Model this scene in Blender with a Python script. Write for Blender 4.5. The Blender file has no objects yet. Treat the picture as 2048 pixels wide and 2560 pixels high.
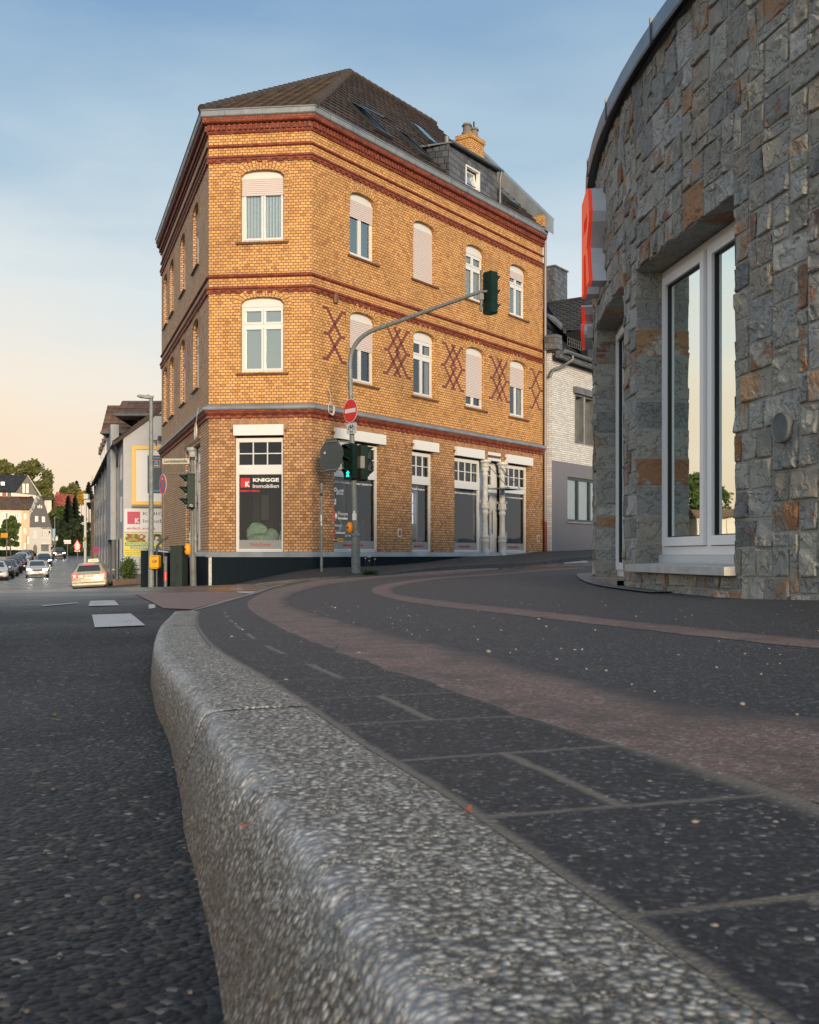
import bpy, math, random
import numpy as np
from mathutils import Vector, Matrix, noise
random.seed(7)
SC = bpy.context.scene; COL = SC.collection
R = math.radians
# ---------------------------------------------------------------- camera, sky, sun, exposure
F = 2700.0; CX = 1024.0; HY = 1387.0          # focal length, centre and horizon of the 2048x2560 photograph
cam = bpy.data.cameras.new('camera'); cam_o = bpy.data.objects.new('camera', cam); COL.objects.link(cam_o)
cam_o.location = (0, 0, 0); cam_o.rotation_euler = (R(90), 0, 0)
cam.sensor_fit = 'VERTICAL'; cam.sensor_height = 36; cam.lens = 36*F/2560
cam.shift_y = (HY-1280)/2560; cam.clip_start = .05; cam.clip_end = 3000
cam.dof.use_dof = True; cam.dof.focus_distance = 9.0; cam.dof.aperture_fstop = 20
SC.camera = cam_o
SUN_AZ = Vector((.25, -.97)); SUN_EL = 9
world = bpy.data.worlds.new('World'); SC.world = world; world.use_nodes = True
SC.view_settings.view_transform = 'Standard'; SC.view_settings.look = 'None'
SC.view_settings.exposure = 0.0; SC.view_settings.gamma = 1
def lin(r, g, b):
    return tuple(((c/255)/12.92 if c <= 10 else (((c/255)+.055)/1.055)**2.4) for c in (r, g, b))
class NT:
    def __init__(s, tree): s.t = tree
    def n(s, typ, _out=0, _props=None, **ins):
        nd = s.t.nodes.new(typ)
        for k, v in (_props or {}).items(): setattr(nd, k, v)
        for k, v in ins.items():
            key = int(k[1:]) if k[0] == 'i' and k[1:].isdigit() else k.replace('_', ' ')
            sk = nd.inputs[key]
            if isinstance(v, bpy.types.NodeSocket): s.t.links.new(v, sk)
            elif v is not None:
                if hasattr(sk, 'default_value') and hasattr(sk.default_value, '__len__') and hasattr(v, '__len__') and len(v) == 3 and len(sk.default_value) == 4: v = tuple(v)+(1,)
                sk.default_value = v
        return nd.outputs[_out] if _out is not None else nd
    def m(s, op, a, b=None, c=None):
        d = {'i0': a}
        if b is not None: d['i1'] = b
        if c is not None: d['i2'] = c
        return s.n('ShaderNodeMath', 0, {'operation': op}, **d)
    def mr(s, v, a, b, c=0., d=1.):
        return s.n('ShaderNodeMapRange', 0, None, i0=v, i1=a, i2=b, i3=c, i4=d)
    def mix(s, f, a, b, mode='MIX'):
        nd = s.t.nodes.new('ShaderNodeMixRGB'); nd.blend_type = mode
        for k, v in zip((0, 1, 2), (f, a, b)):
            if isinstance(v, bpy.types.NodeSocket): s.t.links.new(v, nd.inputs[k])
            else: nd.inputs[k].default_value = v if not hasattr(v, '__len__') else tuple(v)[:3]+(1,)
        return nd.outputs[0]
    def ramp(s, f, stops, interp='LINEAR'):
        nd = s.t.nodes.new('ShaderNodeValToRGB'); nd.color_ramp.interpolation = interp
        e = nd.color_ramp.elements
        while len(e) < len(stops): e.new(.5)
        for i, (p, c) in enumerate(stops): e[i].position = p; e[i].color = tuple(c)[:3]+(1,)
        s.t.links.new(f, nd.inputs[0]); return nd.outputs[0]
    def noise(s, vec, scale, detail=3., rough=.5):
        return s.n('ShaderNodeTexNoise', 0, None, Vector=vec, Scale=scale, Detail=detail, Roughness=rough)
    def sep(s, v): return s.n('ShaderNodeSeparateXYZ', None, None, i0=v).outputs
wt = world.node_tree; wt.nodes.clear(); w = NT(wt)
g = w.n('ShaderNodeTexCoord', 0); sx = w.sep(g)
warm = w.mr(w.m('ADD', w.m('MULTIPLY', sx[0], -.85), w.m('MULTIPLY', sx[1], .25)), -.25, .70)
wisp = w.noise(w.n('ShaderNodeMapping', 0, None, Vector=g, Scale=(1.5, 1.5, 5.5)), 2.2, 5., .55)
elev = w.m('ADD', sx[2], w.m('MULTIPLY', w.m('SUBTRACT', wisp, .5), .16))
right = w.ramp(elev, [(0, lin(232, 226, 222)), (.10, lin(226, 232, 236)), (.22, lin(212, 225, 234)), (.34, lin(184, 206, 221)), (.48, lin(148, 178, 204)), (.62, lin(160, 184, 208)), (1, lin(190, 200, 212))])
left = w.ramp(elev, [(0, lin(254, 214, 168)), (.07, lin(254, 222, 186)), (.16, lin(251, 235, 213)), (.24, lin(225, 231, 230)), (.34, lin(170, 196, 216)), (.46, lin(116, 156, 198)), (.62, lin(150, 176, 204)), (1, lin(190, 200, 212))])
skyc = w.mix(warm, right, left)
nish = w.n('ShaderNodeTexSky', 0, {'sky_type': 'NISHITA', 'sun_disc': False, 'sun_elevation': R(SUN_EL), 'sun_rotation': math.atan2(SUN_AZ.x, SUN_AZ.y)})
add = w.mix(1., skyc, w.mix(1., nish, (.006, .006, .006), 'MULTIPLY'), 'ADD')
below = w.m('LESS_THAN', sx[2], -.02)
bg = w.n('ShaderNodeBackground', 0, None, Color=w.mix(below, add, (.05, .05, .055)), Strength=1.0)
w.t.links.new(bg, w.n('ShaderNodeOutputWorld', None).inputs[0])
sl = bpy.data.lights.new('sun', 'SUN'); sl.energy = 4.9; sl.angle = R(14); sl.color = (1, .77, .52)
so = bpy.data.objects.new('sun', sl); COL.objects.link(so); so.location = (20, -40, 30)
sd = Vector((SUN_AZ.x, SUN_AZ.y, 0)).normalized()*math.cos(R(SUN_EL)); sd.z = math.sin(R(SUN_EL))
so.rotation_euler = sd.to_track_quat('Z', 'Y').to_euler()
# ---------------------------------------------------------------- helpers
def W(px, py, Z): return Vector(((px-CX)*Z/F, Z, (HY-py)*Z/F))
def mat(name, fn=None, color=(.5, .5, .5), rough=.6, metal=0., emit=None, es=1., bump=None, spec=.5, vary=0.):
    m = bpy.data.materials.new(name); m.use_nodes = True; t = NT(m.node_tree)
    m.node_tree.nodes.clear()
    p = t.n('ShaderNodeBsdfPrincipled', None, None, Base_Color=color, Roughness=rough, Metallic=metal)
    p.inputs['Specular IOR Level'].default_value = spec
    out = t.n('ShaderNodeOutputMaterial', None)
    t.t.links.new(p.outputs[0], out.inputs[0])
    if emit: p.inputs['Emission Color'].default_value = tuple(emit)+(1,); p.inputs['Emission Strength'].default_value = es
    def bmp(h, dist=.01, st=1.):
        t.t.links.new(t.n('ShaderNodeBump', 0, None, Height=h, Distance=dist, Strength=st), p.inputs['Normal'])
    def lk(s, key): t.t.links.new(s, p.inputs[key])
    if bump or vary:
        oc = t.n('ShaderNodeTexCoord', 3)
        if vary:
            nz = t.noise(oc, bump[0]*.3 if bump else 3., 4., .6)
            lk(t.mix(t.mr(nz, .3, .7), tuple(c*(1-vary) for c in color), tuple(min(1, c*(1+vary)) for c in color)), 'Base Color')
        if bump: bmp(t.noise(oc, bump[0], 4., .6), bump[1])
    if fn: fn(t, p, lk, bmp, out)
    return m
class MB:
    def __init__(s): s.v = []; s.f = []; s.uv = []; s.mi = []; s.cl = []; s.cur = 0; s.col = None
    def face(s, pts, uvs=None):
        b = len(s.v); s.v += [tuple(p) for p in pts]; s.f.append(tuple(range(b, b+len(pts))))
        s.uv += list(uvs) if uvs else [(0, 0)]*len(pts); s.mi.append(s.cur); s.cl += [s.col or (1, 1, 1)]*len(pts)
    def quad(s, a, b, c, d, uvs=None): s.face((a, b, c, d), uvs)
    def grid(s, P, UV=None, flip=False):
        ny = len(P); nx = len(P[0]); b = len(s.v)
        for r in P: s.v += [tuple(p) for p in r]
        for j in range(ny-1):
            for i in range(nx-1):
                q = [(j, i), (j, i+1), (j+1, i+1), (j+1, i)]
                if flip: q.reverse()
                s.f.append(tuple(b+y*nx+x for y, x in q)); s.mi.append(s.cur)
                s.uv += [UV[y][x] if UV else (0, 0) for y, x in q]; s.cl += [s.col or (1, 1, 1)]*4
    def box(s, c, sz, M=None):
        """box centred at c with size sz in the axes of the 3x3 matrix M"""
        M = M or Matrix.Identity(3); c = Vector(c); h = [x/2 for x in sz]
        P = [c + M @ Vector((x*h[0], y*h[1], z*h[2])) for x in (-1, 1) for y in (-1, 1) for z in (-1, 1)]
        dims = ((1, 2), (1, 2), (0, 2), (0, 2), (0, 1), (0, 1))
        for (q, d) in zip(((0, 1, 3, 2), (4, 6, 7, 5), (0, 4, 5, 1), (2, 3, 7, 6), (0, 2, 6, 4), (1, 5, 7, 3)), dims):
            loc = [((k >> 2 & 1)*sz[0], (k >> 1 & 1)*sz[1], (k & 1)*sz[2]) for k in q]
            s.face([P[k] for k in q], [(l[d[0]], l[d[1]]) for l in loc])
    def fbox(s, Fr, u0, u1, d0, d1, z0, z1):
        """box in a facade frame"""
        P = [Fr(u, d, z) for u in (u0, u1) for d in (d0, d1) for z in (z0, z1)]
        for q in ((0, 1, 3, 2), (4, 6, 7, 5), (0, 4, 5, 1), (2, 3, 7, 6), (0, 2, 6, 4), (1, 5, 7, 3)):
            loc = [((u0, u1)[k >> 2 & 1], (d0, d1)[k >> 1 & 1], (z0, z1)[k & 1]) for k in q]
            du = (max(l[0] for l in loc)-min(l[0] for l in loc)) > 1e-6; dz = (max(l[2] for l in loc)-min(l[2] for l in loc)) > 1e-6
            s.face([P[k] for k in q], [((l[0] if du else l[1]), (l[2] if dz else l[1])) for l in loc])
    def tube(s, path, r, n=10, cap=True, v0=0):
        path = [Vector(p) for p in path]; rs = r if hasattr(r, '__len__') else [r]*len(path)
        rings = []; up = None
        for i, p in enumerate(path):
            d = (path[min(i+1, len(path)-1)]-path[max(i-1, 0)]).normalized()
            if up is None: up = Vector((1, 0, 0)) if abs(d.x) < .8 else Vector((0, 1, 0))
            a = (up-d*up.dot(d)).normalized(); b_ = d.cross(a); up = a
            rings.append([p + a*(rs[i]*math.cos(t)) + b_*(rs[i]*math.sin(t)) for t in [2*math.pi*k/n for k in range(n+1)]])
        L = 0; UV = []
        for i, rg in enumerate(rings):
            if i: L += (path[i]-path[i-1]).length
            UV.append([(k/n, L) for k in range(n+1)])
        s.grid(rings, UV)
        if cap:
            s.face(rings[0][:n]); s.face(list(reversed(rings[-1][:n])))
    def cyl(s, a, b, r, r2=None, n=16): s.tube([a, b], [r, r if r2 is None else r2], n)
    def lathe(s, base, prof, n=16, axis=None, sx=1.):
        base = Vector(base); M = axis or Matrix.Identity(3)
        P = [[base + M @ Vector((r*math.cos(2*math.pi*k/n)*sx, r*math.sin(2*math.pi*k/n), z)) for k in range(n+1)] for r, z in prof]
        s.grid(P, [[(k/n*6.28*max(.01, r), z) for k in range(n+1)] for r, z in prof])
    def prism(s, poly, ex):
        """extrude a planar polygon by the vector ex"""
        ex = Vector(ex); A = [Vector(p) for p in poly]; B = [p+ex for p in A]; n = len(A)
        s.face(A); s.face(list(reversed(B)))
        for i in range(n): s.face([A[i], B[i], B[(i+1) % n], A[(i+1) % n]])
    def build(s, name, m, parent=None, smooth=False, label=None):
        me = bpy.data.meshes.new(name); off = Vector((0, 0, 0))
        q = parent
        while q is not None: off = off + q.location; q = q.parent
        me.from_pydata([(x-off.x, y-off.y, z-off.z) for x, y, z in s.v], [], s.f)
        for mm in (m if isinstance(m, (list, tuple)) else [m]): me.materials.append(mm)
        me.polygons.foreach_set('material_index', s.mi)
        ul = me.uv_layers.new(name='UVMap'); ul.data.foreach_set('uv', np.array(s.uv, dtype=np.float32).ravel())
        if any(c != (1, 1, 1) for c in s.cl[:4000]):
            ca = me.color_attributes.new('Col', 'FLOAT_COLOR', 'CORNER')
            ca.data.foreach_set('color', np.array([tuple(c)+(1,) for c in s.cl], dtype=np.float32).ravel())
        if smooth: me.shade_smooth()
        o = bpy.data.objects.new(name, me); COL.objects.link(o); o.parent = parent
        if label: o['label'] = label
        return o
def clean(o, dist=1e-5):
    import bmesh
    bm = bmesh.new(); bm.from_mesh(o.data); bmesh.ops.remove_doubles(bm, verts=bm.verts, dist=dist)
    bmesh.ops.recalc_face_normals(bm, faces=bm.faces); bm.to_mesh(o.data); bm.free(); return o
def thing(name, label, cat, loc=(0, 0, 0), group=None, rz=0):
    o = bpy.data.objects.new(name, None); COL.objects.link(o); o.location = loc; o.rotation_euler = (0, 0, rz)
    o.empty_display_size = .2; o['label'] = label; o['category'] = cat
    if group: o['group'] = group
    return o
def tag(o, label, cat, group=None):
    o['label'] = label; o['category'] = cat
    if group: o['group'] = group
    return o
def setting(o, kind='structure'): o['kind'] = kind; return o
def frame(A, u, n):
    A = Vector(A); u = Vector(u).normalized(); n = Vector(n).normalized()
    fr = lambda uu, d, z: Vector((A.x+u.x*uu+n.x*d, A.y+u.y*uu+n.y*d, A.z+z))
    fr.A = A; fr.u = u; fr.nn = n
    return fr
def text(body, size, Fr, u, d, z, m, parent, name='lettering', bold=0., ex=.002, align='CENTER', sxy=1., spacing=1., shear=0., width=None):
    c = bpy.data.curves.new(name, 'FONT'); c.body = body; c.size = size; c.align_x = align; c.align_y = 'CENTER'
    c.extrude = ex; c.offset = bold; c.space_character = spacing; c.shear = shear; c.resolution_u = 3
    o = bpy.data.objects.new(name, c); COL.objects.link(o)
    dg = bpy.context.evaluated_depsgraph_get(); me = bpy.data.meshes.new_from_object(o.evaluated_get(dg))
    bpy.data.objects.remove(o); bpy.data.curves.remove(c)
    if width:
        xs = [v.co.x for v in me.vertices]; sxy = width/max(1e-6, max(xs)-min(xs))
    off = Vector((0, 0, 0)); q = parent
    while q is not None: off = off+q.location; q = q.parent
    for v in me.vertices:
        p = Fr(u+v.co.x*sxy, d+v.co.z, z+v.co.y)-off; v.co = p
    me.materials.clear(); me.materials.append(m)
    o = bpy.data.objects.new(name, me); COL.objects.link(o); o.parent = parent
    return o
class RBF:
    def __init__(s, pts, c=1.5):
        a = np.array(pts, float); s.p = a[:, :2]; s.c = c; n = len(a)
        d = np.sqrt(((s.p[:, None]-s.p[None])**2).sum(-1)+c*c)
        A = np.zeros((n+3, n+3)); A[:n, :n] = d+np.eye(n)*1e-3; A[:n, n] = 1; A[:n, n+1:] = s.p; A[n, :n] = 1; A[n+1:, :n] = s.p.T
        s.w = np.linalg.solve(A, np.concatenate([a[:, 2], [0, 0, 0]]))
    def __call__(s, x, y):
        n = len(s.p); return float(np.sqrt(((s.p-np.array([x, y]))**2).sum(-1)+s.c*s.c) @ s.w[:n] + s.w[n]+s.w[n+1]*x+s.w[n+2]*y)
def ray(px, py, H, lo=.4, hi=400.):
    """first point along a sight line that lies on the height field H"""
    dx = (px-CX)/F; dz = (HY-py)/F; y = lo
    while y < hi:
        if dz*y <= H(dx*y, y):
            a, b = y/1.03, y
            for _ in range(24):
                m_ = (a+b)/2
                if dz*m_ <= H(dx*m_, m_): b = m_
                else: a = m_
            return Vector((dx*b, b, H(dx*b, b)))
        y *= 1.03
    return None
# ---------------------------------------------------------------- materials of the ground
def m_asphalt(t, p, lk, bmp, out):
    oc = t.n('ShaderNodeTexCoord', 3)
    v = t.n('ShaderNodeTexVoronoi', None, None, Vector=oc, Scale=105.)
    big = t.noise(oc, .55, 4., .6); mid = t.noise(oc, 9., 4., .65); fine = t.noise(oc, 60., 3., .6)
    c = t.ramp(t.sep(v.outputs['Color'])[0], [(0, (.003, .004, .005)), (.45, (.010, .013, .017)), (.80, (.026, .029, .036)), (.93, (.060, .052, .045)), (.985, (.11, .105, .10)), (1, (.26, .25, .23))])
    c = t.mix(t.mr(big, .3, .7, .0, .3), c, (.024, .027, .031)); c = t.mix(t.mr(mid, .5, .75, 0, .35), c, (.014, .014, .016))
    lk(c, 'Base Color')
    far = t.mr(t.sep(oc)[1], 6., 70.)
    nf_ = t.mr(t.sep(oc)[1], 5., 13.); lk(t.mix(nf_, t.mr(big, .35, .65, .55, .75), t.mr(big, .35, .65, .22, .36)), 'Roughness'); lk(t.mr(nf_, 0, 1, .22, .24), 'Specular IOR Level')
    bmp(t.m('MULTIPLY', t.m('SUBTRACT', 1., t.m('MULTIPLY', nf_, .985)), t.m('ADD', t.m('SUBTRACT', 1., v.outputs['Distance']), t.m('MULTIPLY', fine, .6))), .0055, .9)
M_ROAD = mat('asphalt', m_asphalt)
def m_kerb(t, p, lk, bmp, out):
    oc = t.n('ShaderNodeTexCoord', 3); uv = t.sep(t.n('ShaderNodeTexCoord', 2))
    v = t.n('ShaderNodeTexVoronoi', None, None, Vector=oc, Scale=128.)
    v2 = t.n('ShaderNodeTexVoronoi', None, None, Vector=oc, Scale=120.)
    mid = t.noise(oc, 14., 4., .6); v3 = t.n('ShaderNodeTexVoronoi', None, None, Vector=oc, Scale=260.); sel = t.mr(t.noise(oc, 55., 2.), .57, .61)
    vd = t.mix(sel, v.outputs['Distance'], v3.outputs['Distance']); vc = t.mix(sel, v.outputs['Color'], v3.outputs['Color'])
    c = t.ramp(t.sep(vc)[1], [(0, (.12, .11, .09)), (.3, (.25, .235, .20)), (.65, (.42, .40, .35)), (.9, (.58, .56, .50)), (1, (.78, .76, .71))])
    c = t.mix(t.mr(vd, .30, .62), c, (.035, .032, .027)); c = t.mix(t.mr(t.noise(oc, 420., 2.), .4, .7, 0, .3), c, (.52, .51, .47))
    c = t.mix(t.mr(t.sep(v2.outputs['Color'])[0], .8, .95, 0, .5), c, (.34, .35, .35))
    # sky light on the arris painted in as a pale line, brown dirt near the road (uv y = way round the section)
    ar = t.m('MULTIPLY', t.m('SUBTRACT', 1., t.mr(t.m('ABSOLUTE', t.m('SUBTRACT', uv[1], .215)), .0, .05)), t.mr(mid, .35, .65))
    c = t.mix(t.m('MULTIPLY', ar, .6), c, (.50, .51, .53))
    dirt = t.m('MULTIPLY', t.mr(uv[1], .235, .33), t.mr(mid, .25, .75, .45, 1.))
    c = t.mix(t.m('MULTIPLY', dirt, .88), c, (.085, .054, .030))
    c = t.mix(t.mr(uv[1], .012, .0, 0., .7), c, (.17, .15, .12))
    # joints between the one-metre stones
    jx = t.m('ABSOLUTE', t.m('SUBTRACT', t.m('FRACT', t.m('DIVIDE', t.m('ADD', uv[0], t.m('MULTIPLY', t.m('SUBTRACT', mid, .5), .012)), 1.25)), .5))
    j = t.mr(jx, .4945, .4975)
    c = t.mix(t.m('MULTIPLY', j, .85), c, (.035, .032, .028)); lk(c, 'Base Color')
    p.inputs['Roughness'].default_value = .55
    h = t.m('ADD', t.m('SUBTRACT', 1., vd), t.m('MULTIPLY', mid, .5)); h = t.m('SUBTRACT', h, t.m('MULTIPLY', j, 2.5))
    h = t.m('SUBTRACT', h, t.m('MULTIPLY', ar, .3))
    bmp(h, .0034, 1.)
M_KERB = mat('washed concrete kerb', m_kerb)
def pave(c0, c1, c2, jw, jcol, mode):
    def fn(t, p, lk, bmp, out):
        oc = t.n('ShaderNodeTexCoord', 3); uv = t.sep(t.n('ShaderNodeTexCoord', 2))
        v = t.n('ShaderNodeTexVoronoi', None, None, Vector=oc, Scale=190.)
        big = t.noise(oc, 1.3, 4., .6); mid = t.noise(oc, 11., 4., .6)
        c = t.ramp(t.sep(v.outputs['Color'])[0], [(0, c0), (.55, c1), (.88, c2), (.955, tuple(min(.3, x*2.2) for x in c2)), (1, (.30, .29, .27))])
        c = t.mix(t.mr(big, .3, .75, 0, .6), c, tuple(x*1.15+.006 for x in c1)); c = t.mix(t.mr(mid, .5, .8, 0, .45), c, tuple(x*.62 for x in c1))
        h = t.m('ADD', t.m('SUBTRACT', 1., v.outputs['Distance']), t.m('MULTIPLY', mid, .5))
        if mode:
            wob = t.m('MULTIPLY', t.m('SUBTRACT', t.noise(oc, 26., 2.), .5), .010)
            wgt = t.m('MULTIPLY', t.mr(t.noise(oc, 3.2, 3., .6), .35, .6, .6, 1.), t.mr(t.sep(oc)[1], 1.5, 2.6, 1., .25))
            su = t.m('DIVIDE', t.m('ADD', uv[0], wob), mode[0]); fu = t.m('ABSOLUTE', t.m('SUBTRACT', t.m('FRACT', su), .5))
            j1 = t.mr(t.m('MULTIPLY', t.m('SUBTRACT', .5, fu), mode[0]), jw, jw*.35)
            odd = t.m('GREATER_THAN', t.m('FRACT', t.m('MULTIPLY', t.m('FLOOR', t.m('ADD', su, 0.)), .5)), .25)
            dv = t.m('ABSOLUTE', t.m('SUBTRACT', t.m('ADD', uv[1], wob), mode[1]))
            j2 = t.m('MULTIPLY', t.mr(dv, jw*1.3, jw*.4), odd)
            ed = t.mr(t.m('ADD', uv[1], wob), .012, .003); ed2 = t.mr(t.m('ADD', uv[1], wob), mode[2]+.0, mode[2]+.03)
            j = t.m('MAXIMUM', t.m('MAXIMUM', t.m('MULTIPLY', j1, wgt), j2), t.m('MAXIMUM', ed, ed2))
            c = t.mix(t.m('MULTIPLY', j, .8), c, jcol); h = t.m('SUBTRACT', h, t.m('MULTIPLY', j, .8))
        else:
            s_ = t.m('MULTIPLY', t.mr(t.m('ADD', uv[1], t.m('MULTIPLY', t.m('SUBTRACT', mid, .5), .06)), .545, .515), t.m('GREATER_THAN', uv[1], .4)); c = t.mix(t.m('MULTIPLY', s_, .8), c, (.19, .155, .13))
            fd = t.m('MULTIPLY', t.mr(t.m('ADD', uv[1], t.m('MULTIPLY', t.m('SUBTRACT', t.noise(oc, 4., 5., .7), .5), .9)), 1.15, 1.5), t.m('GREATER_THAN', uv[1], .4)); c = t.mix(fd, c, (.036, .036, .040))
            bl = t.m('MULTIPLY', t.mr(t.noise(oc, 7., 5., .7), .46, .64, 0, .6), t.m('GREATER_THAN', uv[1], .4)); c = t.mix(bl, c, (.055, .046, .044))
        lk(c, 'Base Color'); p.inputs['Roughness'].default_value = .62
        bmp(h, .0028, .8)
    return fn
M_PAVE = mat('dark pavement', pave((.010, .011, .013), (.026, .028, .033), (.070, .072, .078), 0, None, None))
M_SLAB = mat('dark paving slabs with sandy joints', pave((.008, .008, .010), (.021, .021, .024), (.056, .056, .057), .0085, (.175, .158, .13), (.29, .145, .29)))
M_PINK = mat('faded pink paving', pave((.08, .052, .046), (.16, .105, .090), (.24, .175, .155), 0, None, None))
M_PINKA = mat('worn pink asphalt', pave((.10, .055, .050), (.20, .115, .105), (.27, .18, .165), 0, None, None))
def m_worn(base, hole):
    def fn(t, p, lk, bmp, out):
        oc = t.n('ShaderNodeTexCoord', 3); n1 = t.noise(oc, 5., 6., .75); n2 = t.noise(oc, 60., 3., .6)
        lk(t.mix(t.mr(t.m('ADD', n1, t.m('MULTIPLY', n2, .3)), .72, .80), base, hole), 'Base Color'); p.inputs['Roughness'].default_value = .55
        bmp(n2, .002)
    return fn
M_PAINT = mat('worn white road paint', m_worn((.42, .43, .44), (.07, .07, .075)))
# ---------------------------------------------------------------- height fields (metres below the eye)
P_PTS = [(.4, -2, -.25), (.34, .6, -.25), (-.03, 1.3, -.25), (-.53, 2.93, -.255), (-.9, 4.66, -.285), (-1.21, 6.1, -.32), (-1.31, 8.4, -.335),
         (-1.52, 13.1, -.37), (-1.55, 15.1, -.385), (-.18, 20, -.40), (.6, 21, -.39), (1.8, 22.6, -.31), (3.8, 24.2, -.26), (2.05, 12.2, -.225),
         (1.9, 10, -.27), (1.95, 7.8, -.285), (2.1, 6.8, -.28), (2.3, 6, -.255), (1.2, 3, -.25), (3, 0, -.24), (8, 3, -.2), (12, 22, -.1), (4, 16, -.25)]
PH = RBF(P_PTS, .8)
G_PTS = [(-3, -3, -.37), (0, 0, -.37), (0, -5, -.37), (-.15, .9, -.37), (-.5, 2.2, -.37), (-1, 4.2, -.37), (-1.45, 6.2, -.365), (-3, 7, -.40), (-1.45, 8.6, -.365), (-1.7, 13, -.40),
         (-1.7, 15.3, -.42), (-.2, 20.6, -.44), (1.8, 23.2, -.36), (3.9, 24.8, -.32), (-.9, 26.8, -.56), (-2.4, 25.9, -.66), (-5.3, 26.4, -.99), (-7.2, 26.6, -1.08),
         (3.5, 33.1, -.33), (6.7, 37.5, -.12), (10.4, 42.6, .1), (-8, 15, -.55), (-14, 27, -1.15), (-9.5, 34, -1.35), (-12, 42, -1.5), (-15.5, 57, -1.8), (-20.3, 68, -1.85), (-25, 45, -1.6),
         (-31, 91, -1.9), (-44, 130, -1.3), (-33.5, 90, -1.93), (-48, 136, -1.15), (-56, 159, -.75), (-34.5, 104, -1.75), (-38, 86, -1.95), (-51, 158, -.62), (-60, 140, -1.2), (-70, 170, -.35), (-78, 220, -.2), (-58, 200, -.1), (-110, 220, .2), (-60, 300, 4), (-100, 300, 5),
         (-150, 320, 7), (-30, 300, 4), (5, 3, -.36), (10, 8, -.34), (6, 16, -.36), (14, 20, -.2), (30, 60, 1.2), (0, 60, .3), (-8, 60, -.6), (0, 300, 4), (100, 200, 3), (-100, 60, -1.6),
         (-100, 0, -.6), (100, 0, .5), (0, -100, -.2), (-300, 500, 10), (300, 500, 8), (0, 500, 10)]
GH0 = RBF(G_PTS, 1.2)
KB = [(.95, -5.), (.55, -2.), (.36, -.3), (.235, .42), (.197, .575), (.125, .82), (.034, 1.13), (-.065, 1.43), (-.165, 1.766), (-.30, 2.2), (-.53, 2.93), (-.74, 3.8), (-.94, 4.75), (-1.2, 6.12)]
FAR = [(-1.24, 6.3), (-1.31, 8.4), (-1.34, 9.6), (-1.5, 12.2), (-1.56, 14.2), (-1.35, 16.4), (-.75, 18.6), (-.18, 20), (.6, 21), (1.81, 22.5), (3.8, 24.2), (9., 27.5), (18., 33.)]
def smooth_path(pts, n):
    P = [Vector(p) for p in pts]; out = []
    for i in range(len(P)-1):
        a, b, c, d = P[max(i-1, 0)], P[i], P[i+1], P[min(i+2, len(P)-1)]
        for k in range(n):
            t = k/n; out.append(.5*((2*b)+(c-a)*t+(2*a-5*b+4*c-d)*t*t+(3*b-a-3*c+d)*t**3))
    out.append(P[-1]); return out
def in_isl(x, y):
    pts = KB+FAR
    for (xa, ya), (xb, yb) in zip(pts, pts[1:]):
        if ya <= y <= yb: return x > xa+(xb-xa)*(y-ya)/(yb-ya)
    return False
def GH(x, y):
    g_ = GH0(x, y)
    if in_isl(x, y): g_ = min(g_, PH(x, y)-.05)
    return g_
# ---------------------------------------------------------------- the ground sheet
def axis_vals(lim_a, lim_b, s):
    v = [0.]; st = s
    while v[-1] < lim_b: v.append(v[-1]+st); st *= 1.045
    u = [0.]; st = s
    while u[-1] < lim_a: u.append(u[-1]+st); st *= 1.045
    return [-x for x in reversed(u[1:])]+v
xs = axis_vals(900, 900, .12); ys = axis_vals(300, 1500, .18)
mb = MB(); mb.grid([[Vector((x, y, GH(x, y))) for x in xs] for y in ys])
setting(mb.build('road', M_ROAD, smooth=True))
# ---------------------------------------------------------------- the pavement island with its kerb
KP = smooth_path([(x, y) for x, y in KB], 16); FP = smooth_path(FAR, 6)
edge = KP+FP
rows = []
for p in edge:
    xr = 30.; r = []
    for k in range(121):
        f = (k/120)**2.0; x = p.x+(xr-p.x)*f; r.append(Vector((x, p.y, PH(min(x, 16), p.y))))
    rows.append(r)
mb = MB(); mb.grid(rows); setting(mb.build('pavement', M_PAVE, smooth=True))
def normal2(P, i):
    d = (P[min(i+1, len(P)-1)]-P[max(i-1, 0)]).normalized(); return Vector((d.y, -d.x)), d   # to the right of travel
def resample(P, st):
    out = [P[0].copy()]; acc = 0
    for a, b in zip(P, P[1:]):
        d = (b-a).length; t = st-acc
        while t <= d: out.append(a.lerp(b, t/d)); t += st
        acc = d-(t-st)
    return out
KD = resample([p for p in KP if p.y > -1.2], .0075); KJ = next(i for i, p in enumerate(KD) if p.y >= 1.766)*.0075
sec = []
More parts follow.
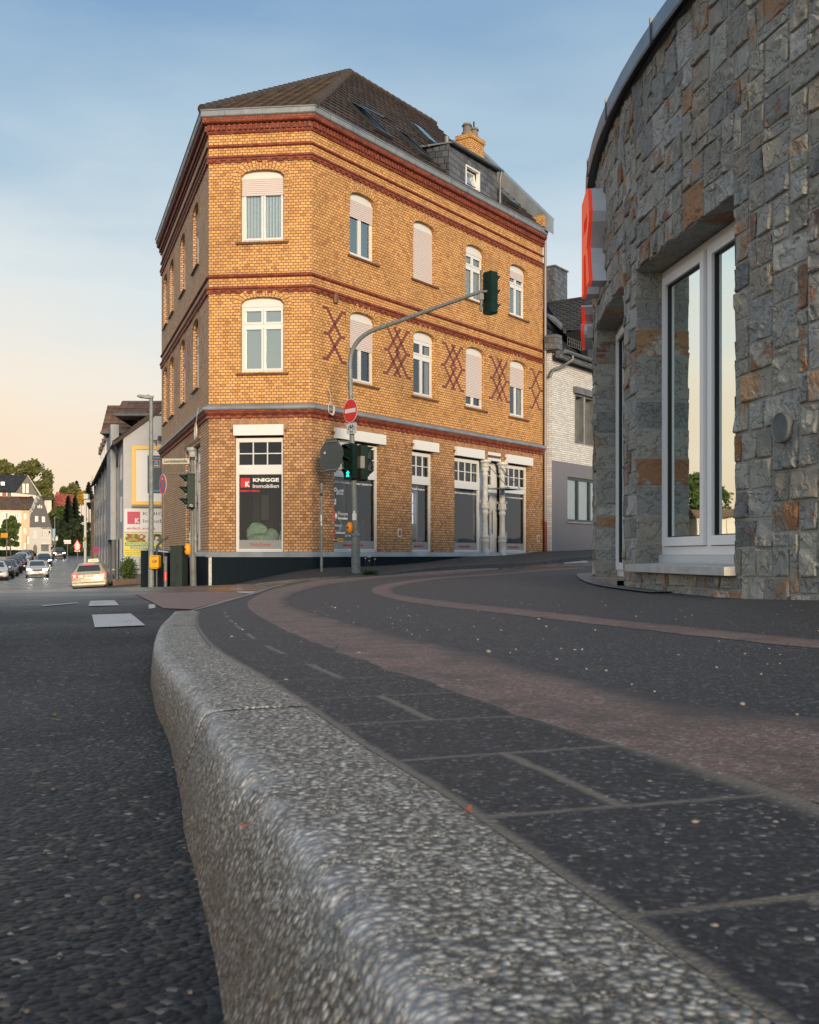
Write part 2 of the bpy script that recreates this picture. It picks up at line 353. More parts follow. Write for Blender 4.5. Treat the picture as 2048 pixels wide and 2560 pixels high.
for i, p in enumerate(KD):
    L = i*.0075; nr, d = normal2(KD, i); tz = PH(p.x, p.y)+.001
    gz = GH0(*(p-nr*.21)) - .02
    hgt = tz-gz; r = min(.030, hgt*.4); jd = abs((L-KJ+.625) % 1.25-.625); cut = .007*math.exp(-(jd/.0055)**2)
    ar_ = float(np.interp(p.y, [1.3, 1.75, 3, 5], [.178, .165, .145, .128])); tot = float(np.interp(p.y, [.85, 1.33, 2.15, 2.9, 4.16, 6.], [.268, .238, .192, .166, .155, .14]))
    st_ = math.floor((L-KJ)/1.25); lift = (.0015, -.001, .0005)[st_ % 3]
    prof = [(0, 0), (.03, .001), (.08, .002), (ar_-.022, 0)]
    for k in range(1, 8):
        a = k/8*R(82); prof.append((ar_-.018+r*math.sin(a), -r*(1-math.cos(a))))
    prof.append(((ar_-.018+r+tot)/2, -r-(hgt-r)*.45)); prof.append((tot, -hgt))
    ring = []; uvr = []; s_ = 0; last = None
    for k, (o_, z_) in enumerate(prof):
        if last: s_ += math.hypot(o_-last[0], z_-last[1])
        last = (o_, z_); w_ = noise.noise(Vector((L*5, o_*14, 3)))*.0022+noise.noise(Vector((L*21, o_*40, 7)))*.0011
        if 4 <= k <= 10: w_ -= max(0, noise.noise(Vector((L*13, .5, 11)))-.28)*.018
        q = p-nr*(o_+(w_-cut if k > 4 else 0)); ring.append(Vector((q.x, q.y, tz+z_+lift+(w_-cut if 0 < k < 10 else 0)))); uvr.append((L-KJ, .215*s_/ar_ if s_ < ar_ else .215+(s_-ar_)*1.2))
    sec.append((ring, uvr))
mb = MB(); mb.grid([a for a, b in sec], [b for a, b in sec])
mb.face(list(reversed(sec[-1][0]))+[sec[-1][0][0]+Vector((0, 0, -.3))])
ko = mb.build('kerb', M_KERB, smooth=True); setting(ko)
# flush far kerb strip
mb = MB(); A = []; B = []
for i, p in enumerate(FP):
    nr, d = normal2(FP, i); q = p-nr*.13
    A.append(Vector((q.x, q.y, GH0(q.x, q.y)+.012))); B.append(Vector((p.x, p.y, PH(p.x, p.y)+.004)))
mb.grid([A, B], [[(i*.5, .1) for i in range(len(A))], [(i*.5, .05) for i in range(len(A))]]); setting(mb.build('kerb', M_KERB, smooth=True))
# slabs beside the kerb
def strip(P, t0, t1, m, z, name, i0=0, i1=None):
    rows = []; uvs = []; L = 0
    for i, p in enumerate(P):
        if i: L += (p-P[i-1]).length
        if i < i0 or (i1 and i > i1): continue
        nr, d = normal2(P, i); r = []; u = []
        for k in range(5):
            t_ = t0+(t1-t0)*k/4; q = p+nr*t_; r.append(Vector((q.x, q.y, PH(q.x, q.y)+z))); u.append((L, t_))
        rows.append(r); uvs.append(u)
    b = MB(); b.grid(rows, uvs); return setting(b.build(name, m, smooth=True))
strip(KP, -.004, .335, M_SLAB, .0025, 'paving_slabs')
def ribbon(pxA, pxB, H, z, m, name, n=10, jag=0.):
    A = smooth_path([Vector(ray(x, y, H)).to_2d() for x, y in pxA], n); B = smooth_path([Vector(ray(x, y, H)).to_2d() for x, y in pxB], n)
    if jag:
        for Q in (A, B):
            for i, q in enumerate(Q):
                j_ = noise.noise(Vector((q.x*9, q.y*9, 1.)))*jag; nr, d = normal2(Q, i); Q[i] = q+nr*j_
    rows = []
    for a, b_ in zip(A, B):
        rows.append([Vector((*(a.lerp(b_, k/12)), H(*a.lerp(b_, k/12))+z-(.003 if k in (0, 12) else 0))) for k in range(13)])
    b = MB(); b.grid(rows, [[(i*.05, .5+k/12) for k in range(13)] for i in range(len(rows))]); return setting(b.build(name, m, smooth=True))
D = 1.18725
def dd(l): return [(x*D, y*D) for x, y in l]
ribbon(dd([(4200, 3100), (2900, 2330), (2100, 1895), (1725, 1697), (1400, 1607), (1170, 1535), (1000, 1477), (850, 1425), (700, 1372), (600, 1330), (545, 1300), (522, 1278), (535, 1258), (590, 1238), (690, 1220), (850, 1208), (1050, 1196)]),
       dd([(4200, 2080), (2900, 1735), (2100, 1570), (1725, 1515), (1420, 1478), (1230, 1434), (1050, 1388), (890, 1350), (760, 1318), (690, 1298), (640, 1284), (612, 1270), (615, 1257), (650, 1243), (735, 1227), (860, 1214), (1050, 1200)]),
       PH, .0045, M_PINK, 'paving_band', n=16, jag=.02)
ribbon(dd([(4200, 1590), (2900, 1462), (2100, 1393), (1725, 1366), (1500, 1343), (1300, 1320), (1100, 1297), (950, 1280), (850, 1266), (797, 1253), (783, 1243), (800, 1233), (860, 1223), (960, 1213), (1100, 1203), (1230, 1195)]),
       dd([(4200, 1530), (2900, 1428), (2100, 1370), (1725, 1347), (1500, 1326), (1300, 1306), (1100, 1283), (980, 1270), (890, 1260), (845, 1252), (832, 1243), (840, 1236), (880, 1227), (970, 1217), (1100, 1207), (1230, 1198)]),
       PH, .0045, M_PINK, 'paving_band', n=16, jag=.02)
def patch(px, H, z, m, name, flat=False):
    P = [Vector(ray(x, y, H)) for x, y in px]; n = 14; b = MB()
    # bilinear patch of four corners
    a, c, d, e = P; b.grid([[Vector((*(a.lerp(c, i/n).lerp(e.lerp(d, i/n), j/n)).to_2d(), 0)) for i in range(n+1)] for j in range(n+1)])
    b.v = [(x, y, H(x, y)+z) for x, y, _ in b.v]
    return setting(b.build(name, m, smooth=True))
patch([(339, 1487), (525, 1480), (640, 1484), (409, 1523)], GH, .006, M_PINKA, 'cycle_crossing')
patch([(409, 1522.5), (640, 1484.5), (605, 1491), (480, 1525)], GH, .0055, M_PINKA, 'cycle_crossing')
patch([(230, 1539), (327, 1536), (363, 1566), (237, 1571)], GH, .006, M_PAINT, 'road_marking')
patch([(226, 1504), (286, 1502), (298, 1515), (221, 1517)], GH, .006, M_PAINT, 'road_marking')
patch([(372, 1513), (388, 1512), (388, 1522), (372, 1524)], GH, .006, M_PAINT, 'road_marking')
patch([(105, 1515), (195, 1508), (196, 1509.5), (107, 1517)], GH, .006, M_PAINT, 'road_marking')
patch([(590, 1480.5), (655, 1481), (645, 1486.5), (600, 1485)], GH, .010, M_PAINT, 'road_marking')
patch([(1409, 1407.5), (1463, 1401.5), (1476, 1406.5), (1412, 1409.5)], GH, .006, M_PAINT, 'road_marking')
patch([(1378, 1421), (1440, 1416), (1442, 1418), (1382, 1423)], GH, .006, M_PAINT, 'road_marking')
# ---------------------------------------------------------------- pavement round the corner building
CL = Vector((-5.30, 28.5)); CR = Vector((-2.559, 28.2)); TR = Vector((.566, .8244)); NR = Vector((.8244, -.566)); TL = Vector((-.32, .9474)); NL = Vector((-.9474, -.32))
TC = (CR-CL).normalized(); NC = Vector((TC.y, -TC.x))
EL = CL+TL*12.1; ER = CR+TR*13.0
B_PTS = [(CL.x, CL.y, -.885), (CR.x, CR.y, -.37), (1.74, 34.5, -.06), (4.8, 38.9, .13), (8, 44.5, .35), (-7.08, 28.2, -1.0), (-7.0, 26.9, -1.0), (-5.3, 26.5, -.91),
         (-2.4, 26.0, -.57), (-.75, 26.9, -.48), (3.5, 33.2, -.24), (6.7, 37.6, -.02), (10.4, 42.7, .22), (-9.2, 40, -1.28), (-11.2, 39.6, -1.34), (-15, 52, -1.62), (-13, 52, -1.6), (-18, 64, -1.72)]
BH = RBF(B_PTS, .8)
outer = smooth_path([(-21.5, 68), (-17.3, 57), (-14.6, 50), (-11.2, 39.5), (-8.2, 30.6), (-7.5, 28.3), (-7.0, 27.15), (-6.2, 26.6), (-5.2, 26.4), (-3.8, 26.15), (-2.2, 26.1), (-.9, 26.75), (.6, 28.9), (3.5, 33.1), (6.7, 37.6), (10.4, 42.7), (16, 50.5)], 8)
inner = smooth_path([(-18.5, 69), (-14.0, 57), (-12.5, 50), (EL.x, EL.y), (-6.8, 33), (-6.0, 30.5), (-5.6, 29.3), (-5.35, 28.6), (-5.0, 28.5), (-4.0, 28.4), (-2.56, 28.25), (-2.0, 29), (-.6, 31), (1.9, 34.6), (4.8, 38.9), (8.5, 44.3), (13.8, 52.1)], 8)
inner = [q+(q-o).normalized()*.25 for q, o in zip(inner, outer)]
mb = MB(); mb.grid([[Vector((*o.lerp(q, k/5), BH(*o.lerp(q, k/5)))) for k in range(6)] for o, q in zip(outer, inner)]); setting(mb.build('pavement', M_PAVE, smooth=True))
rows = []
for i, o in enumerate(outer):
    nr, d = normal2(outer, i); z = BH(o.x, o.y)+.004; q = o+nr*.12; q2 = o+nr*.135
    rows.append([Vector((o.x, o.y, z)), Vector((q.x, q.y, z-.003)), Vector((q2.x, q2.y, min(z-.02, GH0(q2.x, q2.y)-.03)))])
mb = MB(); mb.grid(rows, [[(i*.4, .1), (i*.4, .15), (i*.4, .3)] for i in range(len(rows))])
M_KERB2 = mat('old grey kerb', color=(.10, .10, .10), rough=.8, bump=(20, .006), vary=.35)
setting(mb.build('kerb', M_KERB2))
# ---------------------------------------------------------------- brick materials
def brick_fn(cols, mortar, bw, bh, mw, stain=.35, off=.5, bumpd=.006):
    def fn(t, p, lk, bmp, out):
        uv = t.sep(t.n('ShaderNodeTexCoord', 2)); oc = t.n('ShaderNodeTexCoord', 3)
        v = t.m('DIVIDE', uv[1], bh); row = t.m('FLOOR', v); fv = t.m('SUBTRACT', v, row)
        u = t.m('ADD', t.m('DIVIDE', uv[0], bw), t.m('MULTIPLY', t.m('FLOORED_MODULO', row, 2.), off)); cl = t.m('FLOOR', u); fu = t.m('SUBTRACT', u, cl)
        eu = t.m('MULTIPLY', t.m('MINIMUM', fu, t.m('SUBTRACT', 1., fu)), bw); ev = t.m('MULTIPLY', t.m('MINIMUM', fv, t.m('SUBTRACT', 1., fv)), bh)
        e = t.m('MINIMUM', eu, ev); mk = t.mr(e, mw*.35, mw*.75)
        rnd = t.n('ShaderNodeTexWhiteNoise', None, {'noise_dimensions': '3D'}, Vector=t.n('ShaderNodeCombineXYZ', 0, None, i0=cl, i1=row, i2=.5)).outputs
        c = t.ramp(rnd[0], cols)
        nz = t.noise(oc, 1.1, 5., .65); nf = t.noise(oc, 30., 3., .6)
        c = t.mix(t.m('MULTIPLY', t.mr(nz, .45, .75), stain), c, tuple(x*.42 for x in cols[len(cols)//2][1]))
        c = t.mix(t.mr(nf, .3, .8, 0, .25), c, tuple(x*.55 for x in cols[0][1]))
        lk(t.mix(mk, mortar, c), 'Base Color'); p.inputs['Roughness'].default_value = .62
        bmp(t.m('ADD', mk, t.m('MULTIPLY', nf, .25)), bumpd, .8)
    return fn
OCH = [(0, (.42, .21, .07)), (.12, (.54, .275, .088)), (.35, (.63, .34, .108)), (.6, (.68, .38, .125)), (.85, (.73, .43, .155)), (1, (.60, .30, .11))]
OCL = [(0, (.29, .155, .065)), (.2, (.41, .225, .09)), (.5, (.49, .275, .115)), (.8, (.55, .325, .145)), (1, (.60, .37, .19))]
OCT = [(0, (.62, .35, .17)), (.5, (.74, .44, .22)), (1, (.82, .54, .30))]
MORT = (.13, .052, .026)
M_BRK = mat('ochre brick', brick_fn(OCH, MORT, .13, .075, .0145, .55))
M_BRKG = mat('shaded ochre brick', brick_fn(OCL, MORT, .13, .075, .016, .55))  # ground floor copy, the lower storey's shade put into a darker colour
M_BRKL = mat('left side ochre brick', brick_fn(OCT, MORT, .13, .075, .016, .4))  # left facade copy, colour lifted in place of missing light
M_VOU = mat('ochre arch brick', brick_fn(OCH, MORT, .13, .078, .015))
M_RED = mat('dark red brick', brick_fn([(0, (.16, .032, .018)), (.5, (.24, .052, .026)), (1, (.31, .075, .036))], (.06, .022, .015), .13, .075, .010))
M_REDP = mat('red glazed pattern brick', color=(.17, .042, .028), rough=.45, vary=.25)
M_ZINC = mat('weathered zinc sheet', color=(.23, .26, .285), rough=.42, metal=.35, bump=(6, .01), vary=.22)
M_ZINCD = mat('dull zinc', color=(.15, .16, .17), rough=.5, metal=.4, vary=.25)
M_PLINTH = mat('dark blue plinth render', color=(.006, .013, .019), rough=.85, spec=.15, bump=(40, .003), vary=.2)
M_WHITE = mat('white window plastic', color=(.62, .645, .66), rough=.35)
M_OFFW = mat('white painted cast iron', color=(.50, .515, .505), rough=.5, bump=(25, .004), vary=.18)
def m_shut(t, p, lk, bmp, out):
    uv = t.sep(t.n('ShaderNodeTexCoord', 2)); f = t.m('FRACT', t.m('DIVIDE', uv[1], .052))
    lk(t.mix(t.mr(f, .0, .22), (.30, .25, .25), (.60, .545, .545)), 'Base Color'); p.inputs['Roughness'].default_value = .5
    bmp(t.m('SINE', t.m('MULTIPLY', f, 3.14)), .012)
M_SHUT = mat('grey pink roller shutter slats', m_shut)
def glass(name, fac, tint, rough=.02):
    def fn(t, p, lk, bmp, out):
        fr = t.n('ShaderNodeFresnel', 0, None, IOR=1.5)
        f = t.mr(fr, 0.04, 1., fac, 1.)
        wob = t.noise(t.n('ShaderNodeTexCoord', 3), 1.3, 2.)
        bn = t.n('ShaderNodeBump', 0, None, Height=wob, Distance=.004, Strength=.5)
        gl = t.n('ShaderNodeBsdfGlossy', 0, None, Color=tint, Roughness=rough, Normal=bn)
        tr = t.n('ShaderNodeBsdfTransparent', 0, None, Color=(.82, .86, .85))
        t.t.links.new(t.n('ShaderNodeMixShader', 0, None, i0=f, i1=tr, i2=gl), out.inputs[0])
    return mat(name, fn)
G_SHOP = glass('shop window glass', .06, (.9, .95, 1))
G_UP = glass('window glass', .36, (.80, .90, .90))
G_DARK = glass('dim window glass', .12, (.85, .92, 1))
def m_lace(t, p, lk, bmp, out):
    uv = t.sep(t.n('ShaderNodeTexCoord', 2))
    fold = t.m('SINE', t.m('MULTIPLY', uv[0], 75.)); nz = t.noise(t.n('ShaderNodeTexCoord', 2), 14., 4., .7)
    lk(t.mix(t.mr(t.m('ADD', t.m('MULTIPLY', fold, .5), t.m('MULTIPLY', nz, 1.2)), .0, 1.), (.42, .47, .48), (.84, .87, .86)), 'Base Color')
    bmp(fold, .02)
M_LACE = mat('white lace curtain', m_lace)
M_SKYBLANK = mat('pale plain blind', color=(.30, .34, .33), rough=.7)  # pale tone of reflected sky carried by a sheet behind the panes
M_CURT = mat('pale grey curtain', m_lace)
M_ROOM = mat('unlit room lining', color=(.020, .019, .018), rough=.9, spec=.1)  # near black colour carries the darkness of unlit rooms
M_BLACK = mat('black', color=(.012, .012, .013), rough=.5)
M_DGREY = mat('dark grey', color=(.05, .052, .055), rough=.5)
M_RIBK = mat('red lettering film', color=(.55, .02, .03), rough=.4)
M_MAG = mat('crimson print', color=(.42, .006, .07), rough=.4)
M_WPRINT = mat('white lettering film', color=(.85, .85, .85), rough=.4)
M_WGLOW = mat('backlit white panel', color=(.8, .8, .8), rough=.5, emit=(.92, .95, 1), es=.75)
# ---------------------------------------------------------------- facade builder
def arch_z(u, op):
    u0, u1, z0, z1, rise = op
    if rise <= 0: return z1
    w_ = (u1-u0)/2; x = (u-(u0+u1)/2)/w_
    return z1-rise+rise*math.sqrt(max(0, 1-abs(x)**2.3))
def wall_band(mb, Fr, u0, u1, z0, z1, ops, depth=.22, N=12, d0=0.):
    us = {u0, u1}
    for op in ops: us |= {op[0]+(op[1]-op[0])*k/(N if op[4] > 0 else 1) for k in range((N if op[4] > 0 else 1)+1)}
    us = sorted(x for x in us if u0-1e-6 <= x <= u1+1e-6)
    def q(a, b, za, zb, zc, zd):
        mb.quad(Fr(a, d0, za), Fr(b, d0, zb), Fr(b, d0, zc), Fr(a, d0, zd), [(a, za), (b, zb), (b, zc), (a, zd)])
    for a, b in zip(us, us[1:]):
        if b-a < 1e-6: continue
        op = next((o for o in ops if o[0]-1e-6 <= a and b <= o[1]+1e-6), None)
        if not op: q(a, b, z0, z0, z1, z1); continue
        if op[2] > z0+1e-6: q(a, b, z0, z0, op[2], op[2])
        za, zb = arch_z(a, op), arch_z(b, op)
        if z1 > min(za, zb)+1e-6: q(a, b, za, zb, z1, z1)
        mb.quad(Fr(a, d0, za), Fr(a, d0-depth, za), Fr(b, d0-depth, zb), Fr(b, d0, zb), [(a, 0), (a, depth), (b, depth), (b, 0)])
    for o in ops:
        zs = arch_z(o[0], o) if o[4] > 0 else o[3]
        mb.quad(Fr(o[0], d0, o[2]), Fr(o[0], d0-depth, o[2]), Fr(o[0], d0-depth, zs), Fr(o[0], d0, zs), [(0, o[2]), (depth, o[2]), (depth, zs), (0, zs)])
        mb.quad(Fr(o[1], d0-depth, o[2]), Fr(o[1], d0, o[2]), Fr(o[1], d0, zs), Fr(o[1], d0-depth, zs), [(0, o[2]), (depth, o[2]), (depth, zs), (0, zs)])
        mb.quad(Fr(o[0], d0, o[2]), Fr(o[1], d0, o[2]), Fr(o[1], d0-depth, o[2]), Fr(o[0], d0-depth, o[2]))
def arch_ring(mb, Fr, op, wd=.26, proud=.012, ext=.07, drop=.30, inner=.0):
    """voussoirs round an arched head, turned down a little at the springing"""
    u0, u1, z0, z1, rise = op; c = (u0+u1)/2; n = 34; P = []
    for k in range(n+1):
        u = u0+(u1-u0)*(.5-.5*math.cos(math.pi*k/n)); P.append(Vector((u, arch_z(u, op))))
    P = [Vector((u0, z1-rise-drop))]+P+[Vector((u1, z1-rise-drop))]
    O = []; L = 0; Ls = []
    for i, p in enumerate(P):
        if i: L += (p-P[i-1]).length
        Ls.append(L); x = (p.x-c)/(u1-c)
        d = Vector((math.copysign(abs(x)**1.6, x)*1., max(.0, 1-abs(x)**3)))
        if i in (0, len(P)-1): d = Vector((math.copysign(1, x), 0))
        O.append(p+d.normalized()*wd*(.75+.25*(1-abs(x))))
    for i in range(len(P)-1):
        a, b, c_, e = P[i], P[i+1], O[i+1], O[i]
        mb.quad(*[Fr(q.x, proud, q.y) for q in (a, b, c_, e)], [(0, Ls[i]), (0, Ls[i+1]), (wd, Ls[i+1]), (wd, Ls[i])])
        mb.quad(*[Fr(q.x, dp, q.y) for q, dp in ((e, proud), (c_, proud), (c_, 0), (e, 0))])
def sweep(mb, segs, prof, closed_ends=True):
    """run a (d, z) profile along plan points with mitred corners; segs = [(point2, normal2)...] as plan polyline"""
    pts = [Vector(p) for p in segs]; n = len(pts); off = []
    for i in range(n):
        ns = []
        if i > 0: d = (pts[i]-pts[i-1]).normalized(); ns.append(Vector((d.y, -d.x)))
        if i < n-1: d = (pts[i+1]-pts[i]).normalized(); ns.append(Vector((d.y, -d.x)))
        if len(ns) == 2: b = (ns[0]+ns[1]).normalized(); off.append(b/b.dot(ns[0]))
        else: off.append(ns[0])
    L = [0]
    for i in range(1, n): L.append(L[-1]+(pts[i]-pts[i-1]).length)
    s = 0; S = [0]
    for a, b in zip(prof, prof[1:]): s += math.hypot(b[0]-a[0], b[1]-a[1]); S.append(s)
    for i in range(n-1):
        for k in range(len(prof)-1):
            P = []
            for (j, q) in ((i, k), (i+1, k), (i+1, k+1), (i, k+1)):
                o = pts[j]+off[j]*prof[q][0]; P.append(Vector((o.x, o.y, prof[q][1])))
            mb.face(P, [(L[i], prof[k][1]), (L[i+1], prof[k][1]), (L[i+1], prof[k+1][1]), (L[i], prof[k+1][1])])
    if closed_ends:
        for j in (0, n-1): mb.face([Vector((*(pts[j]+off[j]*d), z)) for d, z in prof])
# window: frame + sub parts
def window(bld, Fr, op, dep=.14, shut=0., arched=True, style='two', curtain=None, g=None, head=.20, sill=True, label=None):
    u0, u1, z0, z1, rise = op; fw = .055; g = g or G_UP
    mb = MB(); b = -dep
    top = z1-rise-.02 if rise > 0 else z1-head
    # arched head panel (box of the roller shutter)
    n = 14
    for k in range(n):
        a, c = u0+(u1-u0)*k/n, u0+(u1-u0)*(k+1)/n
        mb.quad(Fr(a, b+.02, top), Fr(c, b+.02, top), Fr(c, b+.02, arch_z(c, op)), Fr(a, b+.02, arch_z(a, op)))
    mb.fbox(Fr, u0, u1, b-.03, b+.018, top-.05, top)
    # outer frame
    mb.fbox(Fr, u0, u0+fw, b-.05, b, z0, top-.05); mb.fbox(Fr, u1-fw, u1, b-.05, b, z0, top-.05)
    mb.fbox(Fr, u0+fw, u1-fw, b-.05, b, z0, z0+fw)
    c = (u0+u1)/2; ft = top-.05; mb.fbox(Fr, u0+fw, u1-fw, b-.05, b, ft-fw, ft)
    panes = []
    x0, x1, y0, y1 = u0+fw, u1-fw, z0+fw, ft-fw
    def sash(a, e, f, h):
        s = .052
        mb.fbox(Fr, a, a+s, b-.03, b+.022, f, h); mb.fbox(Fr, e-s, e, b-.03, b+.022, f, h); mb.fbox(Fr, a+s, e-s, b-.03, b+.022, f, f+s); mb.fbox(Fr, a+s, e-s, b-.03, b+.022, h-s, h)
        panes.append((a+s, e-s, f+s, h-s))
    if style == 'cross':
        tz = y1-(y1-y0)*.27; mb.fbox(Fr, x0, x1, b-.04, b+.008, tz-.045, tz+.045)
        for a, e in ((x0, c), (c, x1)):
            sash(a+.004, e-.004, y0, tz-.045); sash(a+.004, e-.004, tz+.045, y1)
    else:
        for a, e in ((x0, c), (c, x1)): sash(a+.004, e-.004, y0, y1)
    w_ = mb.build('window', M_WHITE, bld, label=label)
    for a, e, f, h in panes:
        q = MB(); q.quad(Fr(a-.004, b-.012, f-.004), Fr(e+.004, b-.012, f-.004), Fr(e+.004, b-.012, h+.004), Fr(a-.004, b-.012, h+.004), [(a, f), (e, f), (e, h), (a, h)]); q.build('pane', g, w_)
    if shut > 0:
        q = MB(); zt = top-.012; zb = zt-(zt-z0)*shut; d = b+.034
        q.quad(Fr(u0+.015, d, zb), Fr(u1-.015, d, zb), Fr(u1-.015, d, zt), Fr(u0+.015, d, zt), [(u0, zb), (u1, zb), (u1, zt), (u0, zt)])
        q.quad(Fr(u0+.015, d-.012, zb), Fr(u1-.015, d-.012, zb), Fr(u1-.015, d, zb), Fr(u0+.015, d, zb)); q.build('roller_shutter', M_SHUT, w_)
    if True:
        q = MB(); d = b-.6; q.quad(Fr(u0-.6, d, z0-.4), Fr(u1+.6, d, z0-.4), Fr(u1+.6, d, z1+.3), Fr(u0-.6, d, z1+.3)); q.build('dark_backing', M_ROOM, w_)  # dark sheet in place of the unlit room behind
    if curtain:
        q = MB(); d = b-.056; h0 = {'lace': y0+.0, 'full': y0}.get(curtain, y0)
        if curtain == 'side':
            for a, e in ((x0, x0+.22), (x1-.25, x1)): q.quad(Fr(a, d, y0), Fr(e, d, y0), Fr(e, d, y1), Fr(a, d, y1), [(a, y0), (e, y0), (e, y1), (a, y1)])
        else: q.quad(Fr(x0, d, h0), Fr(x1, d, h0), Fr(x1, d, y1), Fr(x0, d, y1), [(x0, h0), (x1, h0), (x1, y1), (x0, y1)])
        q.build('curtain', M_SKYBLANK if curtain == 'blank' else M_LACE, w_)
    if sill:
        q = MB(); q.cur = 0; P = [(-dep+.03, z0), (.05, z0-.03), (.075, z0-.055), (.07, z0-.085), (.0, z0-.10), (-dep+.03, z0-.10)]
        q.prism([Fr(u0-.11, d, z) for d, z in P], Fr(u1+.11, 0, 0)-Fr(u0-.11, 0, 0)); 
        q.build('sill', M_SILL, w_)
    return w_
M_SILL = mat('dark glazed sill brick', color=(.13, .06, .032), rough=.4, bump=(12, .01), vary=.4)
# ---------------------------------------------------------------- the corner building
FRC = frame((CL.x, CL.y, 0), (TC.x, TC.y, 0), (NC.x, NC.y, 0))
FRR = frame((CR.x, CR.y, 0), (TR.x, TR.y, 0), (NR.x, NR.y, 0))
FRL = frame((CL.x, CL.y, 0), (TL.x, TL.y, 0), (NL.x, NL.y, 0))
WC = (CR-CL).length; WR = 13.0; WL = 12.1
bld = thing('brick_corner_building', 'three storey ochre brick corner building with red brick bands and brown tiled roof', 'building', (CR.x, CR.y, -.4))
cwin = (.865, 2.03); rw = [1.64, 4.72, 7.70, 10.58]; lw = [1.95, 5.02, 8.1, 10.15]
opsC1 = [(cwin[0], cwin[1], 4.80, 6.77, .17)]; opsC2 = [(cwin[0], cwin[1], 8.24, 10.11, .17)]
opsR1 = [(u, u+1.2, 4.77, 6.72, .20) for u in rw]; opsR2 = [(u, u+1.2, 8.24, 10.02, .20) for u in rw]
opsL1 = [(u, u+1.2, 4.77, 6.72, .20) for u in lw]; opsL2 = [(u, u+1.2, 8.24, 10.02, .20) for u in lw]
shopC = [(.71, 2.01, .05, 3.13, 0)]
shopR = [(.95, 3.05, .05, 3.13, 0), (4.65, 5.83, .05, 3.13, 0), (7.02, 11.95, .02, 3.13, 0)]
shopL = [(1.6, 4.9, .05, 3.13, 0)]
ZB, Z1, Z2, ZT = .02, 3.98, 7.20, 11.30
mb = MB()
for Fr, Wd, m_i, g_o, o1, o2 in ((FRC, WC, 0, shopC, opsC1, opsC2), (FRR, WR, 0, shopR, opsR1, opsR2), (FRL, WL, 2, shopL, opsL1, opsL2)):
    mb.cur = 1 if m_i == 0 else 2; wall_band(mb, Fr, 0, Wd, ZB, Z1, g_o, .24)
    mb.cur = m_i; wall_band(mb, Fr, 0, Wd, Z1, Z2, o1); wall_band(mb, Fr, 0, Wd, Z2, ZT, o2)
# hidden back walls close the volume
EB1 = ER-NR*9.; EB2 = EL-NL*9.
for a, b in ((ER, EB1), (EL, EB2), (EB1, EB2)):
    mb.cur = 2; mb.quad(Vector((*a, -2)), Vector((*b, -2)), Vector((*b, ZT)), Vector((*a, ZT)), [(0, -2), ((b-a).length, -2), ((b-a).length, ZT), (0, ZT)])
mb.build('wall', [M_BRK, M_BRKG, M_BRKL], bld)
mb = MB()
for Fr, ol in ((FRC, opsC1+opsC2), (FRR, opsR1+opsR2), (FRL, opsL1+opsL2)):
    for o in ol: arch_ring(mb, Fr, o)
mb.build('arch_bricks', M_VOU, bld)
# soldier course and niche lines over the shop fronts
plan = [EL, CL, CR, ER]
def trim(name, prof, m, e=.0): q = MB(); sweep(q, plan, prof); return q.build(name, m, bld)
def rollp(d0, z, r, n=6): return [(d0, z-r)]+[(d0+r*math.sin(math.pi*k/n)*1., z-r*math.cos(math.pi*k/n)) for k in range(1, n)]+[(d0, z+r)]
trim('plinth', [(.0, -2.2), (.055, -2.2), (.055, -.06), (0, -.06)], M_PLINTH)
trim('plinth_flashing', [(.0, -.058), (.085, -.058), (.085, -.035), (.06, -.03), (.015, .075), (0, .08)], M_ZINC)
trim('ledge_flashing', [(.0, 3.80), (.15, 3.80), (.165, 3.83), (.15, 3.885), (0, 3.97)], M_ZINC)
trim('red_band', [(0, 3.66), (.04, 3.66), (.07, 3.70), (.10, 3.72), (.12, 3.797), (0, 3.797)], M_RED)
trim('red_band', [(0, 6.94), (.04, 6.94), (.05, 6.98), (.075, 7.0), (.08, 7.04), (.05, 7.06), (0, 7.07)], M_RED)
trim('red_band', [(0, 7.28)]+rollp(.02, 7.33, .036)+[(0, 7.39)], M_RED)
trim('red_band', [(0, 10.38), (.04, 10.38), (.05, 10.42), (.075, 10.44), (.08, 10.48), (.05, 10.50), (0, 10.51)], M_RED)
trim('red_band', [(0, 10.70)]+rollp(.02, 10.75, .036)+[(0, 10.81)], M_RED)
trim('cornice', [(0, 11.07), (.04, 11.07), (.06, 11.10), (.04, 11.13), (.04, 11.31), (.10, 11.31)]+[(.11+.075*math.sin(a), 11.40-.085*math.cos(a)) for a in (0, .5, 1.1, 1.6, 2.1)]+[(.17, 11.47), (0, 11.47)], M_RED)
def dentils(name, z0, z1, pitch, wd, d0, d1, m):
    """one crenellated course per facade"""
    for Fr, Wd in ((FRL, WL), (FRC, WC), (FRR, WR)):
        n = int(Wd/pitch); st = Wd/n; P = [(0., d0-.02), (0., d1)]
        for k in range(n+1):
            u = min(max(k*st, wd/2), Wd-wd/2); a, b = u-wd/2, u+wd/2
            if k: P += [(a, d0+.004), (a, d1)]
            P += [(b, d1)]
            if k < n: P += [(b, d0+.004)]
        P += [(Wd, d0-.02)]; q = MB(); up_ = Vector((0, 0, z1-z0)); A = [Fr(u, d, z0) for u, d in P]; B = [p+up_ for p in A]
        q.face(A); q.face(B[::-1])
        for k in range(len(A)-1): q.face([A[k], A[k+1], B[k+1], B[k]], [(P[k][0]+P[k][1], z0), (P[k+1][0]+P[k+1][1], z0), (P[k+1][0]+P[k+1][1], z1), (P[k][0]+P[k][1], z1)])
        q.build(name, m, bld)
dentils('corbel_course', 3.585, 3.659, .26, .13, 0, .055, M_RED)
dentils('corbel_course', 6.87, 6.939, .26, .13, 0, .05, M_RED)
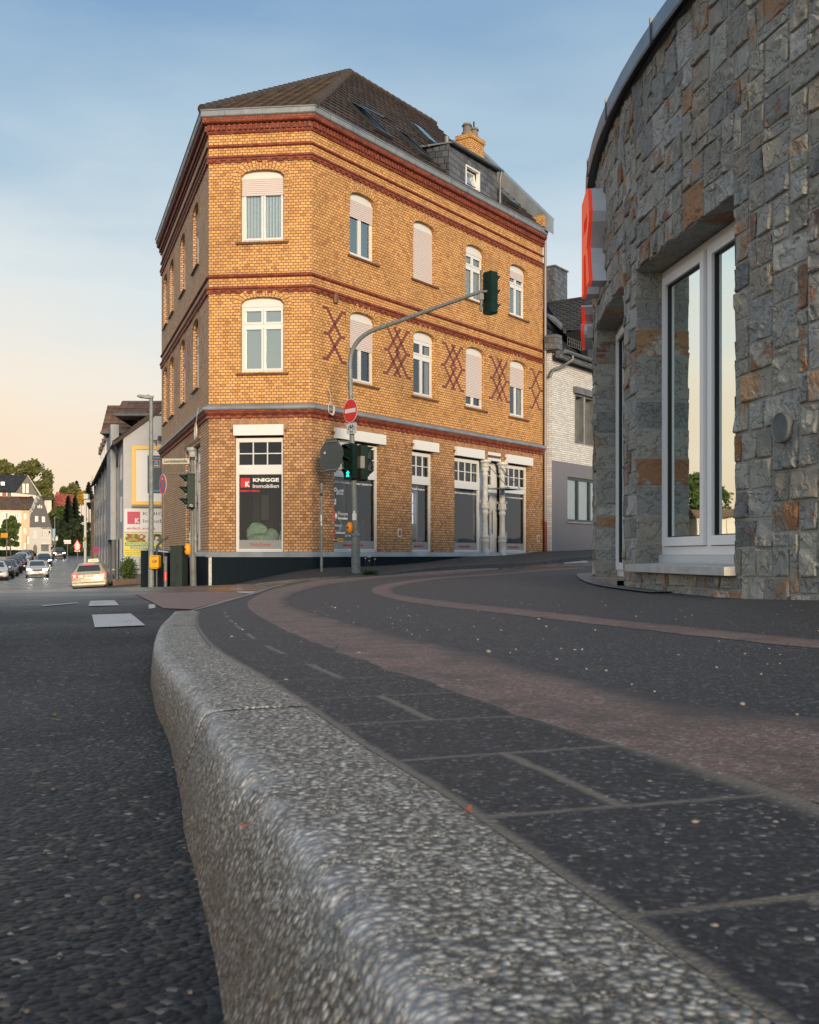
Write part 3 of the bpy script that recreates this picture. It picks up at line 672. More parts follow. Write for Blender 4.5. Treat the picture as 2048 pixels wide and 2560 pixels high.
dentils('corbel_course', 10.31, 10.379, .26, .13, 0, .05, M_RED)
dentils('dentil_course', 11.155, 11.295, .14, .075, .042, .095, M_RED)
# gutter
trim('gutter', [(.0, 11.472), (.19, 11.472), (.215, 11.50), (.225, 11.62), (.245, 11.632), (.24, 11.66), (.21, 11.66), (.20, 11.61), (0, 11.61)], M_ZINC)
for Fr, Wd in ((FRL, WL), (FRC, WC), (FRR, WR)):
    for k in range(int(Wd/1.)):
        if Wd < 4 and k > 1: continue
        q = MB(); q.fbox(Fr, .5+k*1., .512+k*1., .18, .231, 11.48, 11.66); q.build('gutter_joint', M_ZINCD, bld)
# soldier bricks above the shop fronts with a dark drip course
q = MB(); q2 = MB()
for Fr, ol in ((FRC, [(.71, 2.01)]), (FRR, [(.95, 3.1), (4.70, 5.95), (7.05, 8.6), (9.2, 9.8), (10.3, 11.9)]), (FRL, [(1.6, 4.9)])):
    for a, e in ol:
        k = a-.12
        while k < e+.10:
            q.fbox(Fr, k+.006, k+.072, 0, .008, 3.33, 3.56); k += .078
        q2 = MB(); q2.prism([Fr(a-.1, d_, z_) for d_, z_ in ((0, 3.225), (.03, 3.225), (.03, 3.26), (.05, 3.27), (.05, 3.305), (0, 3.305))], Fr(e+.1, 0, 0)-Fr(a-.1, 0, 0)); q2.build('drip_course', M_SILL, bld)
q.build('lintel_bricks', mat('brown lintel brick', color=(.30, .165, .085), rough=.7, bump=(20, .005), vary=.35), bld)
# red lattice pattern between the first floor windows, laid on the header grid
def lattice(mb, Fr, uc, zc, lines, width):
    bw, bh = .13, .075; r0 = int(round(zc/bh))
    cells = set()
    for a, e in lines:
        for r in range(19):
            ph = r % 18; tri = ph if ph <= 9 else 18-ph
            h = a+(tri if e > 0 else -tri); cells.add((r, h))
    lo = min(h for _, h in cells); hi = max(h for _, h in cells)
    for r in (0, 9, 18):
        for h in (lo, hi):
            if (r, h) in cells: cells.add((r, h+(-2 if h == lo else 2)))
    c0 = round(uc/bw*2)
    for r, h in cells:
        row = r0+9-r; hh = c0+int(h-(lo+hi)//2); par = (row % 2)
        if (hh+par) % 2: hh += 1
        u = hh*bw/2; z = row*bh
        mb.fbox(Fr, u+.004, u+bw-.004, .0, .0025, z+.004, z+bh-.004)
q = MB(); s1 = [(0, 1), (9, -1)]; s2 = [(0, 1), (9, -1), (6, 1), (15, -1)]
for u in (.82, 12.38): lattice(q, FRR, u, 5.85, s1, 4)
for a, b in zip(rw, rw[1:]): lattice(q, FRR, (a+1.2+b)/2+.0, 5.85, s2, 9)
lattice(q, FRL, .95, 5.85, s1, 4)
for a, b in zip(lw[:3], lw[1:3]): lattice(q, FRL, (a+1.2+b)/2, 5.85, s2, 9)
q.build('red_brick_pattern', M_REDP, bld)
# windows
window(bld, FRC, opsC2[0], shut=.27, curtain='lace', g=G_UP, label='window with lace curtains and a part lowered shutter')
window(bld, FRC, opsC1[0], style='cross', curtain='blank', g=G_UP)  # pale sheet behind the panes in place of the sky's reflection
for i, o in enumerate(opsR2):
    window(bld, FRR, o, shut=(.30, 1., 0, .16)[i], style=('two', 'two', 'cross', 'cross')[i], curtain=(None, None, 'full', 'side')[i], g=(G_UP, G_UP, G_DARK, G_UP)[i])
for i, o in enumerate(opsR1):
    window(bld, FRR, o, shut=(.46, 0, .80, .40)[i], style=('two', 'cross', 'two', 'two')[i], curtain=(None, 'side', None, 'side')[i], g=G_DARK)
for i, o in enumerate(opsL1+opsL2):
    window(bld, FRL, o, shut=(0, .3, 0, 0, .3, 0, 0, .4)[i], style='cross', g=G_UP, curtain='side' if i % 2 else None)
# shop fronts
def shop(Fr, u0, u1, nx, zt=3.08, zb=.05, g=G_SHOP, box=(0, 0), door=False, back=2.2, band=None, boxw=True, dep=.12):
    mb = MB(); b = -dep; f = .075
    mb.fbox(Fr, u0, u0+f, b-.07, b, zb, zt); mb.fbox(Fr, u1-f, u1, b-.07, b, zb, zt)
    mb.fbox(Fr, u0+f, u1-f, b-.07, b, zt-.11, zt); mb.fbox(Fr, u0+f, u1-f, b-.07, b, zb, zb+.10)
    mb.fbox(Fr, u0+f, u1-f, b-.07, b+.012, 2.12, 2.37)
    mb.fbox(Fr, u0+f, u1-f, b-.05, b+.02, zb+.07, zb+.102)
    for k in range(1, nx): x = u0+f+(u1-u0-2*f)*k/nx; mb.fbox(Fr, x-.013, x+.013, b-.04, b-.005, 2.37, zt-.11)
    zm = (2.37+zt-.11)/2; mb.fbox(Fr, u0+f, u1-f, b-.038, b-.007, zm-.013, zm+.013)
    w_ = mb.build('shop_window', M_WHITE, bld)
    q = MB()
    q.quad(*[Fr(x, b-.045, z) for x, z in ((u0+f, zb+.1), (u1-f, zb+.1), (u1-f, 2.12), (u0+f, 2.12))]); q.build('pane', g, w_)
    q = MB(); q.quad(*[Fr(x, b-.045, z) for x, z in ((u0+f, 2.37), (u1-f, 2.37), (u1-f, zt-.11), (u0+f, zt-.11))]); q.build('pane', g, w_)
    if boxw:
        q = MB(); q.fbox(Fr, u0-.02+box[0], u1+.02+box[1], -.10, .10, 3.13, 3.41); q.build('shutter_box', M_WHITE, w_)
    q = MB(); a, c = u0-.05, u1+.05; d0, d1 = b-.08, b-.08-back
    q.quad(Fr(a, d1, -.0), Fr(c, d1, 0), Fr(c, d1, 3.2), Fr(a, d1, 3.2)); q.quad(Fr(a, d0, 0), Fr(a, d1, 0), Fr(a, d1, 3.2), Fr(a, d0, 3.2)); q.quad(Fr(c, d0, 0), Fr(c, d1, 0), Fr(c, d1, 3.2), Fr(c, d0, 3.2))
    q.quad(Fr(a, d0, 3.2), Fr(c, d0, 3.2), Fr(c, d1, 3.2), Fr(a, d1, 3.2)); q.quad(Fr(a, d0, .06), Fr(c, d0, .06), Fr(c, d1, .06), Fr(a, d1, .06)); q.build('interior', M_ROOM, w_)
    if band:
        q = MB(); q.quad(*[Fr(x, b-.040, z) for x, z in ((u0+f, zb+.1), (u1-f, zb+.1), (u1-f, zb+.34), (u0+f, zb+.34))]); q.build('frosted_strip', M_FROST, w_)
        text(band, .13, Fr, (u0+u1)/2, b-.036, zb+.22, M_MAG, w_, width=(u1-u0)*.44)
    return w_
M_FROST = mat('frosted film', color=(.22, .24, .25), rough=.5)
wc = shop(FRC, .71, 2.01, 3, band='WohnZimmer', back=2.4)
q = MB(); q.fbox(FRC, .82, 1.07, -.163, -.160, 1.78, 2.03); q.build('logo', M_RIBK, wc)
text('K', .19, FRC, 1.0, -.157, 1.86, M_WPRINT, wc, bold=.006)
text('KNIGGE', .13, FRC, 1.50, -.157, 1.97, M_WPRINT, wc, bold=.004, width=.70)
text('Immobilien', .15, FRC, 1.50, -.157, 1.81, M_WPRINT, wc, width=.70)
text('einfach anders.', .07, FRC, 1.08, -.157, 1.69, M_RIBK, wc, bold=.004, width=.54)
w1 = shop(FRR, .95, 3.05, 5, box=(0, .14), band='www.knigge-immobilien.de')
B0 = -.157
text('Das KNIGGE.Immobilien „WohnZimmer“ präsentiert von', .09, FRR, 1.95, B0, 1.98, M_WPRINT, w1, width=1.8)
text('Patt', .26, FRR, 1.30, B0, 1.72, M_WPRINT, w1, bold=.008, shear=.3, width=.50)
q = MB(); q.fbox(FRR, 1.10, 1.23, B0-.003, B0, 1.36, 1.52); q.fbox(FRR, 1.75, 1.86, B0-.003, B0, .60, .74); q.build('logo', M_WPRINT, w1); text('S', .13, FRR, 1.165, B0+.003, 1.45, M_BLACK, w1)
for cc, m_ in (((1.10, 1.06, 0), M_WPRINT), ((1.23, 1.06, 0), M_WPRINT), ((1.165, 1.155, 0), M_RIBK), ((1.165, .965, 0), M_RIBK)):
    q = MB(); q.prism([FRR(cc[0]+x, B0, cc[1]+z) for x, z in ((-.06, 0), (0, -.09), (.06, 0), (0, .09))], FRR(0, -.003, 0)-FRR(0, 0, 0)); q.build('logo', m_, w1)
text('Fliesen', .14, FRR, 1.52, B0, 1.12, M_WPRINT, w1, width=.42); text('Ramadani', .10, FRR, 1.52, B0, 1.0, M_WPRINT, w1, bold=.004, width=.42)
q = MB(); q.tube([FRR(1.26+.20*math.cos(a), B0, .82-.0+.17*math.sin(a)) for a in [k*.3-2 for k in range(14)]], .004, 4); q.build('lettering', M_WPRINT, w1)
text('kaufmann', .10, FRR, 1.25, B0, .80, M_WPRINT, w1, width=.42)
q = MB(); q.fbox(FRR, 1.08, 1.18, B0-.003, B0, .44, .70); q.fbox(FRR, 1.04, 1.22, B0-.003, B0, .56, .64); q.build('logo', M_RIBK, w1); text('Herkenrath', .08, FRR, 1.42, B0+.002, .60, M_WPRINT, w1, bold=.003, width=.42)
q = MB(); q.fbox(FRR, 1.05, 1.29, B0-.003, B0, .345, .45); q.build('logo', M_BLACK, w1); q = MB(); q.fbox(FRR, 1.29, 1.54, B0-.003, B0, .345, .45); M_YEL = mat('yellow', color=(.72, .42, .02), rough=.45); q.build('logo', M_YEL, w1)
text('HALO', .07, FRR, 1.17, B0+.003, .40, M_WPRINT, w1, width=.2); text('LIGHT', .07, FRR, 1.41, B0+.003, .40, M_DGREY, w1, width=.2)
text('SCHREINEREI', .07, FRR, 1.88, B0, .52, M_WPRINT, w1, width=.5)
w2 = shop(FRR, 4.65, 5.83, 3, box=(.06, .14), band='immobilien.de', back=1.6)
text('Aktuelle Angebote', .08, FRR, 5.2, B0, 1.98, M_WPRINT, w2, width=.72)
w3 = shop(FRR, 7.02, 8.72, 4, box=(.02, 0), band='www.knigge-immobilien.de'); text('Immobilien-Kompetenzcenter Berg. Gladbach', .08, FRR, 7.85, B0, 1.98, M_WPRINT, w3, width=1.5)
w4 = shop(FRR, 10.27, 11.95, 4, box=(0, .12), band='www.knigge-immobilien.de'); text('Immobilien-Kompetenzcenter Berg. Gladbach', .08, FRR, 11.05, B0, 1.98, M_WPRINT, w4, width=1.45)
w5 = shop(FRL, 1.65, 2.95, 3, boxw=False); w6 = shop(FRL, 3.5, 4.85, 3, boxw=False)
# entrance door between the columns
mb = MB(); b = -.30; f = .08
mb.fbox(FRR, 9.18, 9.26, b-.07, b, .02, 3.08); mb.fbox(FRR, 9.83, 9.91, b-.07, b, .02, 3.08); mb.fbox(FRR, 9.26, 9.83, b-.07, b, 2.98, 3.08); mb.fbox(FRR, 9.26, 9.83, b-.07, b, 2.10, 2.36)
mb.fbox(FRR, 9.26, 9.34, b-.06, b+.02, .04, 2.1); mb.fbox(FRR, 9.75, 9.83, b-.06, b+.02, .04, 2.1); mb.fbox(FRR, 9.34, 9.75, b-.06, b+.02, 2.0, 2.1); mb.fbox(FRR, 9.34, 9.75, b-.06, b+.02, .04, .18)
mb.fbox(FRR, 9.53, 9.56, b-.05, b, 2.36, 2.98); mb.fbox(FRR, 9.26, 9.83, b-.05, b, 2.65, 2.68); mb.fbox(FRR, 8.72, 9.18, b-.05, b, .02, 3.1); mb.fbox(FRR, 9.91, 10.27, b-.05, b, .02, 3.1)
dr = mb.build('door', M_WHITE, bld); q = MB(); q.quad(*[FRR(x, b-.02, z) for x, z in ((9.26, .18), (9.83, .18), (9.83, 2.98), (9.26, 2.98))]); q.build('pane', G_DARK, dr)
q = MB(); q.cyl(FRR(9.79, b+.07, .7), FRR(9.79, b+.07, 1.5), .016); q.cyl(FRR(9.79, b+.02, .8), FRR(9.79, b+.07, .8), .012); q.cyl(FRR(9.79, b+.02, 1.4), FRR(9.79, b+.07, 1.4), .012); q.build('door_handle', M_ZINCD, dr)
text('98', .17, FRR, 9.56, b+.014, 2.23, M_DGREY, dr)
q = MB(); q.fbox(FRR, 9.1, 9.95, -.3, .01, 3.13, 3.41); q.build('shutter_box', M_WHITE, dr)
q = MB(); q.fbox(FRR, 8.75, 10.25, -.29, .03, -.10, .018); q.build('doorstep', mat('grey stone step', color=(.20, .20, .19), rough=.7, bump=(15, .01), vary=.2), bld)
# glass canopy over the door
q = MB(); q.fbox(FRR, 9.05, 10.05, .0, .85, 2.16, 2.18); cn = q.build('canopy', glass('canopy glass', .25, (.7, .75, .78)), bld)
q = MB(); q.cyl(FRR(9.15, .0, 2.95), FRR(9.15, .75, 2.19), .014, n=6); q.cyl(FRR(9.95, .0, 2.95), FRR(9.95, .75, 2.19), .014, n=6); q.cyl(FRR(9.02, .80, 2.185), FRR(10.08, .80, 2.185), .016, n=6); q.cyl(FRR(9.02, .03, 2.185), FRR(9.02, .85, 2.185), .014, n=6); q.build('canopy_rod', M_ZINCD, cn)
# cast columns with leafy capitals
def column(Fr, u, d=-.02, label=None):
    prof = [(.0, -.08), (.17, -.08), (.17, .02), (.155, .05), (.155, .40), (.185, .43), (.19, .47), (.155, .50), (.165, .56), (.19, .58), (.17, .62), (.125, .66), (.12, .90), (.105, 1.30), (.14, 1.36), (.15, 1.42), (.12, 1.46), (.13, 1.50), (.185, 1.53), (.19, 1.58), (.155, 1.61), (.17, 1.66), (.165, 1.72), (.125, 1.75), (.118, 2.0), (.11, 2.60), (.14, 2.63), (.14, 2.68), (.115, 2.71), (.115, 2.78)]
    q = MB(); base = Fr(u, d, 0); prof = [(r_*.80, z_) for r_, z_ in prof]; q.lathe(base, prof, 20)
    for ang in range(8):       # leaves of the capital
        a = ang*math.pi/4; dirv = Vector((math.cos(a), math.sin(a), 0)); t_ = Vector((-dirv.y, dirv.x, 0))
        for z0_, z1_, r0_, r1_, wdt in ((2.76, 2.92, .115, .17, .055), (2.88, 3.04, .12, .20, .06)):
            P = [[base+dirv*(r0_+(r1_-r0_)*(s_**2)+(.012 if abs(x) < .5 else 0))+t_*(x*wdt*(1-.35*s_))+Vector((0, 0, z0_+(z1_-z0_)*math.sin(s_*1.9)/math.sin(1.57))) for x in (-1, -.5, 0, .5, 1)] for s_ in (0, .25, .5, .75, 1)]
            q.grid(P)
    q.lathe(base, [(.115, 2.76), (.12, 3.0), (.19, 3.04), (.20, 3.06), (.20, 3.13), (0, 3.13)], 8)
    for a in range(6):
        q.lathe(base+Vector((.15*math.cos(a*1.05), .15*math.sin(a*1.05), 1.72)), [(0, 0), (.022, .02), (.018, .05), (.0, .10)], 6)
    return q.build('column', M_OFFW, bld, smooth=True)
column(FRR, 8.95); column(FRR, 10.09); column(FRL, 3.22)
# roof: right wing, chamfer hip, left wing
ZE = 11.66; def_w = 4.5
AP = CR+TR*7.42-NR*4.5; ZR = 16.45
def off_line(P, n, d): return P+n*d
def meet(p, d, q, e):
    den = d.x*e.y-d.y*e.x; t_ = ((q.x-p.x)*e.y-(q.y-p.y)*e.x)/den; return p+d*t_
EV = .19
E0 = EL+NL*EV; E1 = meet(CL+NL*EV, TL, CL+NC*EV, TC); E2 = meet(CR+NC*EV, TC, CR+NR*EV, TR); E3 = ER+NR*EV
RGR = CR+TR*12.75-NR*4.5; dL = (AP-CL).dot(-NL); RGL = CL+TL*12.0-NL*dL
def tiles(cols, bw=.30, bh=.34):
    def fn(t, p, lk, bmp, out):
        uv = t.sep(t.n('ShaderNodeTexCoord', 2)); oc = t.n('ShaderNodeTexCoord', 3)
        u = t.m('DIVIDE', uv[0], bw); v = t.m('DIVIDE', uv[1], bh); fu = t.m('FRACT', u); fv = t.m('FRACT', v)
        rnd = t.n('ShaderNodeTexWhiteNoise', None, {'noise_dimensions': '3D'}, Vector=t.n('ShaderNodeCombineXYZ', 0, None, i0=t.m('FLOOR', u), i1=t.m('FLOOR', v), i2=.5)).outputs
        c = t.ramp(rnd[0], cols); nz = t.noise(oc, 2.2, 5., .6)
        c = t.mix(t.mr(nz, .5, .8, 0, .5), c, tuple(x*.5 for x in cols[0][1])); lk(c, 'Base Color'); p.inputs['Roughness'].default_value = .6
        roll = t.m('POWER', t.m('ABSOLUTE', t.m('SINE', t.m('MULTIPLY', u, math.pi))), .7)
        bmp(t.m('ADD', t.m('MULTIPLY', roll, .7), t.m('MULTIPLY', t.m('SUBTRACT', 1., fv), 1.)), .055, 1.)
    return fn
M_TILE = mat('brown roof tiles', tiles([(0, (.030, .022, .018)), (.5, (.044, .032, .026)), (1, (.064, .048, .039))]))
M_SLT = mat('dark roof tiles', tiles([(0, (.024, .026, .030)), (.5, (.036, .038, .044)), (1, (.050, .052, .058))]))
def roof_plane(mb, pts, ud):
    """tiled plane: real tile courses step up the slope"""
    P = [Vector(p) for p in pts]; n = (P[1]-P[0]).cross(P[2]-P[0]).normalized(); n = n if n.z > 0 else -n
    ud = Vector((ud.x, ud.y, 0)).normalized(); vd = n.cross(ud).normalized(); vd = vd if vd.z > 0 else -vd; o_ = P[0]
    q = [((p-o_).dot(ud), (p-o_).dot(vd)) for p in P]; vmax = max(v for _, v in q); k = 0; st = .34
    def clip(poly, v, keep_above):
        outp = []
        for i in range(len(poly)):
            a, b = poly[i], poly[(i+1) % len(poly)]; ia = (a[1] >= v) == keep_above or abs(a[1]-v) < 1e-9; ib = (b[1] >= v) == keep_above or abs(b[1]-v) < 1e-9
            if ia: outp.append(a)
            if ia != ib: t_ = (v-a[1])/(b[1]-a[1]); outp.append((a[0]+(b[0]-a[0])*t_, v))
        return outp
    k = 0.
    while k < vmax-1e-6:
        pl = clip(clip(q, k, True), k+st, False) if k+st < vmax else clip(q, k, True)
        if len(pl) >= 3: mb.face([o_+ud*u+vd*v+n*(.045*(1-(v-k)/st)) for u, v in pl], pl)
        lo = sorted(u for u, v in pl if abs(v-k) < 1e-6)
        if len(lo) >= 2: mb.face([o_+ud*lo[0]+vd*k, o_+ud*lo[-1]+vd*k, o_+ud*lo[-1]+vd*k+n*.045, o_+ud*lo[0]+vd*k+n*.045], [(lo[0], k), (lo[-1], k), (lo[-1], k+.02), (lo[0], k+.02)])
        k += st
V3 = lambda p, z: Vector((p.x, p.y, z))
mb = MB()
roof_plane(mb, [V3(E2, ZE), V3(E3-TR*.15, ZE), V3(RGR, ZR), V3(AP, ZR)], TR)
roof_plane(mb, [V3(E1, ZE), V3(E2, ZE), V3(AP, ZR)], TC)
roof_plane(mb, [V3(E0, ZE), V3(E1, ZE), V3(AP, ZR), V3(RGL, ZR)], TL)
mb.face([V3(AP, ZR-.02), V3(RGR, ZR-.02), V3(RGL, ZR-.02)])
mb.face([V3(E3, ZE-.1), V3(EB1, ZT), V3(RGR, ZR-.05)]); mb.face([V3(E0, ZE-.1), V3(EB2, ZT), V3(RGL, ZR-.05)]); mb.face([V3(EB1, ZT), V3(EB2, ZT), V3(RGL, ZR-.05), V3(RGR, ZR-.05)])
rf = mb.build('roof', M_TILE, bld)
M_RIDGE = mat('ridge tile', color=(.050, .038, .032), rough=.65, bump=(14, .01), vary=.25)
q = MB()
for a, b in ((V3(E1, ZE), V3(AP, ZR)), (V3(E2, ZE), V3(AP, ZR)), (V3(AP, ZR), V3(RGR, ZR)), (V3(AP, ZR), V3(RGL, ZR))):
    L_ = (b-a).length; n_ = int(L_/.34); d = (b-a)/n_
    for k in range(n_):
        p = a+d*k+Vector((0, 0, .02)); q.tube([p, p+d*.9, p+d*1.12], [.135, .115, .112], 10)
q.build('ridge_tiles', M_RIDGE, rf, smooth=True)
# slope frame of the right roof plane: s along, w up the plan distance
def RP(s, w_, h=0.): k = (w_+EV)/(4.5+EV); p = CR+TR*s-NR*w_; return Vector((p.x, p.y, ZE+(ZR-ZE)*k+h))
rn = (RP(1, 0)-RP(0, 0)).cross(RP(0, 1)-RP(0, 0)).normalized(); rn = rn if rn.z > 0 else -rn
M_SKYL = mat('skylight frame', color=(.05, .05, .052), rough=.4, metal=.3)
def skylight(s0, s1, w0, w1, tilt):
    q = MB(); th = .09
    for (a, b, c, d_) in ((s0, s1, w0, w0+.08), (s0, s1, w1-.08, w1), (s0, s0+.08, w0+.08, w1-.08), (s1-.08, s1, w0+.08, w1-.08)):
        q.prism([RP(a, c)+rn*.03, RP(b, c)+rn*.03, RP(b, d_)+rn*.03, RP(a, d_)+rn*.03], rn*th)
    f_ = q.build('skylight', M_SKYL, bld)
    q = MB(); A = RP(s0+.06, w1-.06)+rn*.13; B = RP(s1-.06, w1-.06)+rn*.13; dn = (RP(s0, w0)-RP(s0, w1)).normalized(); Lg = (RP(s0, w0)-RP(s0, w1)).length-.1
    dn = (dn*math.cos(tilt)+rn*math.sin(tilt)); q.prism([A, B, B+dn*Lg, A+dn*Lg], rn*.03); q.build('pane', G_UP, f_)
    if tilt: q = MB(); q.quad(RP(s0+.08, w0+.08)+rn*.10, RP(s1-.08, w0+.08)+rn*.10, RP(s1-.08, w1-.08)+rn*.10, RP(s0+.08, w1-.08)+rn*.10); q.build('opening', M_BLACK, f_)  # black sheet in place of the dark under the raised pane
skylight(3.1, 3.95, .25, 1.35, R(13)); skylight(5.4, 6.0, .25, 1.2, R(10)); skylight(8.2, 8.8, 1.85, 2.6, 0); skylight(10.8, 11.6, .25, 1.2, 0)
# slate hung dormer
def slatefn(t, p, lk, bmp, out):
    uv = t.sep(t.n('ShaderNodeTexCoord', 2)); u = t.m('DIVIDE', uv[0], .24); v = t.m('DIVIDE', t.m('ADD', uv[1], t.m('MULTIPLY', uv[0], .12)), .20)
    row = t.m('FLOOR', v); uu = t.m('ADD', u, t.m('MULTIPLY', row, .37)); fu = t.m('FRACT', uu); fv = t.m('FRACT', v)
    rnd = t.n('ShaderNodeTexWhiteNoise', None, None, Vector=t.n('ShaderNodeCombineXYZ', 0, None, i0=t.m('FLOOR', uu), i1=row)).outputs[0]
    e = t.m('MINIMUM', t.mr(fu, .0, .10), t.mr(fv, 0., .14)); c = t.ramp(rnd, [(0, (.055, .062, .075)), (1, (.11, .122, .14))])
    lk(t.mix(e, (.015, .016, .018), c), 'Base Color'); p.inputs['Roughness'].default_value = .45; bmp(t.m('ADD', e, t.m('MULTIPLY', fu, .5)), .012)
M_SLATE = mat('hung slate', slatefn)
s0, s1, dw, zt = 6.62, 9.62, -.05, 12.80
FRD = frame((*(CR+TR*0-NR*dw), 0), (TR.x, TR.y, 0), (NR.x, NR.y, 0)); wtop = .82
wa, wb_, wz0, wz1 = 7.60, 8.48, 11.76, 12.46
mb = MB(); wall_band(mb, FRD, s0, s1, 11.5, zt, [(wa, wb_, wz0, wz1, 0)], .12)
for s in (s0, s1): P = [RP(s, dw, -.3), V3(CR+TR*s-NR*dw, zt), V3(CR+TR*s-NR*wtop, zt)]; mb.face(P, [(-dw, P[0].z), (-dw, zt), (-wtop, zt)])
dm = mb.build('dormer', M_SLATE, bld)
q = MB(); q.prism([V3(CR+TR*(s0-.03)-NR*(dw-.10), zt), V3(CR+TR*(s1+.05)-NR*(dw-.10), zt), RP(s1+.05, 1.0, .03), RP(s0-.03, 1.0, .03)], (0, 0, .05)); q.build('dormer_roof', M_ZINC, dm)
q = MB(); q.tube([V3(CR+TR*(s0-.05)-NR*(dw-.16), zt+.02), V3(CR+TR*(s1+.10)-NR*(dw-.16), zt+.02)], .055, 10); q.tube([V3(CR+TR*(s1+.02)-NR*(dw-.16), zt), V3(CR+TR*(s1+.02)-NR*(dw-.1), zt-.3), V3(CR+TR*(s1+.02)-NR*(dw-.1), 11.7)], .045, 8); q.build('gutter', M_ZINCD, dm, smooth=True)
mb = MB(); f_ = .055
for a in ((wa, wa+f_, wz0, wz1), (wb_-f_, wb_, wz0, wz1), (wa+f_, wb_-f_, wz0, wz0+f_), (wa+f_, wb_-f_, wz1-f_, wz1)): mb.fbox(FRD, a[0], a[1], -.10, .02, a[2], a[3])
ww = mb.build('window', M_WHITE, dm)
mb = MB(); st = lambda u, d, z: FRD(u, d-.05-.14*(z-wz0)/.7, z); xa, xb, za, zb_ = wa+.07, wb_-.07, wz0+.06, wz1-.08
for a in ((xa, xa+.05, za, zb_), (xb-.05, xb, za, zb_), (xa+.05, xb-.05, za, za+.05), (xa+.05, xb-.05, zb_-.05, zb_)): mb.fbox(st, a[0], a[1], -.03, .02, a[2], a[3])
mb.build('sash', M_WHITE, ww); q = MB(); q.quad(*[FRD(x, -.34, z) for x, z in ((wa-.1, wz0-.1), (wb_+.1, wz0-.1), (wb_+.1, wz1+.1), (wa-.1, wz1+.1))]); q.build('blank', M_WHITE, ww)  # white sheet behind the sash stands in for reflected sky
q = MB(); q.quad(*[st(x, 0, z) for x, z in ((xa+.05, za+.05), (xb-.05, za+.05), (xb-.05, zb_-.05), (xa+.05, zb_-.05))]); q.build('pane', glass('bright window glass', .75, (1, 1, 1)), ww)
# vent pipe, chimney
q = MB(); p = RP(9.7, 2.0); q.cyl(p-Vector((0, 0, .1)), p+Vector((0, 0, .55)), .09); q.build('vent_pipe', M_ZINCD, bld)
mb = MB(); cb = RP(11.75, 2.3)
FCH = frame((*(CR+TR*11.3-NR*2.0), 0), (TR.x, TR.y, 0), (NR.x, NR.y, 0))
for u0, u1, d0, d1, z0, z1 in ((0, .95, -.6, 0, 13.2, 14.95), (-.04, .99, -.64, .04, 14.95, 15.1)):
    mb.fbox(FCH, u0, u1, d0, d1, z0, z1)
ch = mb.build('chimney', M_BRK, bld)
for u in (.24, .72):
    q = MB(); b_ = FCH(u, -.3, 15.1); q.lathe(b_, [(.0, 0), (.20, 0), (.20, .12), (.15, .20), (.14, .36), (.19, .38), (.15, .46), (0, .48)], 14); q.build('chimney_pot', mat('grey terracotta', color=(.16, .14, .125), rough=.8, vary=.2), ch)
q = MB(); b_ = FCH(.72, -.3, 15.55); q.cyl(b_, b_+Vector((0, 0, .25)), .03); q.build('chimney_pot', M_BLACK, ch)
# metal clad gable parapet at the far end
q = MB(); A = V3(CR+TR*12.72+NR*.30, ZE-.0); B = V3(CR+TR*12.72-NR*2.7, RP(12.7, 2.7).z+.25); up = Vector((0, 0, 1))
q.prism([A+up*-.1, A+up*.42, B+up*.35, B-up*.5], Vector((TR.x, TR.y, 0))*.55); q.build('gable_parapet', M_ZINC, bld)
q = MB(); q.prism([A+up*.42, A+up*.47, B+up*.40, B+up*.35], Vector((TR.x, TR.y, 0))*.6); q.build('gable_coping', M_ZINC, bld)
q = MB(); q.fbox(FRR, 12.55, 12.98, -.1, .25, 11.70, 12.1); q.build('parapet_pier', M_BRK, bld)
# small things on the brick walls
q = MB(); q.lathe(FRR(.95, .05, 6.87), [(0, -.14), (.07, -.12), (.09, 0), (.07, .12), (0, .14)], 10); q.build('vent_cap', M_SILL, bld)
for u, z in ((3.9, .52), (12.55, .46)):
    q = MB(); q.fbox(FRR, u, u+.16, .0, .03, z, z+.24); e_ = q.build('meter_cover', M_OFFW, bld); q = MB(); q.fbox(FRR, u+.035, u+.125, .03, .034, z+.04, z+.2); q.build('meter_hatch', M_SILL, e_)
def coil(Fr, u, d, z, r, name, lab):
    q = MB()
    for k in range(4):
        ph = k*.4; rr = r*(1+.07*k); q.tube([Fr(u+rr*.8*math.cos(a), d+.01*k, z+rr*math.sin(a)+.02*math.sin(3*a+ph)) for a in [2*math.pi*i/24+ph for i in range(25)]], .007, 5)
    q.tube([Fr(u, d, z+r), Fr(u+.02, d-.02, z+r+.25), Fr(u-.06, d-.05, z+r+.45)], .006, 5)
    return tag(q.build(name, mat('white cable', color=(.55, .53, .50), rough=.5)), lab, 'cable')
coil(FRR, .55, .20, 3.86, .14, 'cable_coil', 'coil of white cable hanging from the zinc ledge beside the no entry sign')
coil(FRL, .95, .20, 3.35, .19, 'cable_coil', 'loop of thin white cable hanging under the ledge above the street name sign')
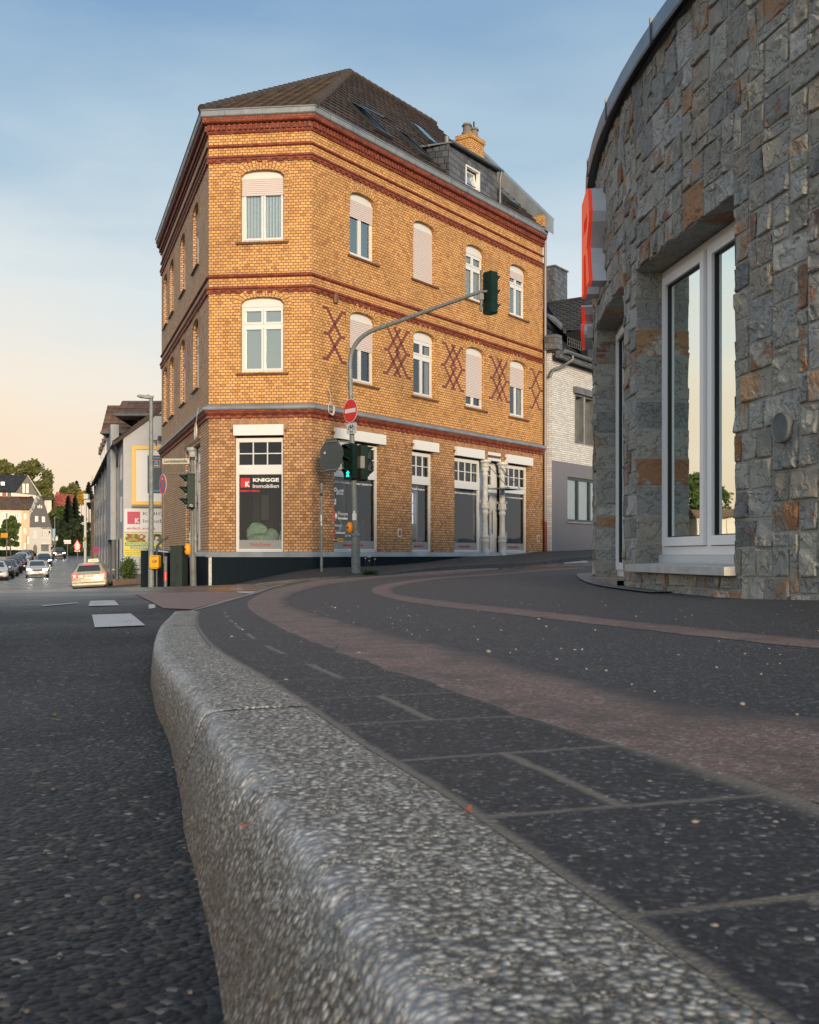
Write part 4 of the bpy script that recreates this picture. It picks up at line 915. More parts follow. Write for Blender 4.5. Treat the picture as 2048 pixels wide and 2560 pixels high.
# ---------------------------------------------------------------- the curved stone building on the right
SCX, SCY, SR = 15.865, 9.7, 14.0
def AP2(y): return math.asin((y-SCY)/SR)          # arc angle of the wall point at depth y
def SP(a, z, d=0.): return Vector((SCX-(SR+d)*math.cos(a), SCY+(SR+d)*math.sin(a), z))
def SN(a): return Vector((-math.cos(a), math.sin(a), 0))
def m_stone(t, p, lk, bmp, out):
    vc = t.n('ShaderNodeVertexColor', 0, {'layer_name': 'Col'}); r = t.sep(vc); oc = t.n('ShaderNodeTexCoord', 3)
    c = t.ramp(r[0], [(0, (.17, .18, .18)), (.14, (.32, .33, .31)), (.34, (.47, .46, .39)), (.5, (.27, .255, .22)), (.66, (.50, .51, .46)), (.80, (.40, .32, .23)), (.90, (.34, .355, .35)), (1, (.62, .61, .55))])
    n1 = t.noise(oc, 3.1, 5., .65); n2 = t.noise(oc, 13., 5., .7); n3 = t.noise(oc, 70., 4., .7)
    c = t.mix(t.mr(n2, .42, .75, 0, .42), c, (.14, .135, .115)); c = t.mix(t.mr(n3, .4, .8, 0, .4), c, (.55, .53, .46))
    ck = t.m('ABSOLUTE', t.m('SUBTRACT', t.noise(t.n('ShaderNodeVectorMath', 0, {'operation': 'ADD'}, i0=oc, i1=t.n('ShaderNodeVectorMath', 0, {'operation': 'SCALE'}, i0=vc, Scale=9.)), 5.5, 3., .6), .5)); crack = t.mr(ck, .012, .002); step = t.mr(ck, .0, .05)
    c = t.mix(t.m('MULTIPLY', crack, .5), c, (.03, .028, .024)); rust = t.mr(t.m('ADD', t.m('ADD', n1, t.m('MULTIPLY', n2, .45)), t.m('MULTIPLY', r[1], .48)), 1.10, 1.18)
    rc = t.ramp(r[2], [(0, (.30, .12, .05)), (.5, (.52, .27, .11)), (.8, (.20, .085, .06)), (1, (.50, .32, .17))])
    c = t.mix(t.m('MULTIPLY', rust, t.mr(n3, .2, .7, .75, 1.)), c, rc); lk(c, 'Base Color')
    p.inputs['Roughness'].default_value = .72; bmp(t.m('ADD', t.m('ADD', t.m('MULTIPLY', n2, .9), t.m('MULTIPLY', n3, .4)), t.m('MULTIPLY', step, .35)), .03, 1.)
M_STONE = mat('rock faced slate and sandstone', m_stone)
M_MORT = mat('grey mortar', color=(.36, .345, .31), rough=.9, bump=(60, .006), vary=.2)
def stones(mb, mapf, a0, a1, z0, z1, holes, cell=.092, seed=3, amp=1., maxw=4, maxh=3, res=.022):
    rnd = random.Random(seed); nx = int(round((a1-a0)/cell)); nz = int(round((z1-z0)/cell)); ca = (a1-a0)/nx; cz = (z1-z0)/nz
    occ = [[False]*nx for _ in range(nz)]
    for j in range(nz):
        for i in range(nx):
            x, z = a0+(i+.5)*ca, z0+(j+.5)*cz
            for h in holes:
                if h[0] < x < h[1] and h[2] < z < h[3]: occ[j][i] = True
    rowh = 2
    for j in range(nz):
        if not any(occ[j]) or rnd.random() < .3: rowh = rnd.choice([1, 2, 2, 2, 3])
        for i in range(nx):
            if occ[j][i]: continue
            hh = (rnd.choice([1, 2, 2, 2, 3]) if rnd.random() < .35 or i == 0 else rowh) if maxh > 1 else 1; hh = min(hh, maxh, nz-j); ww = rnd.choice([2, 2, 3, 3, 4] if hh > 1 else [2, 3, 4]); ww = min(ww, maxw+1, nx-i)
            if hh == 3: ww = min(max(ww, 3), nx-i)
            while ww > 1 and any(occ[j][i+k] for k in range(min(ww, nx-i))): ww -= 1
            while hh > 1 and any(occ[j+b][i+k] for b in range(hh) for k in range(ww)): hh -= 1
            for b in range(hh):
                for k in range(ww): occ[j+b][i+k] = True
            x0, x1, y0, y1 = a0+i*ca, a0+(i+ww)*ca, z0+j*cz, z0+(j+hh)*cz
            g_ = .003; x0 += g_+rnd.random()*.004; x1 -= g_+rnd.random()*.004; y0 += g_+rnd.random()*.003; y1 -= g_+rnd.random()*.003
            n_ = max(5, int((x1-x0)/res)); m_ = max(5, int((y1-y0)/res)); base = rnd.uniform(.008, .015)*amp; tx, ty = rnd.uniform(-.013, .013)*amp, rnd.uniform(-.013, .013)*amp
            sx_, sy_ = rnd.uniform(-50, 50), rnd.uniform(-50, 50); ridge = rnd.uniform(.5, 1.6)*amp; chipd = rnd.uniform(.005, .020)*amp; th = rnd.uniform(-.15, .45); ang = rnd.uniform(0, 3.14)
            mb.col = (rnd.random(), rnd.random()**1.2, rnd.random())
            def us(n): 
                e = .07; return [0, .022]+[e+(1-2*e)*k/(n-3) for k in range(n-2)]+[.978, 1]
            U = us(n_); V = us(m_); P = []
            cw = [rnd.uniform(0, .012) for _ in range(4)]
            for v in V:
                r = []
                for u in U:
                    x, y = x0+(x1-x0)*u, y0+(y1-y0)*v
                    # slightly crooked outline
                    x += (cw[0] if u < .5 else -cw[1])*(abs(u-.5)*2)**4*(1-v) ; y += (cw[2] if v < .5 else -cw[3])*(abs(v-.5)*2)**4*(1-u)
                    if u in (0, 1) or v in (0, 1): d = -.004
                    else:
                        q = Vector((x*5.5+sx_, y*5.5+sy_, 3.)); q2 = Vector(((x*math.cos(ang)+y*math.sin(ang))*7+sx_, (y*math.cos(ang)-x*math.sin(ang))*16+sy_, 9.))
                        d = base+tx*(x-(x0+x1)/2)/.1+ty*(y-(y0+y1)/2)/.1+.013*ridge*noise.noise(q)+.006*noise.noise(q*3.1)+.002*noise.noise(q*7.3)
                        cval = noise.noise(q2)+.35*noise.noise(q*2.3)
                        d -= chipd*min(1, max(0, (cval-th)*9))
                        d = max(.003, d)
                        if u in (U[1], U[-2]) or v in (V[1], V[-2]): d = d*.75
                    r.append(mapf(x, y, d))
                P.append(r)
            mb.grid(P)
sb = thing('stone_restaurant', 'curved building of rough grey and rust coloured stone blocks with white framed windows', 'building', (1.87, 9.3, -.3))
A_ = lambda y: AP2(y)*SR                         # arc length coordinate
LZ = 2.345
W1 = (A_(7.02), A_(8.92), -.12, LZ); W2 = (A_(9.43), A_(11.2), -.30, LZ)
cell = .092
def snap(x, a0): return a0+round((x-a0)/cell)*cell
a0, z0 = A_(2.9), -.60
W1 = tuple(snap(v, a0) if i < 2 else z0+round((v-z0)/cell)*cell for i, v in enumerate(W1)); W2 = tuple(snap(v, a0) if i < 2 else z0+round((v-z0)/cell)*cell for i, v in enumerate(W2))
a1 = a0+round((A_(13.9)-a0)/cell)*cell; z1 = z0+round((3.90-z0)/cell)*cell
fm = lambda a, z, d: SP(a/SR, z, d)
mb = MB(); stones(mb, fm, a0, a1, z0, z1, [W1, W2], seed=12, amp=1.0)
RD = .36
# jambs and heads of the two deep openings
for (x0, x1, y0, y1) in (W1, W2):
    for a, sgn in ((x0, 1), (x1, -1)):
        na = SN(a/SR); ta = Vector((math.sin(a/SR), math.cos(a/SR), 0))
        stones(mb, lambda s_, z, d, a=a, na=na, ta=ta, sgn=sgn: SP(a/SR, z)+na*(.012-s_)+ta*(d*sgn*.6), 0, RD, y0, y1, [], cell=.12, seed=int(a*10)+5, amp=.5, maxw=5, maxh=2)
    aa = (x0+x1)/2
    stones(mb, lambda s_, z, d: SP(s_/SR, y1-d*.5, .012-z), x0, x1, 0, RD, [], cell=.15, seed=int(x0*7)+9, amp=.4, maxw=2, maxh=3)
so_ = mb.build('stone_cladding', M_STONE, sb, smooth=False)
# mortar bed behind the stones with the openings left free, jamb and head linings
mb = MB(); Fm = lambda u, d, z: SP(u/SR, z, d-.002)
def bed(xa, xb):
    us = sorted({xa, xb, *[xa+(xb-xa)*k/30 for k in range(31)], *[v for v in (W1[0], W1[1], W2[0], W2[1]) if xa < v < xb]})
    for a, b in zip(us, us[1:]):
        c = (a+b)/2; op = next((w_ for w_ in (W1, W2) if w_[0] < c < w_[1]), None)
        for za, zb in ([(z0, op[2]), (op[3], 3.98)] if op else [(z0, 3.98)]):
            if zb > za: mb.quad(Fm(a, 0, za), Fm(b, 0, za), Fm(b, 0, zb), Fm(a, 0, zb), [(a, za), (b, za), (b, zb), (a, zb)])
bed(a0, a1)
for w_ in (W1, W2):
    for a, b in zip([w_[0]+(w_[1]-w_[0])*k/8 for k in range(8)], [w_[0]+(w_[1]-w_[0])*k/8 for k in range(1, 9)]):
        mb.quad(Fm(a, 0, w_[3]), Fm(b, 0, w_[3]), Fm(b, -RD, w_[3]), Fm(a, -RD, w_[3]))
        mb.quad(Fm(a, 0, w_[2]), Fm(b, 0, w_[2]), Fm(b, -RD, w_[2]), Fm(a, -RD, w_[2]))
    for a in w_[:2]: mb.quad(Fm(a, 0, w_[2]), Fm(a, -RD, w_[2]), Fm(a, -RD, w_[3]), Fm(a, 0, w_[3]))
mb.build('wall', M_MORT, sb)
# the rest of the round (behind the camera and beyond the corner): plain coursed stone shader
M_COURSE = mat('coursed grey stone', brick_fn([(0, (.07, .08, .085)), (.3, (.13, .13, .12)), (.6, (.10, .09, .08)), (.85, (.15, .155, .145)), (1, (.26, .13, .06))], (.10, .10, .092), .34, .19, .02, .4, .5, .03))
mb = MB()
def arcwall(aa, bb, n):
    for k in range(n):
        a, b = aa+(bb-aa)*k/n, aa+(bb-aa)*(k+1)/n
        mb.quad(SP(a/SR, -.8, .008), SP(b/SR, -.8, .008), SP(b/SR, 3.98, .008), SP(a/SR, 3.98, .008), [(a, -.8), (b, -.8), (b, 3.98), (a, 3.98)])
arcwall(-SR*1.15, a0, 24); arcwall(a1, SR*1.35, 24)
pa, pb = SP(-1.15, 0, .008), SP(1.35, 0, .008); bx = 30
for p, q in ((pa, Vector((bx, pa.y, 0))), (pb, Vector((bx, pb.y, 0))), (Vector((bx, pa.y, 0)), Vector((bx, pb.y, 0)))):
    L_ = (q-p).length; mb.quad(p+Vector((0, 0, -.8)), q+Vector((0, 0, -.8)), q+Vector((0, 0, 3.98)), p+Vector((0, 0, 3.98)), [(0, -.8), (L_, -.8), (L_, 3.98), (0, 3.98)])
mb.build('wall', M_COURSE, sb)
# flat roof, parapet flashing
mb = MB(); arc = [SP(-1.15+2.5*k/60, 3.99, -.05) for k in range(61)]
mb.face(arc+[Vector((bx, pb.y, 3.99)), Vector((bx, pa.y, 3.99))]); mb.build('roof', M_DGREY, sb)
mb = MB(); n = 70
prof = [(-.25, 3.995), (-.25, 4.05), (.085, 4.075), (.10, 4.06), (.10, 3.93), (.09, 3.915), (.075, 3.93), (.075, 4.0), (-.25, 3.995)]
mb.grid([[SP(-1.15+2.5*k/n, z, d) for d, z in prof] for k in range(n+1)]); mb.build('roof_flashing', mat('blue grey zinc coping', color=(.20, .24, .28), rough=.4, metal=.5, vary=.15), sb)
mb = MB()
for k in range(-6, 9): a = (9.3*0+k*1.45)/SR; ta = Vector((math.sin(a), math.cos(a), 0)); mb.box(SP(a, 4.0, .094), (.03, .02, .19), Matrix((SN(a), ta, (0, 0, 1))).transposed())
mb.build('flashing_seam', M_ZINCD, sb)
# windows (straight, set deep)
M_WHITE2 = mat('bright white frame', color=(.93, .93, .92), rough=.3)
def swin(w_, zb, zt, mul, name, label):
    x0, x1, y0, y1 = w_; pA = SP(x0/SR, 0, -.21); pB = SP(x1/SR, 0, -.21)
    L_ = (pB-pA).length; u = (pB-pA)/L_; nn = Vector((-u.y, u.x, 0)); nn = nn if nn.x < 0 else -nn
    Fr = frame((pA.x, pA.y, 0), u, nn); mb = MB(); f = .065
    mb.fbox(Fr, 0, f, -.06, .0, zb, zt); mb.fbox(Fr, L_-f, L_, -.06, 0, zb, zt); mb.fbox(Fr, f, L_-f, -.06, 0, zt-f, zt); mb.fbox(Fr, f, L_-f, -.06, 0, zb, zb+f)
    cuts = [f]+mul+[L_-f]; panes = []
    for c in mul: mb.fbox(Fr, c-.035, c+.035, -.06, .002, zb+f, zt-f)
    w_o = None
    for i in range(len(cuts)-1):
        a = cuts[i]+(.04 if i else .006); b = cuts[i+1]-(.04 if i < len(cuts)-2 else .006); s = .07; z_0, z_1 = zb+f+.006, zt-f-.006
        for q in ((a, a+s, z_0, z_1), (b-s, b, z_0, z_1), (a+s, b-s, z_0, z_0+s), (a+s, b-s, z_1-s, z_1)): mb.fbox(Fr, q[0], q[1], -.04, .028, q[2], q[3])
        panes.append((a+s, b-s, z_0+s, z_1-s))
        for q in ((a+s, a+s+.008, z_0+s, z_1-s), (b-s-.008, b-s, z_0+s, z_1-s)): pass
    w_o = mb.build(name, M_WHITE2, sb, label=label)
    for a, b, c, d in panes:
        q = MB(); q.quad(*[Fr(x, -.012, z) for x, z in ((a, c), (b, c), (b, d), (a, d))]); q.build('pane', G_STONE, w_o)
        q = MB()
        for e in ((a, a+.009, c, d), (b-.009, b, c, d), (a+.009, b-.009, d-.009, d), (a+.009, b-.009, c, c+.009)): q.fbox(Fr, e[0], e[1], -.012, .004, e[2], e[3])
        q.build('gasket', M_BLACK, w_o)
    q = MB(); i_ = -1.6
    for P in (((-.2, i_), (L_+.2, i_)), ((-.2, -.1), (-.2, i_)), ((L_+.2, -.1), (L_+.2, i_))):
        q.quad(Fr(P[0][0], P[0][1], -.4), Fr(P[1][0], P[1][1], -.4), Fr(P[1][0], P[1][1], 2.6), Fr(P[0][0], P[0][1], 2.6))
    q.build('interior', M_ROOM, w_o)
    return Fr, L_, w_o
G_STONE = glass('reflecting window glass', .32, (.80, .87, .85), .012)
FS, LS, wo1 = swin(W1, .0, LZ-.01, [.92], 'window', 'wide two leaf white window above the white sill')
q = MB(); q.fbox(FS, .0, LS, -.03, .03, -.10, -.002)
for k in range(6): q.fbox(FS, .12+k*.3, .14+k*.3, .028, .032, -.055, -.045)
q.build('frame_base', M_WHITE, wo1)
FS2, LS2, wo2 = swin(W2, -.22, LZ-.01, [.85], 'window', 'narrow looking full height white window beside the corner')
# sill slab
mb = MB(); n = 10; x0, x1 = W1[0]-.02, W1[1]+.04
for (d0, d1, zz0, zz1) in ((-.20, .09, -.135, -.065),):
    for k in range(n):
        a, b = x0+(x1-x0)*k/n, x0+(x1-x0)*(k+1)/n; zf = -.015
        P = [SP(a/SR, zz0, d0), SP(b/SR, zz0, d0), SP(b/SR, zz0-.0, d1), SP(a/SR, zz0, d1)]; T = [SP(a/SR, zz1, d0), SP(b/SR, zz1, d0), SP(b/SR, zz1+zf, d1), SP(a/SR, zz1+zf, d1)]
        mb.face(P[::-1]); mb.face(T); mb.face([P[3], P[2], T[2], T[3]])
        if k == 0: mb.face([P[0], P[3], T[3], T[0]])
        if k == n-1: mb.face([P[2], P[1], T[1], T[2]])
mb.build('window_sill', mat('white stone sill', color=(.50, .49, .46), rough=.6, bump=(30, .004), vary=.15), sb)
# round blind cover and small junction box
mb = MB(); a = A_(6.46)/SR; base = SP(a, .76, .0); Mx = Matrix((Vector((math.sin(a), math.cos(a), 0)), Vector((0, 0, 1)), SN(a))).transposed()
mb.lathe(base, [(.092, .0), (.092, .034), (.085, .038), (.08, .034), (0, .034)], 24, Mx); mb.build('wall_cap', mat('grey blind cover', color=(.13, .145, .15), rough=.7, bump=(18, .006), vary=.25), sb, smooth=False)
mb = MB(); a = A_(11.75)/SR; mb.box(SP(a, 2.42, .05), (.06, .06, .13), Matrix((SN(a), Vector((math.sin(a), math.cos(a), 0)), (0, 0, 1))).transposed()); mb.build('junction_box', M_OFFW, sb)
# doorstep in the far opening, drain strip on the ground
mb = MB(); n = 8
for k in range(n):
    a, b = W2[0]+(W2[1]-W2[0])*k/n, W2[0]+(W2[1]-W2[0])*(k+1)/n
    mb.quad(SP(a/SR, -.225, -.3), SP(b/SR, -.225, -.3), SP(b/SR, -.225, .06), SP(a/SR, -.225, .06)); mb.quad(SP(a/SR, -.225, .06), SP(b/SR, -.225, .06), SP(b/SR, -.34, .06), SP(a/SR, -.34, .06))
mb.build('doorstep', mat('tan stone step', color=(.25, .20, .15), rough=.8, bump=(14, .012), vary=.3), sb)
mb = MB(); rows = []
for k in range(41):
    a = (A_(8.0)+(A_(12.9)-A_(8.0))*k/40)/SR; r = []
    for d in (.02, .10, .19):
        p = SP(a, 0, d); p.z = PH(p.x, p.y)+.012; r.append(p)
    rows.append(r)
mb.grid(rows); setting(mb.build('drain_strip', M_ZINCD))
# ---------------------------------------------------------------- letters on the wall
M_LRED = mat('red letter face', color=(.78, .045, .018), rough=.35, emit=(.9, .06, .02), es=.35)
M_LSIDE = mat('brushed letter side', color=(.68, .70, .72), rough=.5, metal=.0, vary=.12)  # sky reflection on the letter sides put into a pale colour
def wall_letter(ch, a_mid, z_mid, height, wd, proud, depth, lab, shape=None):
    """one block letter: sides standing off the wall, red face on the front"""
    a = a_mid/SR; n_ = SN(a); u = -Vector((math.sin(a), math.cos(a), 0)); base = SP(a, z_mid, 0)
    th = thing('wall_letter', lab, 'letter', base)
    Fr = lambda uu, d, z: base+u*uu+n_*d+Vector((0, 0, z))
    polys = shape
    s_ = MB(); f_ = MB()
    for P in polys:
        Q = [(x*wd, y*height) for x, y in P]
        s_.prism([Fr(x, proud, y) for x, y in Q], n_*depth)
        f_.prism([Fr(x, proud+depth+.001, y) for x, y in Q], n_*.035)
    s_.build('letter_side', M_LSIDE, th); f_.build('letter_face', M_LRED, th); return th
Rsh = [[(-.5, .5), (-.5, -.5), (-.22, -.5), (-.22, .5)], [(-.219, .5), (-.219, .24), (.28, .24), (.42, .34), (.36, .44), (.2, .5)], [(.28, .239), (.20, .10), (.46, .10), (.5, .2), (.42, .339)], [(-.219, .099), (-.219, -.12), (.14, -.12), (.46, .099)], [(.02, -.121), (.26, -.121), (.5, -.5), (.18, -.5)]]
# seen from the road the right hand edge of the R is the one nearest to the viewer
wall_letter('R', A_(10.62), 3.08, .95, .74, .0, .13, 'big red block letter R with brushed metal sides high on the stone wall', [[(x, y) for x, y in P] for P in Rsh])
Ssh = []
ns = 16; cv = [(.42*math.cos(t_), .25+.21*math.sin(t_)) for t_ in [.5+k*(3.14*1.25)/ns for k in range(ns+1)]]; cv2 = [(-x, -y) for x, y in reversed(cv)]; path = [Vector(p) for p in cv+cv2]
for i in range(len(path)-1):
    n1, d1 = normal2(path, i); n2, d2 = normal2(path, i+1); hw = .075
    A, B, C_, D_ = path[i]+n1*hw*1.4, path[i+1]+n2*hw*1.4, path[i+1]-n2*hw*1.4, path[i]-n1*hw*1.4; Ssh.append([tuple(A), tuple(B), tuple(C_), tuple(D_)])
wall_letter('S', A_(12.35), 2.60, .42, .6, .02, .09, 'smaller red edged letter S at the far rim of the stone wall', Ssh)
# ---------------------------------------------------------------- white brick neighbour up the side street
M_WBRK = mat('white glazed brick', brick_fn([(0, (.54, .55, .55)), (.5, (.64, .65, .64)), (1, (.72, .73, .72))], (.20, .20, .20), .25, .077, .013, .08))
M_GREY = mat('grey purple render', color=(.15, .155, .185), rough=.85, bump=(45, .012), vary=.12)
M_ANTH = mat('anthracite window frame', color=(.025, .035, .045), rough=.35)
nb = thing('white_brick_house', 'white brick house with grey ground floor and dark tiled roof beyond the corner building', 'building', (*(ER+TR*.3), .1))
FN = frame((*(ER+NR*.25), 0), (TR.x, TR.y, 0), (NR.x, NR.y, 0))
mb = MB(); wall_band(mb, FN, .22, 14, 3.42, 7.35, [(2.1, 2.85, 4.2, 6.05, 0), (2.95, 3.7, 4.2, 6.05, 0), (3.8, 4.55, 4.2, 6.05, 0)], .35)
mb.quad(FN(.22, 0, 3.42), FN(.22, -3, 3.42), FN(.22, -3, 9.), FN(.22, 0, 7.35), [(0, 3.42), (3, 3.42), (3, 9), (0, 7.35)])
mb.quad(FN(.22, -.35, -.3), FN(.22, 0, -.3), FN(.22, 0, 3.42), FN(.22, -.35, 3.42), [(0, -.3), (.35, -.3), (.35, 3.42), (0, 3.42)])
mb.build('wall', M_WBRK, nb)
mb = MB(); wall_band(mb, FN, .22, 14, -.5, 3.42, [(1.5, 5.7, 1.25, 2.9, 0)], .2); mb.build('wall', M_GREY, nb)
mb = MB(); mb.quad(FN(14, 0, -1), FN(14, -9, -1), FN(14, -9, 7.4), FN(14, 0, 7.4)); mb.quad(FN(.2, -9, -1), FN(14, -9, -1), FN(14, -9, 7.4), FN(.2, -9, 7.4)); mb.build('wall', M_GREY, nb)
mb = MB()
for a in ((1.5, 5.7, 2.80, 2.9), (1.5, 5.7, 1.25, 1.33)): mb.fbox(FN, a[0], a[1], -.16, -.06, a[2], a[3])
for u in (1.5, 2.45, 3.5, 4.55, 5.58): mb.fbox(FN, u, u+.12, -.16, -.06, 1.33, 2.80)
wn = mb.build('window', M_ANTH, nb, label='wide window with dark frames'); q = MB(); q.quad(*[FN(x, -.11, z) for x, z in ((1.55, 1.3), (5.65, 1.3), (5.65, 2.82), (1.55, 2.82))]); q.build('pane', G_UP, wn)
q = MB(); q.quad(*[FN(x, -.2, z) for x, z in ((1.55, 1.3), (5.65, 1.3), (5.65, 2.82), (1.55, 2.82))], [(2.8, 1.3), (6.4, 1.3), (6.4, 2.8), (2.8, 2.8)]); q.build('curtain', M_LACE, wn)
q = MB(); q.fbox(FN, 1.4, 5.8, -.06, .06, 1.18, 1.245); q.build('sill', M_ZINC, wn)
for u in (2.1, 2.95, 3.8):
    mb = MB()
    for a in ((u, u+.05, 4.2, 6.05), (u+.70, u+.75, 4.2, 6.05), (u+.05, u+.70, 4.2, 4.26), (u+.05, u+.70, 5.97, 6.05)): mb.fbox(FN, a[0], a[1], -.34, .03, a[2], a[3])
    ww = mb.build('window', M_ZINCD, nb); q = MB(); q.quad(*[FN(x, -.3, z) for x, z in ((u, 4.2), (u+.75, 4.2), (u+.75, 6.05), (u, 6.05))]); q.build('pane', G_UP, ww)
q = MB(); q.fbox(FN, 1.95, 4.8, .0, .14, 6.05, 6.30); q.build('lintel', M_ZINCD, nb)
mb = MB(); roof_plane(mb, [FN(.1, .35, 7.30), FN(14, .35, 7.30), FN(14, -4.6, 11.0), FN(.1, -4.6, 11.0)], TR)
mb.face([FN(.1, -4.6, 11.0), FN(14, -4.6, 11.0), FN(14, -9, 7.3), FN(.1, -9, 7.3)]); mb.face([FN(.12, .3, 7.3), FN(.12, -4.6, 10.95), FN(.12, -9, 7.3)])
nrf = mb.build('roof', M_SLT, nb)
# cross gable roof meeting it
mb = MB(); roof_plane(mb, [FN(2.5, .5, 8.5), FN(2.5, -.6, 8.5), FN(7, -3.6, 10.8), FN(7, .5, 10.8)], NR)
mb.face([FN(7, -3.6, 10.8), FN(7, .5, 10.8), FN(11.5, .5, 8.5), FN(11.5, -.6, 8.5)]); mb.build('cross_roof', M_SLT, nb); mb = MB(); mb.face([FN(2.6, .3, 7.3), FN(11.4, .3, 7.3), FN(11.4, .3, 8.5), FN(7, .3, 10.7), FN(2.6, .3, 8.5)]); mb.face([FN(2.6, .3, 7.3), FN(2.6, .3, 8.5), FN(2.6, -.7, 8.5)]); mb.build('cross_gable', M_SLATE, nb)
q = MB(); q.tube([FN(7, .55, 10.83), FN(7, -3.6, 10.83)], .09, 8); q.tube([FN(7, -3.6, 10.75), FN(2.5, -.6, 8.5)], .06, 8); q.build('ridge_tiles', M_SLT, nrf)
q = MB(); q.fbox(FN, .02, 9, .26, .42, 7.06, 7.30); q.fbox(FN, .02, .45, -.2, .3, 7.36, 7.9); q.build('fascia', M_SLATE, nb)
q = MB(); q.tube([FN(.3, .5, 7.30), FN(12, .5, 7.30)], .08, 8); q.tube([FN(.9, .5, 7.28), FN(.9, .5, 7.08), FN(.55, .22, 6.8), FN(.12, .1, 6.65), FN(.05, .02, 6.4)], .055, 8); q.build('gutter', M_ZINCD, nb, smooth=True)
q = MB()
for k in range(24): q.tube([FN(1.3+k*.18, .1, 7.72), FN(1.3+k*.18, .1, 8.02)], .012, 4)
for z in (7.72, 7.87, 8.02): q.tube([FN(1.3, .1, z), FN(5.6, .1, z)], .014, 4)
q.build('snow_guard', M_ZINCD, nb)
q = MB(); q.prism([FN(2.9, -.35, 8.1), FN(3.6, -.35, 8.1), FN(3.6, -1.6, 9.3), FN(2.9, -1.6, 9.3)], (0, 0, .12)); q.build('skylight', M_ZINCD, nb)
q = MB(); q.fbox(FN, 7.0, 8.2, -4.2, -3.3, 9.8, 12.4); ch = q.build('chimney', M_SLATE, nb); q = MB(); q.fbox(FN, 6.95, 8.25, -4.25, -3.25, 12.4, 12.46); q.build('chimney_cap', M_ZINCD, ch)
# downpipe in the joint between the two houses
q = MB(); q.tube([FRR(13.08, .06, 11.4), FRR(13.08, .06, 1.2)], .05, 8); dp = q.build('downpipe', mat('painted zinc downpipe', color=(.24, .20, .20), rough=.5, metal=.2), nb, smooth=True)
q = MB(); q.tube([FRR(13.08, .06, 1.2), FRR(13.08, .06, .1)], .065, 8); q.build('downpipe_foot', mat('rust red cast iron', color=(.14, .03, .02), rough=.6), nb, smooth=True)
# ---------------------------------------------------------------- street furniture
M_GALV = mat('galvanised steel', color=(.17, .195, .20), rough=.6, metal=.15, bump=(40, .003), vary=.3)
M_GALVD = mat('dull galvanised steel', color=(.13, .14, .145), rough=.65, metal=.1, vary=.3)
M_SIGNAL = mat('dark green signal housing', color=(.004, .020, .015), rough=.5, spec=.2, vary=.2)
M_SIGIN = mat('black visor inside', color=(.006, .008, .008), rough=.6)
M_LENS = mat('unlit signal lens', color=(.02, .018, .016), rough=.15)
M_SRED = mat('traffic sign red', color=(.56, .008, .012), rough=.35)
M_SBLU = mat('traffic sign blue', color=(.012, .05, .30), rough=.35)
M_SWHI = mat('traffic sign white', color=(.62, .64, .64), rough=.4)
M_ORG = mat('yellow orange plastic', color=(.85, .30, .008), rough=.4)
def oriented(p, yaw):
    """frame whose outward normal points yaw degrees to the left of straight at the camera (looking towards -Y)"""
    a = R(yaw); nn = Vector((-math.sin(a), -math.cos(a), 0)); u = Vector((math.cos(a), -math.sin(a), 0)); return frame(p, u, nn)
def disc(Fr, u, d, z, r, m, name, parent, th=.004, n=32):
    q = MB(); q.prism([Fr(u+r*math.cos(2*math.pi*k/n), d, z+r*math.sin(2*math.pi*k/n)) for k in range(n)], Fr(0, th, 0)-Fr(0, 0, 0)); return q.build(name, m, parent)
def signal_head(parent, Fr, z0, lit=None, name='signal_head', man=False, H=.92):
    """three chambers, each with a lens and a hooded visor; z0 = bottom"""
    q = MB(); hw = .15; P = []
    c = .03
    q.prism([Fr(x, 0, z) for x, z in ((-hw+c, z0), (hw-c, z0), (hw, z0+c), (hw, z0+H-c), (hw-c, z0+H), (-hw+c, z0+H), (-hw, z0+H-c), (-hw, z0+c))], Fr(0, .19, 0)-Fr(0, 0, 0))
    for k in (1, 2): q.fbox(Fr, -hw-.004, hw+.004, -.004, .194, z0+H*k/3-.006, z0+H*k/3+.006)
    hd = q.build(name, M_SIGNAL, parent)
    for k in range(3):
        zc = z0+H/6+k*H/3; disc(Fr, 0, .19, zc, .105, M_LENS, 'lens', hd)
        v = MB(); rows = []; n = 14
        for dd_ in (0, .5, 1):
            r = []
            for i in range(n+1):
                a = -.35+(math.pi+.7)*i/n; L_ = .19+dd_*(.20*(max(0, math.sin(a))*.75+.25)); rr = .118-.006*dd_
                r.append(Fr(rr*math.cos(a), L_, zc+rr*math.sin(a)-.035*dd_*(1 if math.sin(a) > 0 else 0)*0))
            rows.append(r)
        v.grid(rows); vo = v.build('visor', M_SIGNAL, hd, smooth=True)
        sm = vo.modifiers.new('thickness', 'SOLIDIFY'); sm.thickness = .006
    if lit:
        zc = z0+H/6; g_ = MB(); s = 1.
        g_.prism([Fr(x*s, .197, zc+z*s) for x, z in ((-.012, .085), (.012, .085), (.018, .065), (.012, .05), (-.012, .05), (-.018, .065))], Fr(0, .003, 0)-Fr(0, 0, 0))
        g_.prism([Fr(x*s, .197, zc+z*s) for x, z in ((-.018, .046), (.02, .046), (.045, .01), (.035, .002), (.014, .022), (.012, -.02), (.045, -.085), (.022, -.085), (-.002, -.035), (-.035, -.085), (-.055, -.08), (-.02, -.02), (-.018, .018), (-.04, -.005), (-.052, .006))], Fr(0, .003, 0)-Fr(0, 0, 0))
        g_.build('green_man', mat('lit green man', color=(0, .3, .2), emit=(.02, 1., .62), es=3.2), hd)
    return hd
